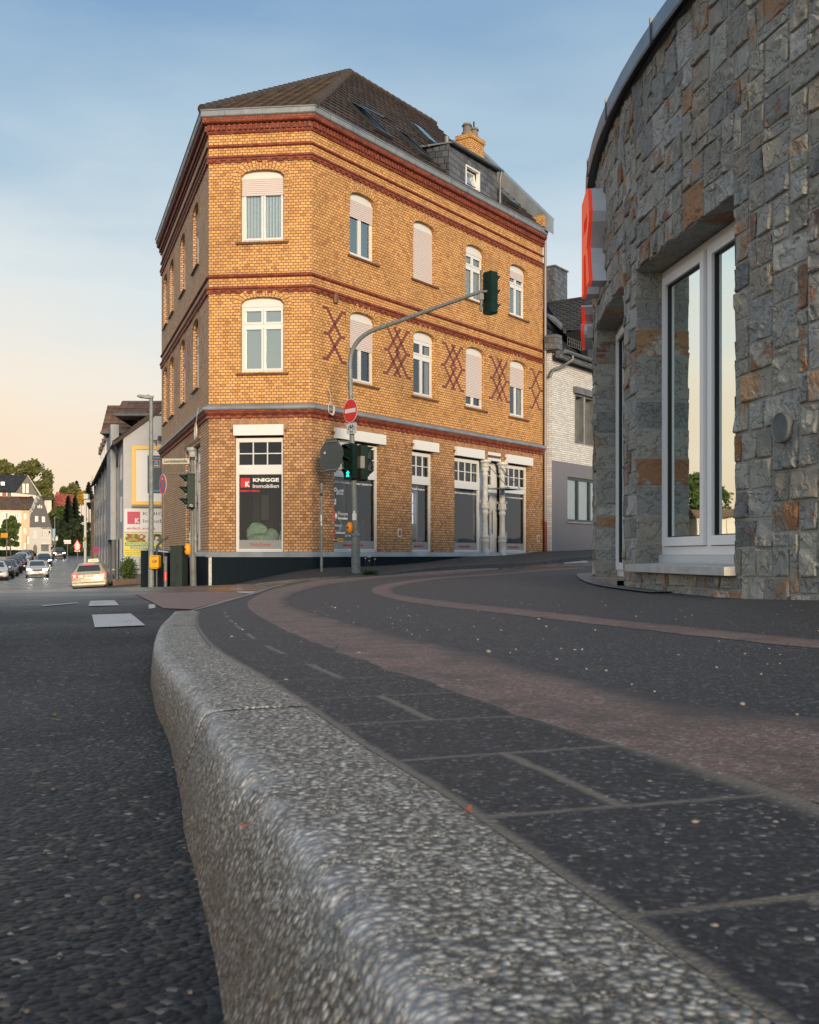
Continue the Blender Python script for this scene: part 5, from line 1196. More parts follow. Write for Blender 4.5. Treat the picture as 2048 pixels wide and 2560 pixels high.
# mast with the long arm, carrying signals and signs
mx, my = -1.345, 27.1; mz = BH(mx, my); ms = thing('traffic_light_mast', 'tall galvanised mast with long curved arm, no entry sign and lit green man signal', 'traffic light', (mx, my, mz))
arm = Vector((.8244, -.566, 0))
q = MB(); pth = [Vector((mx+.0, my, mz-.1)), Vector((mx-.01, my, .45))]; q.tube(pth, [.115, .110], 16); q.lathe(Vector((mx-.01, my, .45)), [(.11, 0), (.122, .02), (.122, .05), (.10, .09), (.06, .11)], 16); q.build('pole_base', M_GALV, ms, smooth=True)
q = MB(); pl = [Vector((mx-.01, my, .5)), Vector((mx-.10, my, 3.0)), Vector((mx-.150, my, 4.74))]
top = pl[-1]; tipx = Vector((mx, my, 6.10))+arm*3.62; cv_ = []
P0, P1, P2 = top, Vector((mx-.16, my, 5.50)), Vector((mx, my, 5.62))+arm*.85
for k in range(1, 13): t_ = k/12; cv_.append(P0*(1-t_)**2+P1*2*t_*(1-t_)+P2*t_*t_)
pa_ = pl+cv_+[tipx]; rad = [.072, .062, .056]+[.054]*12+[.042]; q.tube(pa_, rad, 14); q.build('pole', M_GALV, ms, smooth=True)
q = MB(); Fs = oriented((mx-.055, my, 0), 38)
# signal on the arm tip faces away up the side street
Fa = frame(tipx+arm*.1, (-.566*1., -.8244*1., 0), (.8244, -.566, 0)); a = R(-108)
Fa = oriented(tipx+Vector((.16, -.05, 0)), -128); Fa0 = Fa
signal_head(ms, frame((Fa.A.x, Fa.A.y, 0), Fa.u, Fa.nn), tipx.z-.52, name='arm_signal_head', H=.98)
q = MB(); q.cyl(tipx+Vector((.02, 0, -.45)), tipx+Vector((.02, 0, .5)), .028); q.cyl(tipx, tipx+Vector((.16, -.05, 0)), .03); q.box(tipx+Vector((.03, 0, -.12)), (.10, .10, .14)); q.build('bracket', M_GALVD, ms)
# no entry sign, cycle plate
Fn_ = oriented((mx-.10, my-.12, 0), 52); zc = 3.60
disc(Fn_, -.02, .02, zc, .30, M_SWHI, 'sign_rim', ms, .006, 48); d2 = disc(Fn_, -.02, .027, zc, .285, M_SRED, 'no_entry_sign', ms, .003, 48)
q = MB(); q.fbox(Fn_, -.02-.23, -.02+.23, .031, .033, zc-.05, zc+.05); q.build('sign_bar', M_SWHI, d2)
disc(Fn_, -.02, .010, zc, .30, M_DGREY, 'sign_back', ms, .009, 48)
Fp = oriented((mx-.09, my-.12, 0), 40); q = MB(); q.fbox(Fp, -.17, .17, .02, .024, 3.02, 3.29); pl_ = q.build('cycle_plate', mat('grey white plate', color=(.40, .44, .46), rough=.4), ms)
q = MB(); zb_ = 3.19
for cx_ in (-.065, .065): q.tube([Fp(cx_+.042*math.cos(a), .027, zb_-.02+.042*math.sin(a)) for a in [k*math.pi/9 for k in range(19)]], .006, 4)
for a, b in (((-.065, -.02), (-.03, .035)), ((-.03, .035), (.045, .035)), ((.045, .035), (.0, -.02)), ((.0, -.02), (-.065, -.02)), ((.0, -.02), (-.035, .05)), ((.065, -.02), (.04, .06)), ((.04, .06), (.06, .06)), ((-.05, .052), (-.02, .052))):
    q.tube([Fp(a[0], .027, zb_+a[1]), Fp(b[0], .027, zb_+b[1])], .005, 4)
q.build('cycle_symbol', M_BLACK, pl_); text('frei', .085, Fp, 0, .027, 3.075, M_BLACK, pl_)
# back of the octagonal stop sign on its bracket
Fo = oriented((mx-.46, my-.05, 0), 134+90+0); Fo = frame((mx-.61, my-.08, 0), (math.cos(R(46)), -math.sin(R(46)), 0), (-math.sin(R(46)), -math.cos(R(46)), 0))
q = MB(); zo = 2.48; q.prism([Fo(.46*math.cos(R(22.5+45*k)), 0, zo+.46*math.sin(R(22.5+45*k))) for k in range(8)], Fo(0, .012, 0)-Fo(0, 0, 0)); q.build('stop_sign_back', mat('dark grey sign back', color=(.055, .070, .075), rough=.55, vary=.12), ms)
q = MB(); q.tube([Vector((mx-.07, my, 2.83)), Fo(.2, .03, 2.83), Fo(-.2, .03, 2.83)], .018, 8); q.tube([Vector((mx-.07, my, 2.08)), Fo(.2, .03, 2.12), Fo(-.2, .03, 2.12)], .018, 8); q.build('bracket', M_GALV, ms)
q = MB(); q.fbox(Fo, -.28, -.21, .012, .014, 2.54, 2.59); q.build('sticker', M_SWHI, ms)
signal_head(ms, frame((mx-.07, my-.02, 0), (math.cos(R(38)), -math.sin(R(38)), 0), (-math.sin(R(38)), -math.cos(R(38)), 0)), 1.88, lit=True, H=.90)
signal_head(ms, frame((mx+.07, my+.05, 0), (math.cos(R(-112)), -math.sin(R(-112)), 0), (-math.sin(R(-112)), -math.cos(R(-112)), 0)), 1.86, H=.90)
q = MB(); Fz = frame((mx+.07, my+.05, 0), (math.cos(R(-112)), -math.sin(R(-112)), 0), (-math.sin(R(-112)), -math.cos(R(-112)), 0)); q.fbox(Fz, -.165, .165, -.012, .10, 2.17, 2.47); q.build('grey_cover', mat('grey chamber cover', color=(.22, .23, .22), rough=.5), ms)
def button(parent, p, yaw=35):
    Fb = oriented(p, yaw); q = MB(); q.lathe(Fb(0, 0, 0), [(0, -.14), (.05, -.13), (.075, -.08), (.08, 0), (.075, .08), (.05, .13), (0, .14)], 14); b_ = q.build('push_button', M_ORG, parent, smooth=True)
    disc(Fb, 0, .079, 0, .028, M_BLACK, 'button_face', b_, .006, 12); return b_
button(ms, (mx-.155, my-.03, .68)); q = MB(); q.cyl((mx-.045, my-.072, .92), (mx-.04, my-.072, 1.10), .03); q.box((mx-.035, my-.068, .95), (.10, .05, .17)); q.build('sticker', M_SWHI, ms)
# thin post in front of the brick wall
tp = W(804, 1422, 27.4); tz = BH(tp.x, tp.y); th = thing('steel_post', 'thin bare galvanised post with stickers in front of the brick corner', 'post', (tp.x, tp.y, tz))
q = MB(); q.cyl((tp.x, tp.y, tz-.05), (tp.x, tp.y, 1.82), .032, n=12); q.build('tube', M_GALV, th, smooth=True); q = MB(); q.cyl((tp.x, tp.y, 1.82), (tp.x, tp.y, 1.87), .036, n=12); q.build('cap', M_BLACK, th)
q = MB(); q.cyl((tp.x, tp.y, 1.62), (tp.x, tp.y, 1.66), .046, n=12); q.build('clamp', M_GALVD, th)
Ft = oriented((tp.x, tp.y, 0), 5); disc(Ft, 0, .034, 1.53, .045, M_BLACK, 'sticker', th, .004, 16); q = MB(); q.fbox(Ft, -.02, .018, .033, .036, .84, 1.02); q.fbox(Ft, -.012, .022, .033, .036, .74, .82); q.build('sticker', M_SWHI, th)
# pedestrian signal at the left corner with the street name
lx, ly = -5.44, 27.35; lz = BH(lx, ly); ls_ = thing('pedestrian_signal', 'grey pole with dark green pedestrian signal under the Laurentiusstraße name plate', 'traffic light', (lx, ly, lz))
q = MB(); q.cyl((lx-.05, ly, .0), (lx-.06, ly, 2.40), .052, n=14); q.lathe((lx-.05, ly, -.02), [(.075, 0), (.075, .02), (.052, .06)], 14); q.build('pole', M_GALVD, ls_, smooth=True)
q = MB(); q.cyl((lx-.03, ly, lz-.1), (lx-.05, ly, .0), .082, n=14); q.build('pole_base', M_GALVD, ls_, smooth=True)
q = MB(); q.cyl((lx-.06, ly, 2.40), (lx-.06, ly, 2.48), .066, n=14); q.build('pole_cap', M_BLACK, ls_)
hd = signal_head(ls_, frame((lx+.02, ly-.13, 0), (math.cos(R(72)), -math.sin(R(72)), 0), (-math.sin(R(72)), -math.cos(R(72)), 0)), 1.16, H=.88)
Fh = frame((lx+.02, ly-.13, 0), (math.sin(R(72)), math.cos(R(72)), 0), (math.cos(R(72)), -math.sin(R(72)), 0)); text('F2', .08, Fh, -.10, .156, 1.23, M_SWHI, hd)
q = MB()
for z in (1.90, 2.02, 2.14): q.cyl((lx-.06, ly, z), (lx-.06, ly, z+.02), .062, n=14)
q.cyl((lx-.14, ly, 1.78), (lx-.14, ly, 2.20), .022, n=8); q.build('clamp', M_GALVD, ls_)
Fst = oriented((lx-.13, ly-.02, 0), 6); q = MB(); q.fbox(Fst, -.70, .0, -.01, .012, 2.30, 2.44); np_ = q.build('street_name_plate', mat('weathered white enamel', color=(.40, .39, .33), rough=.45, vary=.12), ls_)
text('Laurentiusstraße', .105, Fst, -.36, .016, 2.37, M_BLACK, np_, width=.60, bold=.002)
q = MB(); q.cyl(Fst(-.66, 0, 2.06), Fst(.06, 0, 2.06), .022, n=8); q.build('sign_arm', M_GALVD, ls_)
Fns = oriented(tuple(Fst(-.68, .03, 0)), 58); zc = 1.78
disc(Fns, 0, 0, zc, .265, M_SWHI, 'sign_rim', ls_, .008, 40); s1_ = disc(Fns, 0, .009, zc, .250, M_SRED, 'no_stopping_sign', ls_, .003, 40)
for k in range(4):
    q = MB(); a0_ = R(90*k)
    q.prism([Fns(.20*math.cos(a0_+t_)*s_, .0125, zc+.20*math.sin(a0_+t_)*s_) for t_, s_ in ((-.52, 1), (-.26, 1), (0, 1), (.26, 1), (.52, 1), (0, .22))], Fns(0, .002, 0)-Fns(0, 0, 0)); q.build('sign_field', M_SBLU, s1_)
text('<', .10, Fns, 0, .018, zc+.14, M_SWHI, s1_, bold=.004); q = MB(); q.fbox(Fns, -.03, .06, .016, .019, zc+.134, zc+.146); q.build('arrow', M_SWHI, s1_)
q = MB(); q.cyl(Fns(0, -.02, zc-.26), Fns(.0, -.02, zc-2.0), .007, n=6); q.build('cable', M_GALV, ls_)
button(ls_, (lx-.17, ly-.04, .14), 40)
# street lamp
lp = W(378, 1475, 29.0); zl = BH(lp.x, lp.y); lm = thing('street_lamp', 'tall grey street lamp with flat head beside the yellow post box', 'street lamp', (lp.x, lp.y, zl))
q = MB(); q.tube([(lp.x, lp.y, zl-.1), (lp.x, lp.y, 1.), (lp.x, lp.y, 4.22)], [.085, .068, .052], 14); q.build('pole', M_GALV, lm, smooth=True)
Fl = frame((lp.x, lp.y, 0), (-.98, -.2, 0), (.2, -.98, 0)); q = MB()
q.prism([Fl(u, -.09, z) for u, z in ((-.05, 4.20), (.05, 4.19), (.30, 4.215), (.37, 4.25), (.33, 4.285), (.10, 4.27), (-.07, 4.26))], Fl(0, .18, 0)-Fl(0, 0, 0)); q.box(Fl(.08, 0, 4.285), (.05, .05, .03)); q.build('lamp_head', M_GALV, lm)
q = MB(); q.quad(*[Fl(u, d, 4.205+(u-.05)*.09) for u, d in ((.06, -.07), (.31, -.07), (.31, .07), (.06, .07))]); q.build('lamp_glass', M_SWHI, lm)
# yellow post box
pbp = W(390, 1475, 28.9); zp = BH(pbp.x, pbp.y); pb = thing('post_box', 'small yellow post box on a post in front of the dark green shed', 'post box', (pbp.x, pbp.y, zp)); Fb = oriented((pbp.x, pbp.y, 0), 5)
q = MB(); c = .03; q.prism([Fb(x, -.04, z) for x, z in ((-.12+c, -.37), (.12-c, -.37), (.125, -.33), (.125, -.04), (.10, -.012), (-.10, -.012), (-.125, -.04), (-.125, -.33))], Fb(0, .20, 0)-Fb(0, 0, 0)); bx_ = q.build('box', mat('post yellow', color=(.68, .33, .006), rough=.4), pb)
q = MB(); q.tube([Fb(.035*math.cos(a)-.01, .165, -.17+.035*math.sin(a)) for a in [k*math.pi/8 for k in range(17)]], .007, 5); q.prism([Fb(x, .161, z) for x, z in ((.02, -.18), (.08, -.135), (.08, -.175), (.03, -.195))], Fb(0, .004, 0)-Fb(0, 0, 0)); q.prism([Fb(x, .161, z) for x, z in ((-.06, -.20), (.06, -.20), (.06, -.207), (-.06, -.207))], Fb(0, .004, 0)-Fb(0, 0, 0)); q.build('horn_emblem', M_BLACK, bx_)
q = MB(); q.fbox(Fb, -.10, .10, .158, .166, -.345, -.335); q.fbox(Fb, -.09, .09, .158, .175, -.05, -.04); q.build('slot', M_BLACK, bx_); q = MB(); q.cyl(Fb(0, -.07, zp-.05), Fb(0, -.07, -.1), .03); q.build('post', M_DGREY, pb)
# dark green shed, switch cabinet, marker post
M_SHED = mat('dark petrol sheet', color=(.006, .014, .018), rough=.8, spec=.15, bump=(9, .004), vary=.2)
sp = W(352, 1470, 30.3); sz = -1.15; sh = thing('bin_shed', 'dark petrol sheet metal shed leaning against the brick corner building', 'shed', (sp.x, sp.y, sz))
Fsh = oriented((sp.x, sp.y, 0), 0); q = MB(); q.fbox(Fsh, 0, .74, -2.4, 0, sz-.3, .12); q.build('body', M_SHED, sh); q = MB(); q.prism([Fsh(-.03, .04, .14), Fsh(.78, .04, .06), Fsh(.78, .04, .10), Fsh(-.03, .04, .18)], (0, 2.5, 0)); q.build('lid', M_ZINC, sh)
q = MB(); q.tube([Fsh(.46, .06, .0), Fsh(.47, .08, .22), Fsh(.60, .1, .38), Fsh(.80, .1, .50)], .035, 8); q.build('pipe', M_DGREY, sh, smooth=True)
cp = W(440, 1476, 27.75); cz = BH(cp.x, cp.y); cb_ = thing('switch_cabinet', 'dark green switch cabinet beside the grey signal pole', 'cabinet', (cp.x, cp.y, cz)); Fc = oriented((cp.x, cp.y, 0), 14)
q = MB(); q.fbox(Fc, -.16, .17, -.35, 0, cz-.1, .20); q.fbox(Fc, -.175, .185, -.365, .015, .20, .235); q.build('body', mat('dark green grey plastic', color=(.014, .026, .024), rough=.6, vary=.25), cb_); q = MB()
for k in range(5): q.fbox(Fc, -.14, -.02, .0, .008, cz+.08+k*.04, cz+.10+k*.04)
q.fbox(Fc, -.005, .003, 0, .004, cz+.02, .18); q.fbox(Fc, .02, .04, 0, .015, -.35, -.25); q.build('vent_slots', M_BLACK, cb_)
kp = W(414, 1474, 27.9); kz = BH(kp.x, kp.y); kb = thing('marker_post', 'slim grey marker post with red reflector beside the dark cabinet', 'post', (kp.x, kp.y, kz)); q = MB(); q.cyl((kp.x, kp.y, kz-.1), (kp.x, kp.y, -.08), .045, n=12); q.lathe((kp.x, kp.y, -.08), [(.05, 0), (.05, .03), (0, .05)], 12); q.build('tube', M_GALVD, kb, smooth=True)
q = MB(); q.cyl((kp.x, kp.y, -.66), (kp.x, kp.y, -.45), .047, n=12); q.build('reflector', mat('red reflector', color=(.5, .05, .04), rough=.4), kb)
# white strip on the plinth
q = MB(); q.fbox(FRC, .02, .10, .056, .068, -1.15, -.07); q.build('plinth_trim', M_OFFW, bld)
# ---------------------------------------------------------------- things inside the shop windows
def rockpt(c, rx, ry, rz, n=14, m=9, k=.08):
    rows = []
    for j in range(m+1):
        v = math.pi*j/m; r = []
        for i in range(n+1):
            u = 2*math.pi*(i % n)/n; d = 1+k*noise.noise(Vector((math.cos(u)*2, math.sin(u)*2, v*1.7+c[0])))*2
            r.append(Vector((c[0]+rx*d*math.sin(v)*math.cos(u), c[1]+ry*d*math.sin(v)*math.sin(u), c[2]+rz*d*math.cos(v))))
        rows.append(r)
    return rows
ap = FRC(1.25, -.75, 0); arm_ = thing('armchair', 'dark shell armchair draped with pale green sheepskin behind the corner shop window', 'armchair', (ap.x, ap.y, .06))
q = MB(); q.grid(rockpt((ap.x-.02, ap.y-.03, .42), .40, .30, .15, 26, 14, .10)); q.grid(rockpt((ap.x-.16, ap.y+.16, .60), .30, .12, .26, 26, 14, .10)); q.grid(rockpt((ap.x+.25, ap.y+.05, .50), .20, .22, .20, 26, 14, .10))
sk = q.build('sheepskin', mat('pale green sheepskin', color=(.27, .42, .33), rough=.95, bump=(55, .05), vary=.25), arm_, smooth=True); q = MB()
q.grid(rockpt((ap.x-.02, ap.y+.04, .38), .43, .32, .17)); q.grid(rockpt((ap.x-.17, ap.y+.22, .56), .33, .10, .28)); q.build('shell', M_BLACK, arm_, smooth=True); q = MB()
for sx in (-.2, .2):
    for sy in (-.15, .2): q.cyl(ap+Vector((sx, sy, .40)), ap+Vector((sx*1.4, sy*1.4, 0.06)), .012)
q.build('leg', M_DGREY, arm_)
q = MB(); q.fbox(FRC, .95, 2.15, -1.95, -1.88, .98, 1.68); tag(q.build('wall_screen', M_BLACK), 'black flat screen behind the corner shop window', 'screen')
q = MB(); Fq = FRC; q.prism([Fq(1.76, -.50, .34), Fq(1.93, -.50, .34), Fq(1.98, -.56, .66), Fq(1.81, -.56, .66)], Fq(0, -.01, 0)-Fq(0, 0, 0)); cd = tag(q.build('picture_card', mat('pale card', color=(.30, .40, .42), rough=.6)), 'pale picture card leaning behind the corner shop window', 'card'); q = MB(); q.prism([Fq(1.83, -.515, .45), Fq(1.93, -.54, .55), Fq(1.90, -.535, .58), Fq(1.82, -.515, .48)], Fq(0, .012, 0)-Fq(0, 0, 0)); q.build('print', M_BLACK, cd)
def leafy(base, h, r, n, m, name, lab, cat, pot=True, seed=1, stuffy=False, leaf=.05):
    th = thing(name, lab, cat, base); rnd = random.Random(seed); q = MB(); base = Vector(base)
    if pot: p = MB(); p.lathe(base, [(0, 0), (.09, 0), (.12, .22), (.10, .22), (0, .2)], 12); p.build('pot', M_DGREY, th)
    for _ in range(n):
        a = rnd.uniform(0, 6.28); rr = r*rnd.random()**.5; c = base+Vector((rr*math.cos(a), rr*math.sin(a), h*(.35+.65*rnd.random())))
        d = Vector((rnd.gauss(0, 1), rnd.gauss(0, 1), rnd.gauss(.4, 1))).normalized(); e = d.orthogonal().normalized()*leaf*.4; q.face([c-d*leaf, c+e, c+d*leaf, c-e])
    q.build('leaves', m, th); return th
M_PLANT = mat('grey green leaves', color=(.10, .13, .09), rough=.6, vary=.4)
vp = FRR(2.62, -.5, .1); leafy(vp, .85, .22, 160, M_PLANT, 'potted_plant', 'grey green potted plant behind the wide shop window', 'plant', leaf=.08)
fp = FRC(1.85, -.75, .1); leafy(fp, .95, .14, 50, mat('white blossom', color=(.6, .62, .55), rough=.6), 'flower_vase', 'vase of white flowers behind the corner shop window', 'vase', leaf=.03, seed=4)
q = MB(); q.fbox(FRR, 1.85, 2.75, -.9, -.88, .4, 1.15); tag(q.build('poster_board', mat('brown board', color=(.13, .095, .06), rough=.7)), 'brown poster board standing in the wide shop window', 'board')
q = MB(); q.fbox(FRR, 1.66, 2.22, -.42, -.41, .62, .84); tag(q.build('notice_board', mat('pale blue notice', color=(.22, .30, .38), rough=.6)), 'small pale blue notice in the wide shop window', 'notice')
for k, (a, b) in enumerate(((1.9, 2.3), (2.45, 2.65))):
    q = MB(); pts = 24; q.grid([[FRR(a+(b-a)*i/pts, -.7+.04*math.sin(i*1.9), z) for i in range(pts+1)] for z in (.1, 2.05)]); tag(q.build('curtain', mat('dark taupe curtain' if k else 'grey curtain', color=((.09, .085, .08), (.075, .06, .055))[k], rough=.9)), ('pleated grey curtain on the left behind the wide shop window', 'narrow dark curtain on the right behind the wide shop window')[k], 'curtain')
for r in range(3):
    for c in range(2):
        a = 4.77+c*.27; z = 1.58-r*.32; q = MB(); q.fbox(FRR, a, a+.24, -.40, -.385, z, z+.29); px_ = q.build('display_panel', M_WGLOW)
        tag(px_, '%s %s backlit white property panel in the narrow shop window' % (('top', 'middle', 'bottom')[r], ('left', 'right')[c]), 'panel', 'backlit property panels')
        q = MB(); rn_ = random.Random(r*2+c)
        for k in range(4): q.fbox(FRR, a+.04+rn_.random()*.05, a+.15+rn_.random()*.05, -.384, -.383, z+.05+k*.055, z+.06+k*.055)
        q.build('print', M_DGREY, px_)
q = MB(); q.fbox(FRR, 5.32, 5.40, -.9, -.3, .1, 2.1); tag(q.build('partition', mat('pale partition', color=(.42, .43, .48), rough=.7)), 'pale partition panel inside the narrow shop window', 'partition')
so2 = thing('sofa', 'pale green sofa inside the shop window left of the white columns', 'sofa', FRR(7.5, -.9, .06)); q = MB(); q.fbox(FRR, 7.15, 8.0, -1.2, -.5, .15, .50); q.build('seat', mat('pale green fabric', color=(.28, .33, .29), rough=.9, bump=(50, .01)), so2); q = MB(); q.fbox(FRR, 7.15, 8.0, -1.35, -1.2, .15, .80); q.build('backrest', mat('pale green fabric back', color=(.28, .33, .29), rough=.9, bump=(50, .01)), so2)
q = MB(); q.fbox(FRR, 10.3, 11.1, -.6, -.58, .95, 1.75); wb = tag(q.build('whiteboard', mat('pale blue board', color=(.30, .42, .50), rough=.4)), 'pale blue writing board in the last shop window', 'board'); text('wir sind', .12, FRR, 10.7, -.575, 1.45, M_SBLU, wb); text('für Sie da', .12, FRR, 10.7, -.575, 1.2, M_SBLU, wb)
for k in range(3):
    q = MB(); a = 10.55+k*.35; q.fbox(FRR, a, a+.2, -.7, -.6, .45, .45+.25+.05*k); tag(q.build('folder', (M_BLACK, M_DGREY, M_SWHI)[k]), ('black folder low in the last shop window', 'dark grey folder between the black one and the white one', 'white folder beside the dark grey one in the last shop window')[k], 'folder', 'folders in the last shop window')
q = MB(); q.fbox(FRR, 5.50, 5.62, -.45, -.3, .15, .52); tag(q.build('red_box', M_SRED), 'small red box at the foot of the narrow shop window', 'box')
# weeds at the foot of the mast
def tuft(p, n, h, r, seed, name, lab):
    q = MB(); rnd = random.Random(seed)
    for _ in range(n):
        a = rnd.uniform(0, 6.28); b = Vector((p[0]+r*rnd.random()**.7*math.cos(a), p[1]+r*rnd.random()**.7*math.sin(a), p[2]-.01)); t_ = b+Vector((rnd.gauss(0, .35)*h, rnd.gauss(0, .35)*h, h*rnd.uniform(.4, 1))); s_ = Vector((math.cos(a), math.sin(a), 0))*.008
        m_ = (b+t_)/2+Vector((0, 0, h*.12)); q.face([b-s_, b+s_, m_+s_*1.4, m_-s_*1.4]); q.face([m_-s_*1.4, m_+s_*1.4, t_])
    o_ = q.build(name, mat('weed leaves', color=(.06, .11, .03), rough=.7, vary=.4)); return tag(o_, lab, 'weeds')
wp = W(925, 1432, 26.75); wz = BH(wp.x, wp.y); tuft((wp.x, wp.y, wz), 240, .16, .20, 3, 'weeds', 'tuft of green weeds at the foot of the traffic light mast')
wth = thing('tall_weed', 'thin dandelion stalks with pale seed heads beside the mast foot', 'weeds', (wp.x-.05, wp.y, wz)); q = MB(); q2 = MB(); rnd = random.Random(5)
for k in range(5):
    b = Vector((wp.x-.12+.05*k, wp.y+.02, wz)); t_ = b+Vector((rnd.uniform(-.05, .05), 0, rnd.uniform(.25, .45))); q.tube([b, t_], .003, 4); q2.lathe(t_-Vector((0, 0, .02)), [(0, 0), (.018, .01), (.022, .022), (.015, .036), (0, .04)], 8)
q.build('stalk', M_PLANT, wth); q2.build('seed_head', M_OFFW, wth)
# two fallen rust coloured leaves on the kerb and some grit
for i, (px_, py_) in enumerate(((514*D, 1747*D), (985*D, 1716*D))):
    c = ray(px_, py_, lambda x, y: -.248); q = MB(); s_ = .007; a = i*1.1
    pts = [(1.3, 0), (.5, .45), (-.2, .8), (-.4, .25), (-1.2, .1), (-.5, -.3), (-.1, -.7), (.4, -.35)]; q.face([c+Vector((s_*(x*math.cos(a)-y*math.sin(a)), s_*(x*math.sin(a)+y*math.cos(a)), .003+.004*abs(x))) for x, y in pts])
    tag(q.build('fallen_leaf', mat('rust brown leaf', color=(.30, .075, .02), rough=.7)), ('small rust brown leaf on the rounded edge of the kerb', 'small rust brown leaf on the joint between kerb and dark slabs')[i], 'leaf')
def pebbles(n, name, region, H, m, smin, smax, seed):
    q = MB(); rnd = random.Random(seed)
    for _ in range(n):
        x, y = region(rnd); s_ = rnd.uniform(smin, smax)*(1 if rnd.random() > .06 else 2.2); z = H(x, y)+s_*.3; c = Vector((x, y, z)); P = []
        for j in range(4):
            v = math.pi*j/3; P.append([c+Vector((s_*math.sin(v)*math.cos(2*math.pi*i/6+j)*rnd.uniform(.8, 1.2) if 0 < j < 3 else 0, s_*math.sin(v)*math.sin(2*math.pi*i/6+j) if 0 < j < 3 else 0, s_*.6*math.cos(v))) for i in range(7)])
            P[-1][6] = P[-1][0]
        q.grid(P)
    o_ = q.build(name, m, smooth=True); o_['kind'] = 'stuff'; o_['label'] = 'scattered grit'; return o_
def kpt(y):
    for a, b in zip(KB, KB[1:]):
        if a[1] <= y <= b[1]: return a[0]+(b[0]-a[0])*(y-a[1])/(b[1]-a[1])
def reg_p(r):
    y = .6+7*r.random()**1.6; return kpt(min(y, 6.1))+.02+abs(r.gauss(0, .5+.25*y)), y
def reg_r(r):
    y = .8+6*r.random()**1.5; return kpt(min(y, 6.1))-.24-abs(r.expovariate(1/(.15+.2*y))), y
pebbles(420, 'grit', reg_p, PH, mat('pale grit', color=(.22, .20, .17), rough=.8, vary=.5), .0018, .0042, 5)
pebbles(120, 'grit', reg_r, GH, mat('brown grit', color=(.07, .06, .052), rough=.8, vary=.5), .0015, .004, 6)
# ---------------------------------------------------------------- the street running away on the left
M_RENW = mat('pale grey render', color=(.43, .45, .48), rough=.85, bump=(6, .01), vary=.06)
M_RENG = mat('blue grey render', color=(.30, .33, .36), rough=.8, bump=(6, .01), vary=.10)
M_REND = mat('dark grey cladding', color=(.11, .12, .125), rough=.8, vary=.12)
M_BRTILE = mat('old brown tiles', tiles([(0, (.085, .052, .036)), (.5, (.12, .075, .052)), (1, (.16, .105, .075))], .42, .36))
M_WIN2 = mat('far window glass', color=(.10, .12, .14), rough=.08)
M_GOLD = mat('ochre yellow board frame', color=(.72, .46, .11), rough=.5)
# grey row building with the advertising gable
gx, gy = -15.9, 60.; rb = thing('grey_row_building', 'long grey rendered row building with brown tiled dormers and advertising boards on its gable', 'building', (gx, gy, -1.5))
FG = frame((gx, gy, 0), (1, .10, 0), (.10, -1, 0)); dS = Vector((-.31, .951, 0)); nS = Vector((-.951, -.31, 0)); FS_ = frame((gx, gy, 0), dS, nS)
mb = MB(); mb.face([FG(0, 0, -2.2), FG(14, 0, -2.2), FG(14, 0, 9.5), FG(9, 0, 13.2), FG(0, 0, 6.60)], [(0, 0), (14, 0), (14, 11), (9, 15), (0, 8)]); mb.build('gable_wall', M_RENW, rb)
opsS = []
for fl in (-.5, 1.9, 4.3): opsS += [(u, u+.75, fl, fl+1.5, 0) for u in (1.2, 2.3)]
mb = MB()
for lo, hi, fl in ((-2.2, 1.6, -.5), (1.6, 4.1, 1.9), (4.1, 6.6, 4.3)): wall_band(mb, FS_, 0, 4.5, lo, hi, [o_ for o_ in opsS if abs(o_[2]-fl) < .1], .15)
mb.build('wall', M_RENW, rb)
def simple_win(Fr, u0, u1, z0, z1, d, par, fw=.08, bars=1, glassm=None, sill=False, framem=None):
    q = MB(); q.fbox(Fr, u0, u0+fw, d-.03, d, z0, z1); q.fbox(Fr, u1-fw, u1, d-.03, d, z0, z1); q.fbox(Fr, u0+fw, u1-fw, d-.03, d, z1-fw, z1); q.fbox(Fr, u0+fw, u1-fw, d-.03, d, z0, z0+fw)
    for b in range(bars): c = u0+(u1-u0)*(b+1)/(bars+1); q.fbox(Fr, c-fw/2, c+fw/2, d-.03, d, z0+fw, z1-fw)
    w_ = q.build('window', framem or M_WHITE, par); g_ = MB(); g_.quad(*[Fr(x, d-.02, z) for x, z in ((u0, z0), (u1, z0), (u1, z1), (u0, z1))]); g_.build('pane', glassm or M_WIN2, w_); return w_
for o_ in opsS: simple_win(FS_, o_[0], o_[1], o_[2], o_[3], -.08, rb)
# projecting bay
bz = FS_(4.5, 0, 0); FB_ = frame((bz.x, bz.y, 0), (1, .1, 0), (.1, -1, 0)); bw_ = 1.55
mb = MB(); A0 = FS_(4.5, 0, 0); A1 = FS_(4.5, .48, 0); A2 = FS_(9.5, .48, 0); A3 = FS_(9.5, 0, 0)
for p, q_ in ((A0, A1), (A1, A2), (A2, A3)):
    L_ = (q_-p).length; mb.quad(p+Vector((0, 0, .9)), q_+Vector((0, 0, .9)), q_+Vector((0, 0, 7.75)), p+Vector((0, 0, 7.75)), [(0, 0), (L_, 0), (L_, 9), (0, 9)])
mb.face([p+Vector((0, 0, .9)) for p in (A0, A1, A2, A3)]); mb.build('bay_wall', M_RENG, rb)
q = MB()
for u in (4.7, 9.3): q_ = MB(); q_.cyl(FS_(u, .3, -2.2), FS_(u, .3, .9), .12); q_.build('bay_post', M_REND, rb)
q.tube([FS_(4.3, .12, -2), FS_(4.3, .12, 5.2), FS_(1.6, .25, 5.7), FS_(.1, .55, 6.3)], .07, 8); q.build('downpipe', M_ZINCD, rb)
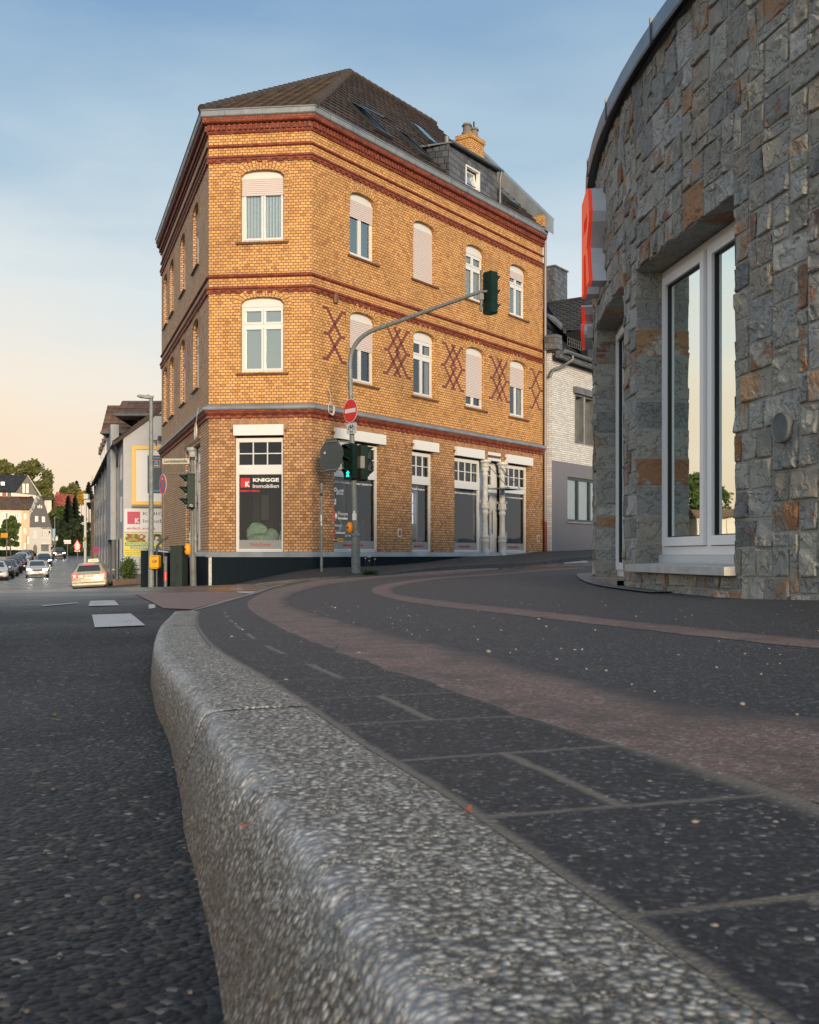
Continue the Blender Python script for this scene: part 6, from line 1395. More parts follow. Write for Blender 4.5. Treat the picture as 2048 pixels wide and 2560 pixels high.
# street wall beyond, with windows, eaves and dormers
opsT = []
for fl in (-1.0, 1.7, 4.2): opsT += [(u, u+1.15, fl, fl+1.6, 0) for u in (11, 13, 16.5, 18.6, 22, 24.5, 28, 30.5, 34, 37, 40.5, 43.5, 47)]
mb = MB()
for lo, hi, fl in ((-2.6, 1.3, -1.0), (1.3, 4.0, 1.7), (4.0, 6.7, 4.2)): wall_band(mb, FS_, 9.5, 50, lo, hi, [o_ for o_ in opsT if abs(o_[2]-fl) < .1], .12)
mb.quad(FS_(50, 0, -2.6), FS_(50, -9, -2.6), FS_(50, -9, 7), FS_(50, 0, 6.7)); mb.build('wall', M_RENG, rb)
for o_ in opsT: simple_win(FS_, o_[0], o_[1], o_[2], o_[3], .0, rb, fw=.14)
for u in (10.2, 15.3, 20.8, 26.6, 32.8, 39., 45.5): q = MB(); q.cyl(FS_(u, .12, -2.2), FS_(u, .12, 6.7), .055, n=8); q.build('downpipe', M_ZINCD, rb)
mb = MB(); z0_, z1_ = 6.55, 10.2
roof_plane(mb, [FS_(9.4, .45, z0_), FS_(50.2, .45, z0_), FS_(50.2, -4.5, z1_), FS_(9.4, -4.5, z1_)], dS)
roof_plane(mb, [FS_(-.25, .50, 6.30), FS_(9.6, .50, 6.30), FS_(9.6, -7.5, 12.6), FS_(-.25, -7.5, 12.6)], dS)
mb.face([FS_(50, -9, 6.6), FS_(9.4, -9, 6.6), FS_(9.4, -4.5, z1_), FS_(50, -4.5, z1_)]); mb.face([FS_(50, 0, 6.7), FS_(50, -9, 6.7), FS_(50, -4.5, z1_)])
rr = mb.build('roof', M_BRTILE, rb)
q = MB(); q.prism([FG(-.55, .12, 6.05), FG(-.55, .12, 6.32), FG(8.5, .12, 13.2), FG(8.5, .12, 12.75)], (0, .3, 0)); q.build('verge_board', mat('dark brown verge', color=(.05, .036, .028), rough=.7), rb)
# big dormer with a tiled lean-to roof, second one over the bay
def big_dormer(u0, u1, yb, zb, zt, zr0, zr1, wl):
    P = lambda u, y, z: Vector((u, y, z))
    mb = MB(); y = yb
    mb.quad(P(u0, y, zb), P(u1, y, zb), P(u1, y, zt), P(u0, y, zt), [(u0, zb), (u1, zb), (u1, zt), (u0, zt)]); mb.quad(P(u0, y, zb), P(u0, y+5, zb), P(u0, y+5, zt), P(u0, y, zt)); dm_ = mb.build('dormer', mat('dark dormer cheek', color=wl, rough=.8), rb)
    mb = MB(); roof_plane(mb, [P(u0-1.0, y-.9, zr0), P(u1+.4, y-.9, zr0), P(u1+.4, y+.5, zr1), P(u0-1.0, y+.5, zr1)], Vector((1, 0)))
    mb.quad(P(u0-1.0, y-.9, zr0-.14), P(u1+.4, y-.9, zr0-.14), P(u1+.4, y+.5, zr0-.14), P(u0-1.0, y+.5, zr0-.14)); mb.face([P(u0-1.0, y-.9, zr0-.14), P(u0-1.0, y-.9, zr0+.05), P(u0-1.0, y+.5, zr1), P(u0-1.0, y+3, zr0+.2), P(u0-1.0, y+3, zr0-.3)])
    mb.face([P(u0-1.0, y+3, zr0-.2), P(u1, y+3, zr0-.2), P(u1, y+.5, zr1), P(u0-1.0, y+.5, zr1)]); mb.build('dormer_roof', M_BRTILE, dm_)
    q = MB(); q.tube([P(u0-1.02, y-.98, zr0-.05), P(u1+.4, y-.98, zr0-.05)], .08, 8); q.build('gutter', M_ZINCD, dm_)
big_dormer(-15.4, -8.0, 61.2, 6.2, 7.9, 7.85, 8.80, (.045, .034, .028))
big_dormer(-17.7, -15.5, 66.4, 6.5, 8.0, 7.45, 9.25, (.06, .055, .05))
for k in range(6):
    u = 13.0+k*3.4; q = MB(); q.fbox(FS_, u, u+1.3, -1.2, .10, 6.9, 8.35); d_ = q.build('dormer', M_OFFW, rb); simple_win(FS_, u+.15, u+1.15, 7.1, 8.1, .13, d_)
    q = MB(); q.prism([FS_(u-.12, .25, 8.3), FS_(u+1.42, .25, 8.3), FS_(u+.65, .25, 8.9)], FS_(0, -3, 0)-FS_(0, 0, 0)); q.build('dormer_roof', M_BRTILE, d_)
# boards on the gable
def board(name, lab, u0, u1, z0, z1, m, cat='advertising board', d=.06, frame_m=None, fw=.0):
    th = thing(name, lab, cat, FG(u0, 0, z0)); q = MB(); q.fbox(FG, u0+fw, u1-fw, .0, d, z0+fw, z1-fw); q.build('panel', m, th)
    if frame_m:
        q = MB()
        for a in ((u0, u0+fw, z0, z1), (u1-fw, u1, z0, z1), (u0+fw, u1-fw, z0, z0+fw), (u0+fw, u1-fw, z1-fw, z1)): q.fbox(FG, a[0], a[1], 0, d+.10, a[2], a[3])
        q.build('frame', frame_m, th)
    return th
M_BW = mat('billboard white', color=(.60, .63, .66), rough=.5); M_TEAL = mat('dark petrol print', color=(.010, .045, .075), rough=.5); M_CY = mat('bright blue print', color=(.05, .38, .75), rough=.5)
b1 = board('billboard', 'large white billboard in a wide yellow frame with a dark blue panel', .50, 6.6, 2.78, 6.05, M_BW, frame_m=M_GOLD, fw=.20)
q = MB(); q.fbox(FG, 1.33, 5.2, .06, .065, 3.42, 5.53); pn_ = q.build('panel', M_TEAL, b1)
q = MB(); q.fbox(FG, 1.40, 5.2, .065, .068, 3.54, 3.58); q.fbox(FG, 1.40, 5.2, .065, .068, 5.38, 5.42); q.build('stripe', M_CY, pn_)
q = MB(); q.fbox(FG, 1.60, 2.02, .066, .070, 4.86, 5.27); l_ = q.build('logo_border', mat('orange print', color=(.75, .16, .03), rough=.5), pn_); q = MB(); q.fbox(FG, 1.64, 1.98, .070, .073, 4.90, 5.23); q.build('logo_ground', M_TEAL, l_)
q = MB(); q.prism([FG(u, .074, z) for u, z in ((1.69, 5.04), (1.75, 5.04), (1.79, 5.14), (1.83, 5.04), (1.93, 5.04), (1.86, 5.20), (1.76, 5.20))], FG(0, .003, 0)-FG(0, 0, 0)); q.build('logo_mark', M_CY, l_); text('ALDI', .10, FG, 1.81, .078, 4.97, M_SWHI, l_, bold=.004, width=.26)
q = MB(); q.fbox(FG, .48, 6.7, .0, .30, 2.66, 2.72); q.build('ledge', M_ZINCD, b1)
b2 = board('company_sign', 'white company sign with crimson square and the words einfach anders', .06, 4.0, 1.27, 2.56, mat('sign white', color=(.58, .60, .63), rough=.5))
q = MB(); q.fbox(FG, .23, .93, .06, .066, 1.71, 2.40); l_ = q.build('logo', M_MAG, b2); text('K', .36, FG, .75, .072, 1.89, M_SWHI, l_, bold=.012)
text('KNIGGE', .26, FG, 1.05, .066, 2.28, M_DGREY, b2, align='LEFT', width=1.75); text('Immobilien', .30, FG, 1.05, .066, 1.87, M_DGREY, b2, align='LEFT', width=1.75); text('einfach anders.', .20, FG, .20, .066, 1.47, M_MAG, b2, align='LEFT', bold=.003, width=1.60)
b3 = board('playground_sign', 'yellow playground advertising sign with green headings and a photo strip', .06, 2.9, -.08, 1.22, mat('sign yellow', color=(.60, .56, .04), rough=.5)); M_GRN = mat('sign green', color=(.02, .20, .16), rough=.5)
def m_photo(t, p, lk, bmp, out):
    oc = t.n('ShaderNodeTexCoord', 3); v = t.n('ShaderNodeTexVoronoi', None, None, Vector=oc, Scale=7.); lk(t.ramp(t.sep(v.outputs['Color'])[0], [(0, (.02, .03, .02)), (.25, (.30, .26, .05)), (.45, (.5, .5, .45)), (.6, (.35, .06, .03)), (.8, (.08, .14, .03)), (1, (.55, .45, .3))], 'CONSTANT'), 'Base Color')
q = MB(); q.fbox(FG, .12, 1.5, .06, .064, .72, 1.16); q.build('photo_strip', mat('printed crowd photo', m_photo), b3); q = MB(); q.fbox(FG, 1.68, 2.2, .06, .064, .62, 1.16); q.build('photo_strip', mat('printed dark photo', m_photo), b3)
for u0, u1, z0, z1, tx, sz in ((.10, 1.62, .50, .68, 'HALLENSPIELPLATZ', 1.4), (.40, 1.72, .34, .48, 'KINDERGEBURTSTAGE', 1.2)):
    q = MB(); q.fbox(FG, u0, u1, .06, .064, z0, z1); e_ = q.build('heading', M_GRN, b3); text(tx, .15, FG, (u0+u1)/2, .068, (z0+z1)/2, mat('sign lettering', color=(.65, .65, .3), rough=.5), e_, bold=.004, width=sz)
text('Spiel und Spaß für die ganze Familie', .10, FG, .10, .066, .25, M_SRED, b3, align='LEFT', width=1.75); text('Gronau 21-23, 51469 Bergisch Gladbach', .08, FG, .10, .066, .13, M_DGREY, b3, align='LEFT', width=1.6); text('Telefon 02202 00 00', .08, FG, .10, .066, .03, M_DGREY, b3, align='LEFT', width=1.2)
q = MB(); q.prism([FG(1.92+.16*math.cos(a), .06, .30+.2*math.sin(a)) for a in [k*.52 for k in range(12)]], FG(0, .004, 0)-FG(0, 0, 0)); q.build('emblem', M_SBLU, b3)
th = thing('electric_box', 'pair of pale grey service boxes under the yellow sign', 'service box', FG(.1, 0, -1.0)); q = MB(); q.fbox(FG, .06, .93, 0, .22, -.80, -.16); q.fbox(FG, .96, 1.85, 0, .22, -.80, -.16); q.build('cabinet', M_RENW, th); q = MB(); q.box(FG(.5, .24, -.88), (.1, .1, .06)); q.build('lock', M_ZINCD, th)
th = thing('wall_lamp', 'black flood lamp on an arm above the billboard', 'lamp', FG(2.0, 0, 6.4)); q = MB(); q.tube([FG(1.55, 0, 6.32), FG(1.85, .5, 6.32), FG(2.2, .6, 6.4)], .03, 6); q.tube([FG(1.85, .5, 6.32), FG(1.85, .5, 6.08)], .03, 6); q.build('arm', M_BLACK, th); q = MB(); q.box(FG(2.15, .6, 6.42), (.32, .25, .25)); q.build('lamp_head', M_BLACK, th)
# courtyard wall base, round bush
q = MB(); q.fbox(FG, .0, 6, .0, .06, -2.2, -1.05); q.build('wall_base', M_REND, rb)
bp = W(320, 1432, 58.2); bp.z = -1.42; bsh = thing('round_bush', 'clipped round green bush in a planter in front of the grey gable', 'bush', bp)
def leaf_cloud(mb, blobs, n, leaf, rnd):
    for _ in range(n):
        c, r = rnd.choices(blobs, [b[1]**2 for b in blobs])[0]; d = Vector((rnd.gauss(0, 1), rnd.gauss(0, 1), rnd.gauss(0, 1))).normalized(); p = Vector(c)+d*r*(rnd.uniform(.45, 1.05) if rnd.random() < .72 else rnd.uniform(.9, 1.55))
        nn_ = (d+Vector((rnd.gauss(0, .7), rnd.gauss(0, .7), rnd.gauss(0, .7)))).normalized(); a = nn_.orthogonal().normalized()*leaf*rnd.uniform(.6, 1.3); b = nn_.cross(a)*.75
        mb.face([p-a, p-b*.8+a*.2, p+a, p+b])
def m_leaf(c0, c1, c2):
    def fn(t, p, lk, bmp, out):
        gi = t.n('ShaderNodeNewGeometry', None).outputs['Random Per Island']; oc = t.n('ShaderNodeTexCoord', 3); nz = t.noise(oc, .35, 3., .6)
        c = t.ramp(gi, [(0, c0), (.5, c1), (1, c2)]); lk(t.mix(t.mr(nz, .35, .65, 0, .55), c, tuple(x*.55 for x in c0)), 'Base Color'); p.inputs['Roughness'].default_value = .7
        tl = t.n('ShaderNodeBsdfTranslucent', 0, None, Color=c); t.t.links.new(t.n('ShaderNodeMixShader', 0, None, i0=.35, i1=p.outputs[0], i2=tl), out.inputs[0])
    return fn
L_GREEN = mat('green foliage', m_leaf((.045, .085, .018), (.09, .15, .028), (.14, .20, .045))); L_DARK = mat('dark green foliage', m_leaf((.012, .028, .010), (.025, .05, .016), (.045, .075, .022)))
L_WARM = mat('warm lit foliage', m_leaf((.10, .12, .03), (.19, .20, .055), (.28, .27, .09))); L_CON = mat('conifer foliage', m_leaf((.010, .020, .010), (.020, .036, .016), (.035, .055, .022))); L_YEL = mat('yellow blossom', m_leaf((.45, .26, .03), (.62, .38, .05), (.7, .48, .10)))  # warm light on the far crowns put into the first leaf colour
M_BARK = mat('bark', color=(.09, .07, .05), rough=.9, bump=(8, .03), vary=.3)
q = MB(); rnd = random.Random(2); leaf_cloud(q, [((bp.x, bp.y, bp.z+.75), .42), ((bp.x+.08, bp.y-.1, bp.z+.95), .3), ((bp.x-.1, bp.y, bp.z+.5), .34)], 1300, .055, rnd); q.build('leaves', L_GREEN, bsh); q = MB(); q.fbox(frame((bp.x, bp.y, 0), (1, 0, 0), (0, -1, 0)), -.75, .8, -.1, .25, bp.z-.45, bp.z+.12); q.build('planter', mat('brown brick planter', color=(.13, .095, .07), rough=.9, vary=.3), bsh); q = MB(); q.cyl((bp.x, bp.y, bp.z-.1), (bp.x, bp.y, bp.z+.5), .03); q.build('trunk', M_BARK, bsh)
# ---------------------------------------------------------------- cars
M_TYRE = mat('tyre rubber', color=(.012, .012, .012), rough=.8); M_RIM = mat('alloy rim', color=(.30, .31, .32), rough=.35, metal=.7); M_CGLASS = mat('car window', color=(.020, .030, .034), rough=.06, spec=.8)
M_TRED = mat('lit tail lamp', color=(.5, .01, .01), rough=.3, emit=(1, .05, .03), es=1.6); M_TREDD = mat('tail lamp', color=(.22, .012, .012), rough=.25); M_BRIGHT = mat('lit rear bulb', color=(1, .3, .2), emit=(1, .35, .25), es=4.)
M_HEAD = mat('lit headlamp', color=(.9, .9, .9), rough=.3, emit=(1, .90, .80), es=45.); M_HEADW = mat('lit warm headlamp', color=(.9, .9, .7), rough=.3, emit=(1, .80, .42), es=25.); M_HOFF = mat('unlit headlamp', color=(.35, .36, .37), rough=.12, metal=.4)
M_PLATE = mat('number plate white', color=(.60, .60, .56), rough=.4); M_PLAST = mat('black trim', color=(.015, .015, .016), rough=.5)
def paint(name, c): return mat(name, color=c, rough=.22, metal=.15, spec=.6)
def place_car(root, pos, rz):
    x, y = pos[0], pos[1]; c, s_ = math.cos(rz), math.sin(rz); P = lambda a, b: Vector((x+a*c-b*s_, y+a*s_+b*c, 0))
    q = [P(-.8, -1.4), P(.8, -1.4), P(.8, 1.4), P(-.8, 1.4)]
    for p in q: p.z = GH(p.x, p.y)
    X = ((q[1]+q[2])-(q[0]+q[3])).normalized(); Y = ((q[2]+q[3])-(q[0]+q[1])).normalized(); Z_ = X.cross(Y).normalized(); Y = Z_.cross(X)
    root.location = sum(q, Vector())/4; root.rotation_euler = Matrix((X, Y, Z_)).transposed().to_euler()
def make_car(name, lab, pos, rz, body, style='hatch', head=None, tail=None, W_=1.80, Lc=4.5, Hc=1.45, plate='GL MR 1996', rear=True, group=None, detail=True):
    """car along local +Y (nose), origin on the ground under its middle"""
    root = thing(name, lab, 'taxi' if style == 'wagon' else 'car', (0, 0, 0), group); h = W_/2; L = Lc/2
    # stations: y, z sill, z belt, half width low, half width belt, z top, half width top
    hood = .72*Hc/1.45; bel = .90*Hc/1.45; rf_ = Hc
    st = {'wagon': [(-L, .30, .80, .84, .86, .84, .70), (-L+.05, .24, .88, .96, .93, .92, .76), (-L+.12, .22, .93, 1, .95, .97, .74), (-L+.45, .20, .95, 1, .96, 1.36, .68), (-L+.75, .20, .95, 1, .96, 1.43, .68), (-.3, .18, .95, 1, .96, 1.45, .68), (.30, .18, .94, 1, .96, 1.41, .67), (1.15, .18, .90, 1, .95, .96, .76), (1.25, .18, .88, 1, .94, .91, .78), (L-.35, .20, .72, .98, .90, .78, .75), (L-.08, .24, .62, .88, .82, .66, .68), (L, .32, .50, .70, .70, .52, .60)],
          'hatch': [(-L, .32, .80, .80, .84, .84, .66), (-L+.07, .24, .90, .95, .92, .94, .72), (-L+.5, .20, .94, 1, .95, 1.30, .68), (-L+1.0, .18, .94, 1, .96, 1.44, .68), (-.2, .18, .93, 1, .96, 1.45, .68), (.25, .18, .92, 1, .96, 1.40, .67), (1.05, .18, .88, 1, .94, .94, .76), (1.15, .18, .87, 1, .93, .90, .78), (L-.38, .20, .74, .97, .90, .79, .74), (L-.08, .22, .62, .88, .82, .67, .66), (L, .30, .52, .70, .70, .54, .58)],
          'suv': [(-L, .40, .95, .84, .90, .98, .75), (-L+.07, .32, 1.02, .97, .95, 1.06, .80), (-L+.35, .28, 1.06, 1, .96, 1.52, .74), (-L+.8, .26, 1.06, 1, .97, 1.64, .74), (-.2, .26, 1.05, 1, .97, 1.66, .74), (.35, .26, 1.04, 1, .97, 1.60, .72), (1.05, .26, 1.00, 1, .96, 1.10, .80), (1.15, .26, 1.0, 1, .95, 1.05, .82), (L-.3, .28, .90, .98, .93, .97, .80), (L-.07, .32, .80, .92, .88, .85, .74), (L, .42, .66, .78, .78, .68, .66)]}[style]
    body_ = MB(); gl = MB(); rings = []
    for (y, zs, zb, wl, wb, zt, wt) in st:
        hw = h; pts = [(0, zs), (wl*hw*.85, zs), (wl*hw*.98, zs+.07), (wl*hw, (zs+zb)/2), (wb*hw, zb-.03), (wb*hw*.985, zb), (wt*hw, zt-.05 if zt-zb > .2 else zb+(zt-zb)*.6), (wt*hw*.88, zt), (0, zt+.015)]
        rings.append([Vector((x, y, z)) for x, z in pts])
    full = [[Vector((-p.x, p.y, p.z)) for p in reversed(r)]+r[1:] for r in rings]; n = len(full[0])
    # where the greenhouse runs, faces between belt and roof are glass
    for i in range(len(full)-1):
        a, b = st[i], st[i+1]; cabin = (a[5]-a[2] > .30 or b[5]-b[2] > .30)
        for k in range(n-1):
            q = [full[i][k], full[i][k+1], full[i+1][k+1], full[i+1][k]]
            side = k in (2, n-4)
            top = k in (0, 1, n-2, n-3); slope = abs(a[5]-b[5]) > .20
            body_.face(q)
            if cabin and (side or (k in (0, n-2) and False)) and (a[5]-a[2] > .30 and b[5]-b[2] > .30):
                c = sum(q, Vector())/4; nn_ = (q[1]-q[0]).cross(q[3]-q[0]).normalized(); nn_ = nn_ if nn_.x*c.x > 0 else -nn_
                gl.face([c+(p-c)*.90+nn_*.006 for p in q])
    body_.face(full[0]); body_.face(list(reversed(full[-1])))
    bo = body_.build('body', body, root, smooth=False); clean(bo); 
    for f in bo.data.polygons: f.use_smooth = True
    m_ = bo.modifiers.new('soft', 'SUBSURF'); m_.levels = m_.render_levels = 1
    gl.build('side_window', M_CGLASS, root)
    def screen(i, j, nm, off):
        a, b = st[i], st[j]; lo, hi = (a, b) if a[5] < b[5] else (b, a)
        y0, y1 = lo[0], hi[0]; P = [Vector((-lo[6]*h*.96, y0, lo[5]+.02)), Vector((lo[6]*h*.96, y0, lo[5]+.02)), Vector((hi[6]*h*.88, y1, hi[5]-.05)), Vector((-hi[6]*h*.88, y1, hi[5]-.05))]
        nn_ = (P[1]-P[0]).cross(P[3]-P[0]).normalized(); nn_ = nn_ if nn_.z > 0 else -nn_; c = sum(P, Vector())/4
        q = MB(); q.face([c+(p-c)*.93+nn_*off for p in P]); return q.build(nm, M_CGLASS, root), c, nn_, P
    ri = 2 if style == 'wagon' else 1; fi = {'wagon': 6, 'hatch': 5, 'suv': 5}[style]
    rs = screen(ri, ri+1, 'rear_window', .02); screen(fi, fi+1, 'windscreen', .02)
    # wheels
    r = .33 if style != 'suv' else .37
    for sx in (-1, 1):
        for y in (-L+.85, L-.85):
            x = sx*(h-.115); q = MB(); Mx = Matrix(((0, 0, 1), (1, 0, 0), (0, 1, 0))); base = Vector((x-.10, y, r))
            wh = MB(); wh.lathe(base, [(r*.62, 0), (r*.95, .0), (r, .03), (r, .17), (r*.95, .20), (r*.62, .20)], 22, Mx); w_ = wh.build('wheel', M_TYRE, root, smooth=True)
            q.lathe(base+Vector((.10+sx*.09-.0, 0, 0)), [(0, -.004), (r*.6, -.004), (r*.62, .004), (0, .004)], 16, Mx); q.build('rim', M_RIM, w_)
            q = MB(); q.lathe(base+Vector((.02+sx*.02, 0, .0)), [(0, .005), (r+.07, .005), (r+.07, .16), (0, .16)], 20, Mx); q.build('wheel_arch', M_PLAST, root)
    # front face
    zf = st[-1]; yn = L; zh = .66 if style != 'suv' else .84
    for sx in (-1, 1):
        q = MB(); c = Vector((sx*h*.68, L-.12, zh)); Pq = [(-.17, .05, -.05), (.15, -.14, -.04), (.17, -.22, .07), (-.14, -.02, .05)]
        q.prism([c+Vector((sx*x, y, z)) for x, y, z in Pq], (0, .06, 0)); q.build('headlight', head or M_HOFF, root)
        q = MB(); q.lathe(Vector((sx*(h+.08), .62, .98 if style != 'suv' else 1.1)), [(0, -.07), (.09, -.05), (.11, 0), (.09, .05), (0, .07)], 10); q.build('mirror', body, root, smooth=True)
        q = MB(); c = Vector((sx*h*.80, -L+.05, .80 if style != 'suv' else .95)); q.prism([c+Vector((sx*x, y, z)) for x, y, z in ((-.20, 0, -.10), (.13, .03, -.10), (.14, .08, .10), (-.16, .04, .11))], (0, -.06, 0)); tl_ = q.build('tail_light', tail or M_TREDD, root)
        if tail: q = MB(); q.lathe(c+Vector((sx*-.02, -.066, -.02)), [(0, 0), (.065, .002), (0, .004)], 12, Matrix(((1, 0, 0), (0, 0, -1), (0, 1, 0)))); q.build('bulb', M_BRIGHT, tl_)
    q = MB(); q.prism([Vector((x*h, L-.02, z)) for x, z in ((-.42, zh-.10), (.42, zh-.10), (.50, zh-.0), (.38, zh+.05), (-.38, zh+.05), (-.50, zh))], (0, .035, 0)); q.build('grille', M_PLAST, root)
    q = MB(); q.prism([Vector((x*h, L-.02, z)) for x, z in ((-.55, .26), (.55, .26), (.48, .36), (-.48, .36))], (0, .04, 0)); q.build('air_intake', M_PLAST, root)
    q = MB(); q.box((0, L+.03, zh-.18), (.52, .015, .11)); pf = q.build('number_plate', M_PLATE, root)
    zr = .76 if style == 'wagon' else .70; zr = .85 if style == 'suv' else zr
    q = MB(); q.box((0, -L-.012, zr), (.52, .015, .11)); pr = q.build('number_plate', M_PLATE, root); fr_ = frame((0, -L-.02, 0), (1, 0, 0), (0, -1, 0)); ff_ = frame((0, L+.04, 0), (-1, 0, 0), (0, 1, 0))
    if rear: tt = text(plate, .10, fr_, .03, .002, zr, M_BLACK, None, width=.40, bold=.002); tt.parent = pr; q = MB(); q.box((-.235, -L-.021, zr), (.05, .004, .11)); q.build('plate_band', M_SBLU, pr)
    else: tt = text(plate, .10, ff_, -.03, .002, zh-.18, M_BLACK, None, width=.40, bold=.002); tt.parent = pf
    q = MB(); q.box((0, -L+.02, .42), (W_*.90, .12, .22)); q.build('bumper', body, root); q = MB(); q.box((0, -L+.02, .27), (W_*.84, .10, .10)); q.box((0, -L-.045, .44), (W_*.88, .02, .04)); q.build('bumper_trim', M_PLAST, root)
    place_car(root, pos, rz); return root, pr

def xz(px, Z): return ((px-CX)*Z/F, Z)
P_CREAM = paint('cream car paint', (.40, .37, .29)); P_SILV = paint('silver white car paint', (.58, .60, .62)); P_BLK = paint('black car paint', (.012, .013, .016)); P_NAVY = paint('dark blue car paint', (.018, .03, .05)); P_GREY = paint('grey car paint', (.12, .13, .14)); P_RED = paint('dark red car paint', (.16, .02, .02)); P_WHT = paint('white car paint', (.62, .62, .62))
txp = xz(236, 57.5); taxi, tpl = make_car('taxi', 'cream estate taxi with roof sign and lit red tail lamps', txp, R(10.5), P_CREAM, 'wagon', tail=M_TRED, Lc=4.75, Hc=1.45)
def loc(fn):
    L_, r_ = taxi.location.copy(), taxi.rotation_euler.copy(); taxi.location = (0, 0, 0); taxi.rotation_euler = (0, 0, 0); fn(); taxi.location = L_; taxi.rotation_euler = r_
def tx_extra():
    q = MB(); q.prism([(-.28, .18, 1.47), (.28, .18, 1.47), (.24, .22, 1.62), (-.24, .22, 1.62)], (0, .10, 0)); sg = q.build('roof_sign', mat('lit taxi sign', color=(.7, .66, .35), emit=(1, .92, .5), es=.45), taxi)
    fr = frame((0, .18, 0), (1, 0, 0), (0, -1, 0)); text('TAXI', .13, fr, 0, .0, 1.545, M_BLACK, sg, bold=.004, width=.40)
    q = MB(); q.box((0, -2.0, 1.39), (.52, .05, .035)); q.build('brake_light', M_TRED, taxi)
    fr = frame((0, -2.40, 0), (1, 0, 0), (0, -1, 0)); text('20 22 22 TAXI', .12, fr, 0, .0, .905, M_DGREY, taxi, width=1.1)
loc(tx_extra)
for nm, px_, Z_, lab, rz, pm, sty, hd_, kw in (
    ('car', 93.5, 91, 'silver white saloon with bright headlamps coming towards the junction', 199.5, P_SILV, 'hatch', M_HEAD, dict(W_=1.86, Lc=4.85)),
    ('car', 111, 130, 'dark car half hidden behind the silver white saloon', 199, P_NAVY, 'hatch', M_HEADW, {}),
    ('car', 147.5, 162, 'black off road car with two bright headlamps in the distance', 201, P_BLK, 'suv', M_HEAD, dict(W_=1.92, Hc=1.66))):
    make_car(nm, lab, xz(px_, Z_), R(rz), pm, sty, head=hd_, plate='BM KN 220', rear=False, **kw)
# parked row: one prototype, copied with its parts
proto, _p = make_car('parked_car', 'black parked car nearest to the viewer in the left hand row', xz(7, 90), R(201), P_BLK, 'hatch', plate='GL AB 411', rear=False, group='cars parked along the left kerb')
def copy_tree(o_, par=None):
    c = o_.copy(); COL.objects.link(c); c.parent = par
    for ch in list(o_.children): copy_tree(ch, c)
    return c
pk = [(21, 98.5, P_GREY, 'grey parked car second from the front of the row'), (32, 107.5, P_BLK, 'black parked car third in the row'), (40.5, 116.5, P_RED, 'dark red parked car fourth in the row'), (48.5, 126, P_NAVY, 'dark blue parked car fifth in the row'), (55, 136, P_WHT, 'white parked car sixth in the row'), (61.5, 147, P_GREY, 'grey parked car seventh in the row'), (68, 159, P_RED, 'dark red parked car at the far end of the row')]
for px_, Z_, pm, lab in pk:
    c = copy_tree(proto); c['label'] = lab
    for ch in c.children:
        if ch.name.startswith(('body', 'mirror', 'bumper')) and not ch.name.startswith('bumper_trim'): ch.data = ch.data.copy(); ch.data.materials.clear(); ch.data.materials.append(pm)
    place_car(c, xz(px_, Z_), R(201))
c = copy_tree(proto); c['label'] = 'white parked car cut by the left edge of the picture'
for ch in c.children:
    if ch.name.startswith(('body', 'mirror', 'bumper')) and not ch.name.startswith('bumper_trim'): ch.data = ch.data.copy(); ch.data.materials.clear(); ch.data.materials.append(P_WHT)
place_car(c, xz(-9, 83), R(201))
# ---------------------------------------------------------------- houses and trees at the end of the left street
def facing(px, Z, zb, yaw=19.):
    p = W(px, HY, Z); a = R(yaw); u = Vector((math.cos(a), math.sin(a), 0)); return frame((p.x, p.y, 0), u, Vector((u.y, -u.x, 0)))
def zy(py, Z): return (HY-py)*Z/F
M_CREAMW = mat('white house render', color=(.66, .62, .55), rough=.85, vary=.06); M_BEIGE = mat('beige house render', color=(.56, .46, .32), rough=.85, vary=.06); M_SLH = mat('dark slate cladding', color=(.055, .056, .066), rough=.6, bump=(3, .02), vary=.12); M_LWALL = mat('pale grey house render', color=(.48, .47, .45), rough=.85, vary=.06)
M_RROOF = mat('red roof tiles', tiles([(0, (.24, .055, .035)), (.5, (.34, .085, .055)), (1, (.42, .12, .08))], .4, .4)); M_BLKR = mat('black roof tiles', tiles([(0, (.022, .024, .030)), (.5, (.032, .035, .042)), (1, (.045, .048, .056))], .4, .4))
Z = 215.; k_ = Z/F*.95
# white and beige house with brown roof
Fh = facing(-14, Z, 0); U = lambda px: (px+14)*k_; z = lambda py: zy(py, Z)
h1 = thing('white_house', 'white and beige three storey house with brown tiled roof at the end of the street', 'house', Fh(U(30), 0, -.4))
ops1 = [(U(a), U(b), z(d_), z(c_), 0) for a, b, c_, d_ in ((6, 16, 1281, 1296), (29.5, 46, 1283, 1294), (59, 65, 1283, 1297), (38, 46, 1320, 1333), (59, 65, 1320, 1333), (33, 38, 1357, 1372), (59, 65, 1357, 1372))]
def tiers(mb, Fr, u0, u1, zs, ops, d=.2):
    for lo, hi in zip(zs, zs[1:]): wall_band(mb, Fr, u0, u1, lo, hi, [o_ for o_ in ops if lo <= o_[2] < hi], d)
mb = MB(); tiers(mb, Fh, 0, U(53.5), [-1.5, z(1350), z(1312), z(1273)], [o_ for o_ in ops1 if o_[1] < U(50)]); mb.quad(Fh(0, 0, -1), Fh(0, -10, -1), Fh(0, -10, z(1273)), Fh(0, 0, z(1273))); mb.build('wall', M_CREAMW, h1)
mb = MB(); tiers(mb, Fh, U(53.5), U(74), [-1.5, z(1350), z(1312), z(1273)], [o_ for o_ in ops1 if o_[0] > U(50)]); mb.quad(Fh(U(74), 0, -1), Fh(U(74), -10, -1), Fh(U(74), -10, z(1273)), Fh(U(74), 0, z(1273))); mb.build('wall', M_BEIGE, h1)
for i, o_ in enumerate(ops1): simple_win(Fh, *o_[:4], -.12, h1, fw=.12, bars=2 if i == 1 else 1)
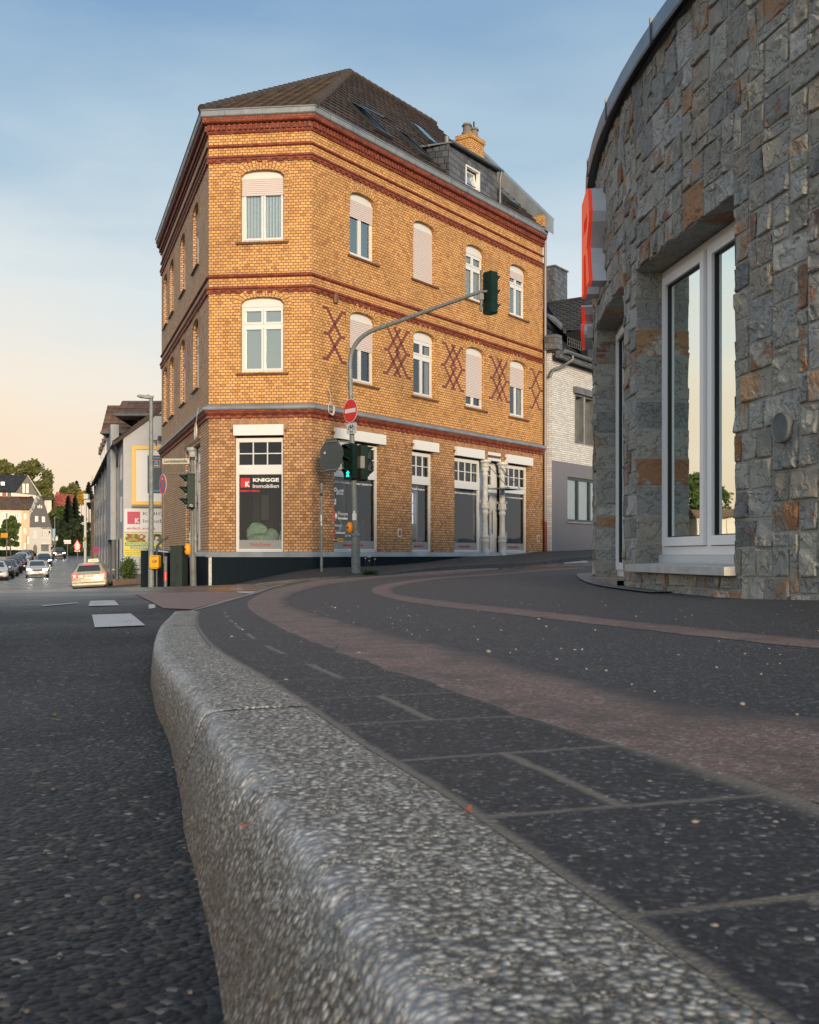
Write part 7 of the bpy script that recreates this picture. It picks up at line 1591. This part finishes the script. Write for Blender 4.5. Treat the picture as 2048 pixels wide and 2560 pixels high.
mb = MB(); roof_plane(mb, [Fh(-2, .7, z(1274)), Fh(U(77), .7, z(1274)), Fh(U(44), -5, z(1237)), Fh(-2, -5, z(1237))], Fh.u)
roof_plane(mb, [Fh(U(77), .7, z(1274)), Fh(U(86), -5, z(1262)), Fh(U(80), -7, z(1239)), Fh(U(44), -5, z(1237))], Fh.u); mb.face([Fh(-2, -5, z(1237)), Fh(U(80), -5, z(1237)), Fh(U(80), -11, z(1274)), Fh(-2, -11, z(1274))]); rf1 = mb.build('roof', M_BRTILE, h1)
for a, b, c_, d_, m_ in ((4, 13.5, 1228, 1240, M_RRED := mat('red chimney brick', color=(.30, .09, .05), rough=.8)), (17, 26, 1228, 1241, M_REND)):
    q = MB(); q.fbox(Fh, U(a), U(b), -5.2, -4.5, z(d_), z(c_)); q.build('chimney', m_, rf1)
# slate gabled house
Fh2 = facing(74, Z-1.5, 0); k2 = (Z-1.5)/F*.95; U2 = lambda px: (px-74)*k2; z2 = lambda py: zy(py, Z-1.5)
h2 = thing('slate_gable_house', 'house with a tall dark slate bell shaped gable above a pale ground floor', 'house', Fh2(2, 0, -.3))
prof = [(74, 1319), (75, 1300), (77, 1283), (80, 1270), (86, 1254), (91, 1244), (96, 1239), (101, 1238), (105, 1243), (110, 1254), (115, 1268), (120, 1285), (125, 1303), (130, 1319), (132, 1323), (106, 1322), (99, 1318)]
mb = MB(); ctr = [(U2(a), z2(b)) for a, b in prof]; mb.prism([Fh2(u, 0, zz) for u, zz in ctr], Fh2(0, -9, 0)-Fh2(0, 0, 0)); mb.build('gable', M_SLH, h2)
mb = MB(); e1 = [(74.5, 1276), (80, 1268), (86, 1252), (91, 1242), (97, 1237)]
for (a, b), (c_, d_) in zip(e1, e1[1:]): mb.face([Fh2(U2(a)-.1, .3, z2(b)), Fh2(U2(c_)-.1, .3, z2(d_)), Fh2(U2(c_)+.25, .3, z2(d_)-.9), Fh2(U2(a)+.35, .3, z2(b)-.5)])
q2_ = mb.build('verge', mat('pale lead verge', color=(.25, .28, .28), rough=.6), h2)
opsw = [(U2(a), U2(b), z2(d_), z2(c_), 0) for a, b, c_, d_ in ((83, 86, 1326, 1345), (88.5, 91.5, 1326, 1345), (105, 109, 1326, 1345), (114, 117.5, 1326, 1345), (120.5, 124, 1326, 1345), (103, 122, 1361, 1378))]
mb = MB(); tiers(mb, Fh2, U2(74), U2(129), [-1.2, z2(1350), z2(1318)], opsw); mb.quad(Fh2(U2(129), 0, -1), Fh2(U2(129), -9, -1), Fh2(U2(129), -9, 5.4), Fh2(U2(129), 0, 5.4)); mb.build('wall', M_LWALL, h2)
for i, o_ in enumerate(opsw): simple_win(Fh2, *o_[:4], -.12, h2, fw=.07, bars=5 if i == 5 else 0, framem=M_SLH if i == 5 else None)
q = MB(); q.fbox(Fh2, U2(102), U2(127), 0, .6, z2(1361), z2(1359)); q.build('canopy', M_OFFW, h2)
q = MB(); q.prism([Fh2(U2(x), .0, z2(y)) for x, y in ((83, 1383), (83, 1368), (85, 1363), (88, 1361), (91, 1363), (93, 1368), (93, 1383))], Fh2(0, .03, 0)-Fh2(0, 0, 0)); d_ = q.build('arched_door', M_DGREY, h2)
for a, b, c_, e_ in ((88, 92, 1290, 1304), (105, 109, 1291, 1305)):
    w_ = simple_win(Fh2, U2(a), U2(b), z2(e_), z2(c_), .05, h2, fw=.09); q = MB(); q.fbox(Fh2, U2(b)+.05, U2(b)+.30, .02, .08, z2(e_), z2(c_)); q.build('shutter', M_OFFW, w_)
for a, c_ in ((94.3, 1263.5), (98.6, 1261.5), (103, 1263.5)): simple_win(Fh2, U2(a), U2(a+2.1), z2(1270), z2(c_), .05, h2, fw=.05, bars=0, glassm=M_SWHI)
# big house with black roof behind
Z3 = 250.; Fh3 = facing(-20, Z3, 0); k3 = Z3/F*.95; U3 = lambda px: (px+20)*k3; z3 = lambda py: zy(py, Z3)
h3 = thing('black_roof_house', 'large house with black tiled roof and grey gable rising behind the white house', 'house', Fh3(5, 0, 3))
mb = MB(); roof_plane(mb, [Fh3(0, .6, z3(1229)), Fh3(U3(38), .6, z3(1229)), Fh3(U3(68), -3, z3(1184)), Fh3(0, -3, z3(1184))], Fh3.u); mb.face([Fh3(U3(68), -3, z3(1184)), Fh3(U3(104), .8, z3(1236)), Fh3(U3(104), -8, z3(1236)), Fh3(U3(68), -8, z3(1184))]); mb.face([Fh3(0, -3, z3(1184)), Fh3(U3(68), -3, z3(1184)), Fh3(U3(60), -12, z3(1229)), Fh3(0, -12, z3(1229))]); mb.build('roof', M_BLKR, h3)
mb = MB(); mb.prism([Fh3(U3(38), .3, z3(1231)), Fh3(U3(94), .3, z3(1236)), Fh3(U3(68), .3, z3(1188))], Fh3(0, -5, 0)-Fh3(0, 0, 0)); mb.build('gable', mat('grey boarding', color=(.14, .14, .13), rough=.8), h3)
q = MB(); q.prism([Fh3(U3(x), .32, z3(y)) for x, y in ((67, 1186), (69, 1186), (104, 1238), (100, 1238))], Fh3(0, .4, 0)-Fh3(0, 0, 0)); q.build('verge', M_LWALL, h3)
mb = MB(); mb.fbox(Fh3, 0, U3(90), -8, .0, 1, z3(1231)); mb.build('wall', M_CREAMW, h3)
for a in (56, 65): simple_win(Fh3, U3(a), U3(a+6), z3(1231), z3(1208), .4, h3, fw=.1, glassm=M_BEIGE)
simple_win(frame(Fh3(0, .5, 0), Fh3.u, Fh3.nn), U3(2), U3(12), z3(1213), z3(1204), -.3, h3, glassm=M_WIN2, framem=M_ZINC)
# small cream house, red roofed house, low grey annex
def gabled(px0, px1, yr, ye, yb, Zz, lab, wm, rm, name='house', inset=8):
    Fr = facing(px0, Zz, 0); k = Zz/F; th = thing(name, lab, 'house', Fr((px1-px0)*k/2, 0, zy(yb, Zz))); mb = MB(); mb.fbox(Fr, .3, (px1-px0)*k-.3, -8, -.2, zy(yb, Zz)-2, zy(ye, Zz)); mb.build('wall', wm, th)
    mb = MB(); u1 = (px1-px0)*k; roof_plane(mb, [Fr(0, .4, zy(ye, Zz)), Fr(u1, .4, zy(ye, Zz)), Fr(u1-inset*k, -4, zy(yr, Zz)), Fr(inset*k, -4, zy(yr, Zz))], Fr.u)
    mb.face([Fr(0, .4, zy(ye, Zz)), Fr(inset*k, -4, zy(yr, Zz)), Fr(0, -8.4, zy(ye, Zz))]); mb.face([Fr(u1, .4, zy(ye, Zz)), Fr(u1-inset*k, -4, zy(yr, Zz)), Fr(u1, -8.4, zy(ye, Zz))]); mb.face([Fr(0, -8.4, zy(ye, Zz)), Fr(u1, -8.4, zy(ye, Zz)), Fr(u1-inset*k, -4, zy(yr, Zz)), Fr(inset*k, -4, zy(yr, Zz))])
    mb.build('roof', rm, th); return th, Fr, k
th, Fr, k = gabled(108, 131, 1240, 1250, 1275, 262., 'small cream house with low roof half hidden behind the slate gable', M_CREAMW, M_BLKR, 'cream_house', 4)
th, Fr, k = gabled(129, 192, 1233, 1282, 1290, 285., 'house with a big red tiled roof among the trees', M_BEIGE, M_RROOF, 'red_roof_house', 10); q = MB(); q.fbox(Fr, 11*k, 19*k, -4.5, -3.5, zy(1238, 285), zy(1228, 285)); q.build('chimney', M_RRED, th)
Fr = facing(130, 216., 0); k = 206/F; th = thing('garage_annex', 'low grey annex with dark garage opening beside the slate gabled house', 'garage', Fr(1, 0, -.3)); mb = MB(); wall_band(mb, Fr, 0, 21*k, -1, zy(1361, 206), [(7*k, 15*k, -1, zy(1365, 206), 0)], .4); mb.fbox(Fr, 0, 20*k, -4, -.02, zy(1361, 206), zy(1328, 206)); mb.build('wall', M_LWALL, th); q = MB(); q.fbox(Fr, 6*k, 16*k, -.6, -.45, -1, zy(1364, 206)); q.build('door', M_BLACK, th); q = MB(); q.fbox(Fr, -.1, 20.5*k, -.02, .15, zy(1362, 206), zy(1350, 206)); q.build('balcony', M_REND, th); simple_win(Fr, 11*k, 14*k, zy(1348, 206), zy(1331, 206), .03, th)
# old brick house at the right of the far street, its shade put into the brick colour
Zb = 112.; A = Vector((*xz(227, Zb), 0)); dv = Vector((-.27, .963, 0)); Fo_ = frame(A, dv, (-.963, -.27, 0)); ob = thing('old_brown_house', 'narrow old brown house in shade beyond the grey row', 'house', (A.x, A.y, -1.5))
opb = [(u, u+1.1, zz, zz+1.9, 0) for zz in (-.6, 2.6) for u in (2, 5, 8, 12, 16)]
mb = MB(); wall_band(mb, Fo_, 0, 22, -3, 2., [o_ for o_ in opb if o_[2] < 2]); wall_band(mb, Fo_, 0, 22, 2., 5.6, [o_ for o_ in opb if o_[2] > 2]); p0, p1 = Fo_(0, 0, -3), Fo_(0, -8, -3); mb.quad(p0, p1, p1+Vector((0, 0, 8.6)), p0+Vector((0, 0, 8.6)), [(0, 0), (8, 0), (8, 8), (0, 8)]); mb.build('wall', mat('shaded brown brick', brick_fn([(0, (.10, .06, .04)), (.5, (.14, .085, .055)), (1, (.18, .115, .075))], (.07, .06, .05), .13, .075, .012)), ob)
for o_ in opb: simple_win(Fo_, *o_[:4], -.1, ob, fw=.1)
mb = MB(); roof_plane(mb, [Fo_(-.3, .5, 5.5), Fo_(22, .5, 5.5), Fo_(22, -4, 8.6), Fo_(-.3, -4, 8.6)], dv); mb.face([Fo_(-.1, .2, 5.5), Fo_(-.1, -8, 5.5), Fo_(-.1, -4, 8.5)]); mb.build('roof', M_BRTILE, ob)
q = MB(); p_ = Vector((*xz(213, 108), 0)); Fx = frame(p_, (1, 0, 0), (0, -1, 0)); th = thing('advert_mast', 'white mast with box shaped signs beside the old brown house', 'sign', (p_.x, p_.y, -1.5)); q.fbox(Fx, -.11, .11, -.2, 0, -1.8, zy(1250, 108)); q.build('mast', M_OFFW, th); q = MB(); q.fbox(Fx, -.12, .33, -.4, .1, zy(1247, 108), zy(1235, 108)); q.fbox(Fx, .02, .50, -.3, .05, zy(1256, 108), zy(1249, 108)); q.build('sign_box', M_OFFW, th); q = MB(); q.fbox(Fx, -.20, .16, .02, .08, zy(1371, 108), zy(1354, 108)); q.build('sign_panel', mat('pale green sign', color=(.35, .42, .36), rough=.5), th); q = MB(); q.prism([Fx(-.02+.16*math.cos(a), .1, zy(1347, 108)+.2*math.sin(a)) for a in [k*.45 for k in range(14)]], (0, -.05, 0)); q.build('round_sign', mat('dull yellow sign', color=(.25, .22, .03), rough=.5), th)
# ---------------------------------------------------------------- signs and poles of the far street
def sign_pole(px, Z_, ytop, lab, name='street_sign', cat='street sign', r=.05):
    p = Vector((*xz(px, Z_), 0)); g_ = GH(p.x, p.y); th = thing(name, lab, cat, (p.x, p.y, g_)); q = MB(); q.cyl((p.x, p.y, g_-.1), (p.x, p.y, zy(ytop, Z_)), r, n=8); q.build('pole', M_GALVD, th); return th, frame((p.x, p.y, 0), (1, 0, 0), (0, -1, 0)), Z_/F
th, Fr, k = sign_pole(241, 66, 1370, 'round blue and red no stopping sign beside the grey row'); disc(Fr, 0, .06, zy(1375, 66), .19, M_SRED, 'sign', th); q = MB(); d_ = disc(Fr, 0, .065, zy(1375, 66), .145, M_SBLU, 'sign_field', th)
for s_ in (1, -1): q.prism([Fr(s_*x, .07, zy(1375, 66)+zz) for x, zz in ((-.13, .10), (-.10, .13), (.13, -.10), (.10, -.13))], Fr(0, .003, 0)-Fr(0, 0, 0))
q.build('cross', M_SRED, th)
th, Fr, k = sign_pole(194, 98, 1352, 'red triangle sign above a round sign on a grey pole'); zc = zy(1360, 98)
for s_, m_, d in ((.42, M_SRED, .06), (.28, M_SWHI, .065)): q = MB(); q.prism([Fr(x*s_, d, zc+y*s_) for x, y in ((-1, -.62), (1, -.62), (0, 1.1))], (0, .004, 0)); q.build('triangle', m_, th)
disc(Fr, 0, .06, zy(1369, 98), .30, M_SRED, 'round_sign', th); disc(Fr, 0, .066, zy(1369, 98), .22, M_SWHI, 'sign_field', th); q = MB(); q.fbox(Fr, -.25, .25, .05, .06, zy(1379, 98), zy(1375, 98)); q.build('sub_plate', M_SWHI, th)
th, Fr, k = sign_pole(169, 150, 1352, 'white direction sign on a thin pole before the dark trees'); q = MB(); q.fbox(Fr, -.50, .50, .05, .09, zy(1355, 150), zy(1350, 150)); q.fbox(Fr, -.42, .50, .05, .09, zy(1359.5, 150), zy(1355.6, 150)); q.build('panel', M_SWHI, th)
th, Fr, k = sign_pole(137, 160, 1292, 'tall street lamp with blue poster panel at the far bend', 'street_lamp', 'street lamp', .08); q = MB(); q.tube([Fr(0, 0, zy(1292, 160)), Fr(.35, 0, zy(1291, 160))], .05, 6); q.build('lamp_head', M_GALVD, th); q = MB(); q.fbox(Fr, -.3, .12, .09, .13, zy(1343, 160), zy(1322, 160)); q.build('poster', mat('pale blue poster', color=(.22, .36, .50), rough=.5), th)
th, Fr, k = sign_pole(67, 150, 1339, 'white bus stop panel beside the beige house', 'bus_stop_sign', 'bus stop'); q = MB(); q.fbox(Fr, .05, .40, .0, .05, zy(1360, 150), zy(1341, 150)); q.build('panel', M_SWHI, th)
th, Fr, k = sign_pole(17, 120, 1283, 'thin lamp pole with a yellow direction sign at the left edge', 'street_lamp', 'street lamp', .06); q = MB(); q.fbox(Fr, -.62, .15, .06, .09, zy(1344, 120), zy(1333, 120)); q.build('direction_sign', M_ORG, th)
# ---------------------------------------------------------------- trees, hedge
def tree(name, lab, px, Z_, ytop, ybase, wpx, m, seed, leaf=.32, n=2600, kind='round', group=None, base=None):
    rnd = random.Random(seed); k = Z_/F; p = Vector((*xz(px, Z_), 0)); zt, zb = zy(ytop, Z_), zy(ybase, Z_); g_ = GH0(p.x, p.y) if base is None else base; th = thing(name, lab, 'tree', (p.x, p.y, g_), group)
    H = zt-zb; Rr = wpx*k/2; q = MB(); blobs = []
    if kind == 'conifer':
        for _ in range(n):
            f = rnd.random()**.75; zz = zt-f*H; rr = Rr*f*(1+.35*math.sin(zz*4.2/max(.6, H/14)+seed))*rnd.random()**.45; a = rnd.uniform(0, 6.28); c = p+Vector((rr*math.cos(a), rr*math.sin(a), zz)); d = Vector((math.cos(a), math.sin(a), -.45)).normalized(); e = d.orthogonal().normalized()*leaf*.4
            q.face([c-d*leaf*.5-e, c-d*leaf*.5+e, c+d*leaf, c+d*leaf-e*.2])
    else:
        nb_ = 44
        for i in range(nb_):
            f = rnd.random(); a = rnd.uniform(0, 6.28); zz = zb+H*(.12+.80*f); env = math.sin(math.pi*min(1, .18+.75*f))**.7; rr = Rr*env*1.0*rnd.random()**.5; r_ = Rr*rnd.uniform(.12, .26); blobs.append(((p.x+rr*math.cos(a), p.y+rr*math.sin(a)*.7, min(zz, zt-r_*.9)), r_))
        leaf_cloud(q, blobs, n, leaf, rnd)
    q.build('crown', m, th); q = MB(); q.tube([(p.x, p.y, g_-.3), (p.x+.1, p.y, (g_+zb)/2), (p.x, p.y, zb+H*.55)], [max(.12, Rr*.10), Rr*.08, Rr*.03], 8)
    for i in range(min(7, len(blobs))):
        c, r_ = blobs[i]; q.tube([(p.x, p.y, zb+H*.15+i*H*.04), tuple((Vector((p.x, p.y, zb+H*.3))+Vector(c))/2), c], [Rr*.05, Rr*.03, Rr*.012], 6)
    q.build('trunk', M_BARK, th); return th
tree('broadleaf_tree', 'tall warm lit spring tree above the black roof', 78, 290, 1143, 1245, 92, L_WARM, 21, .38, 9000)
tree('broadleaf_tree', 'warm lit tree top at the left edge behind the black roof', 6, 295, 1150, 1220, 64, L_WARM, 22, .38, 5000)
tree('broadleaf_tree', 'green tree whose crown falls to the right of the black roof house', 110, 275, 1196, 1275, 48, L_WARM, 23, .36, 5000)
tree('broadleaf_tree', 'rounded light green tree above the red roof', 180, 330, 1202, 1275, 64, L_WARM, 24, .45, 5000)
tree('conifer', 'dark conifer top beside the thin mast on the skyline', 222, 340, 1205, 1262, 34, L_CON, 25, .6, 1200, 'conifer')
tree('conifer', 'dark conifer crown behind the light green tree', 192, 345, 1202, 1260, 38, L_CON, 26, .6, 1200, 'conifer')
tree('conifer', 'left one of the two dark spruces in front of the red roof', 171, 225, 1240, 1345, 40, L_CON, 27, .5, 2600, 'conifer')
tree('conifer', 'right one of the two dark spruces in front of the red roof', 188, 228, 1242, 1345, 40, L_CON, 28, .5, 2600, 'conifer')
tree('broadleaf_tree', 'bright green bushy tree right of the slate gable', 146, 240, 1268, 1345, 66, L_GREEN, 29, .36, 6000)
tree('broadleaf_tree', 'dark bushy tree low behind the far black car', 156, 216, 1298, 1398, 60, L_DARK, 30, .4, 6500)
tree('broadleaf_tree', 'dark tree mass under the two spruces', 182, 212, 1298, 1402, 62, L_DARK, 31, .4, 7500)
tree('broadleaf_tree', 'dark tree beside the old brown house', 206, 205, 1285, 1400, 44, L_DARK, 32, .4, 2600)
tree('blossom_tree', 'small yellow flowering tree behind the spruces', 203, 262, 1229, 1262, 20, L_YEL, 33, .4, 900)
tree('broadleaf_tree', 'olive green trees behind the slate gable and cream house', 124, 300, 1243, 1300, 60, L_GREEN, 35, .42, 4200)
tree('street_tree', 'young green street tree in front of the white house', 25, 150, 1291, 1374, 50, L_GREEN, 34, .22, 6000)
p0 = Vector((*xz(-10, 190), 0)); hg = thing('hedge', 'long clipped dark hedge in front of the white house', 'hedge', (p0.x, p0.y, -.6)); q = MB(); rnd = random.Random(8)
for _ in range(5200):
    px_ = rnd.uniform(-16, 90); pp = xz(px_, 190+rnd.uniform(-.6, .6)); zz = rnd.uniform(-1.4, zy(1376+(max(0, px_-78))*.9, 190)); c = Vector((pp[0], pp[1]+rnd.uniform(-.5, .5), zz)); d = Vector((rnd.gauss(0, 1), rnd.gauss(-.6, 1), rnd.gauss(0, 1))).normalized(); e = d.orthogonal().normalized()*.16; q.face([c+e, c+d.cross(e), c-e, c-d.cross(e)])
q.build('leaves', L_DARK, hg); a, b = xz(-16, 190.3), xz(88, 190.3); q = MB(); q.box(((a[0]+b[0])/2, 190.5, -.6), (b[0]-a[0], .7, 1.9)); q.build('inner_twigs', L_DARK, hg)
q = MB(); p_ = xz(230.5, 345); q.cyl((p_[0], p_[1], 5), (p_[0], p_[1], zy(1188, 345)), .28, .06, n=6); [q.cyl((p_[0]-.7, p_[1], zz), (p_[0]+.7, p_[1], zz), .1, n=5) for zz in (zy(1204, 345), zy(1208, 345))]; tag(q.build('radio_mast', M_GALVD), 'thin radio mast on the skyline beside the grey row roofs', 'mast')

# houses and a tree just left of the frame: the stone building's window mirrors them
th, Fr, k = gabled(-230, -62, 1205, 1268, 1445, 85., 'cream house with dark roof standing left of the picture', M_CREAMW, M_BLKR, 'cream_house', 6)
for a in (30, 75, 120): simple_win(Fr, a*k, (a+22)*k, zy(1345, 85), zy(1300, 85), -.15, th)
for a in (40, 100): simple_win(Fr, a*k, (a+22)*k, zy(1410, 85), zy(1370, 85), -.15, th)
th, Fr, k = gabled(-440, -262, 1258, 1284, 1450, 82., 'white house with brown roof standing left of the picture', M_CREAMW, M_BRTILE, 'white_house', 6)
for i in range(7): q = MB(); q.fbox(Fr, (12+i*24)*k, (15+i*24)*k, -.2, -.16, zy(1430, 82), zy(1290, 82)); q.build('timber', M_DGREY, th)
tree('broadleaf_tree', 'round tree behind the houses left of the picture', -300, 112, 1172, 1300, 190, L_GREEN, 51, .28, 4000)
tree('broadleaf_tree', 'dark tree behind the houses left of the picture', -150, 118, 1196, 1300, 120, L_DARK, 52, .28, 3000)
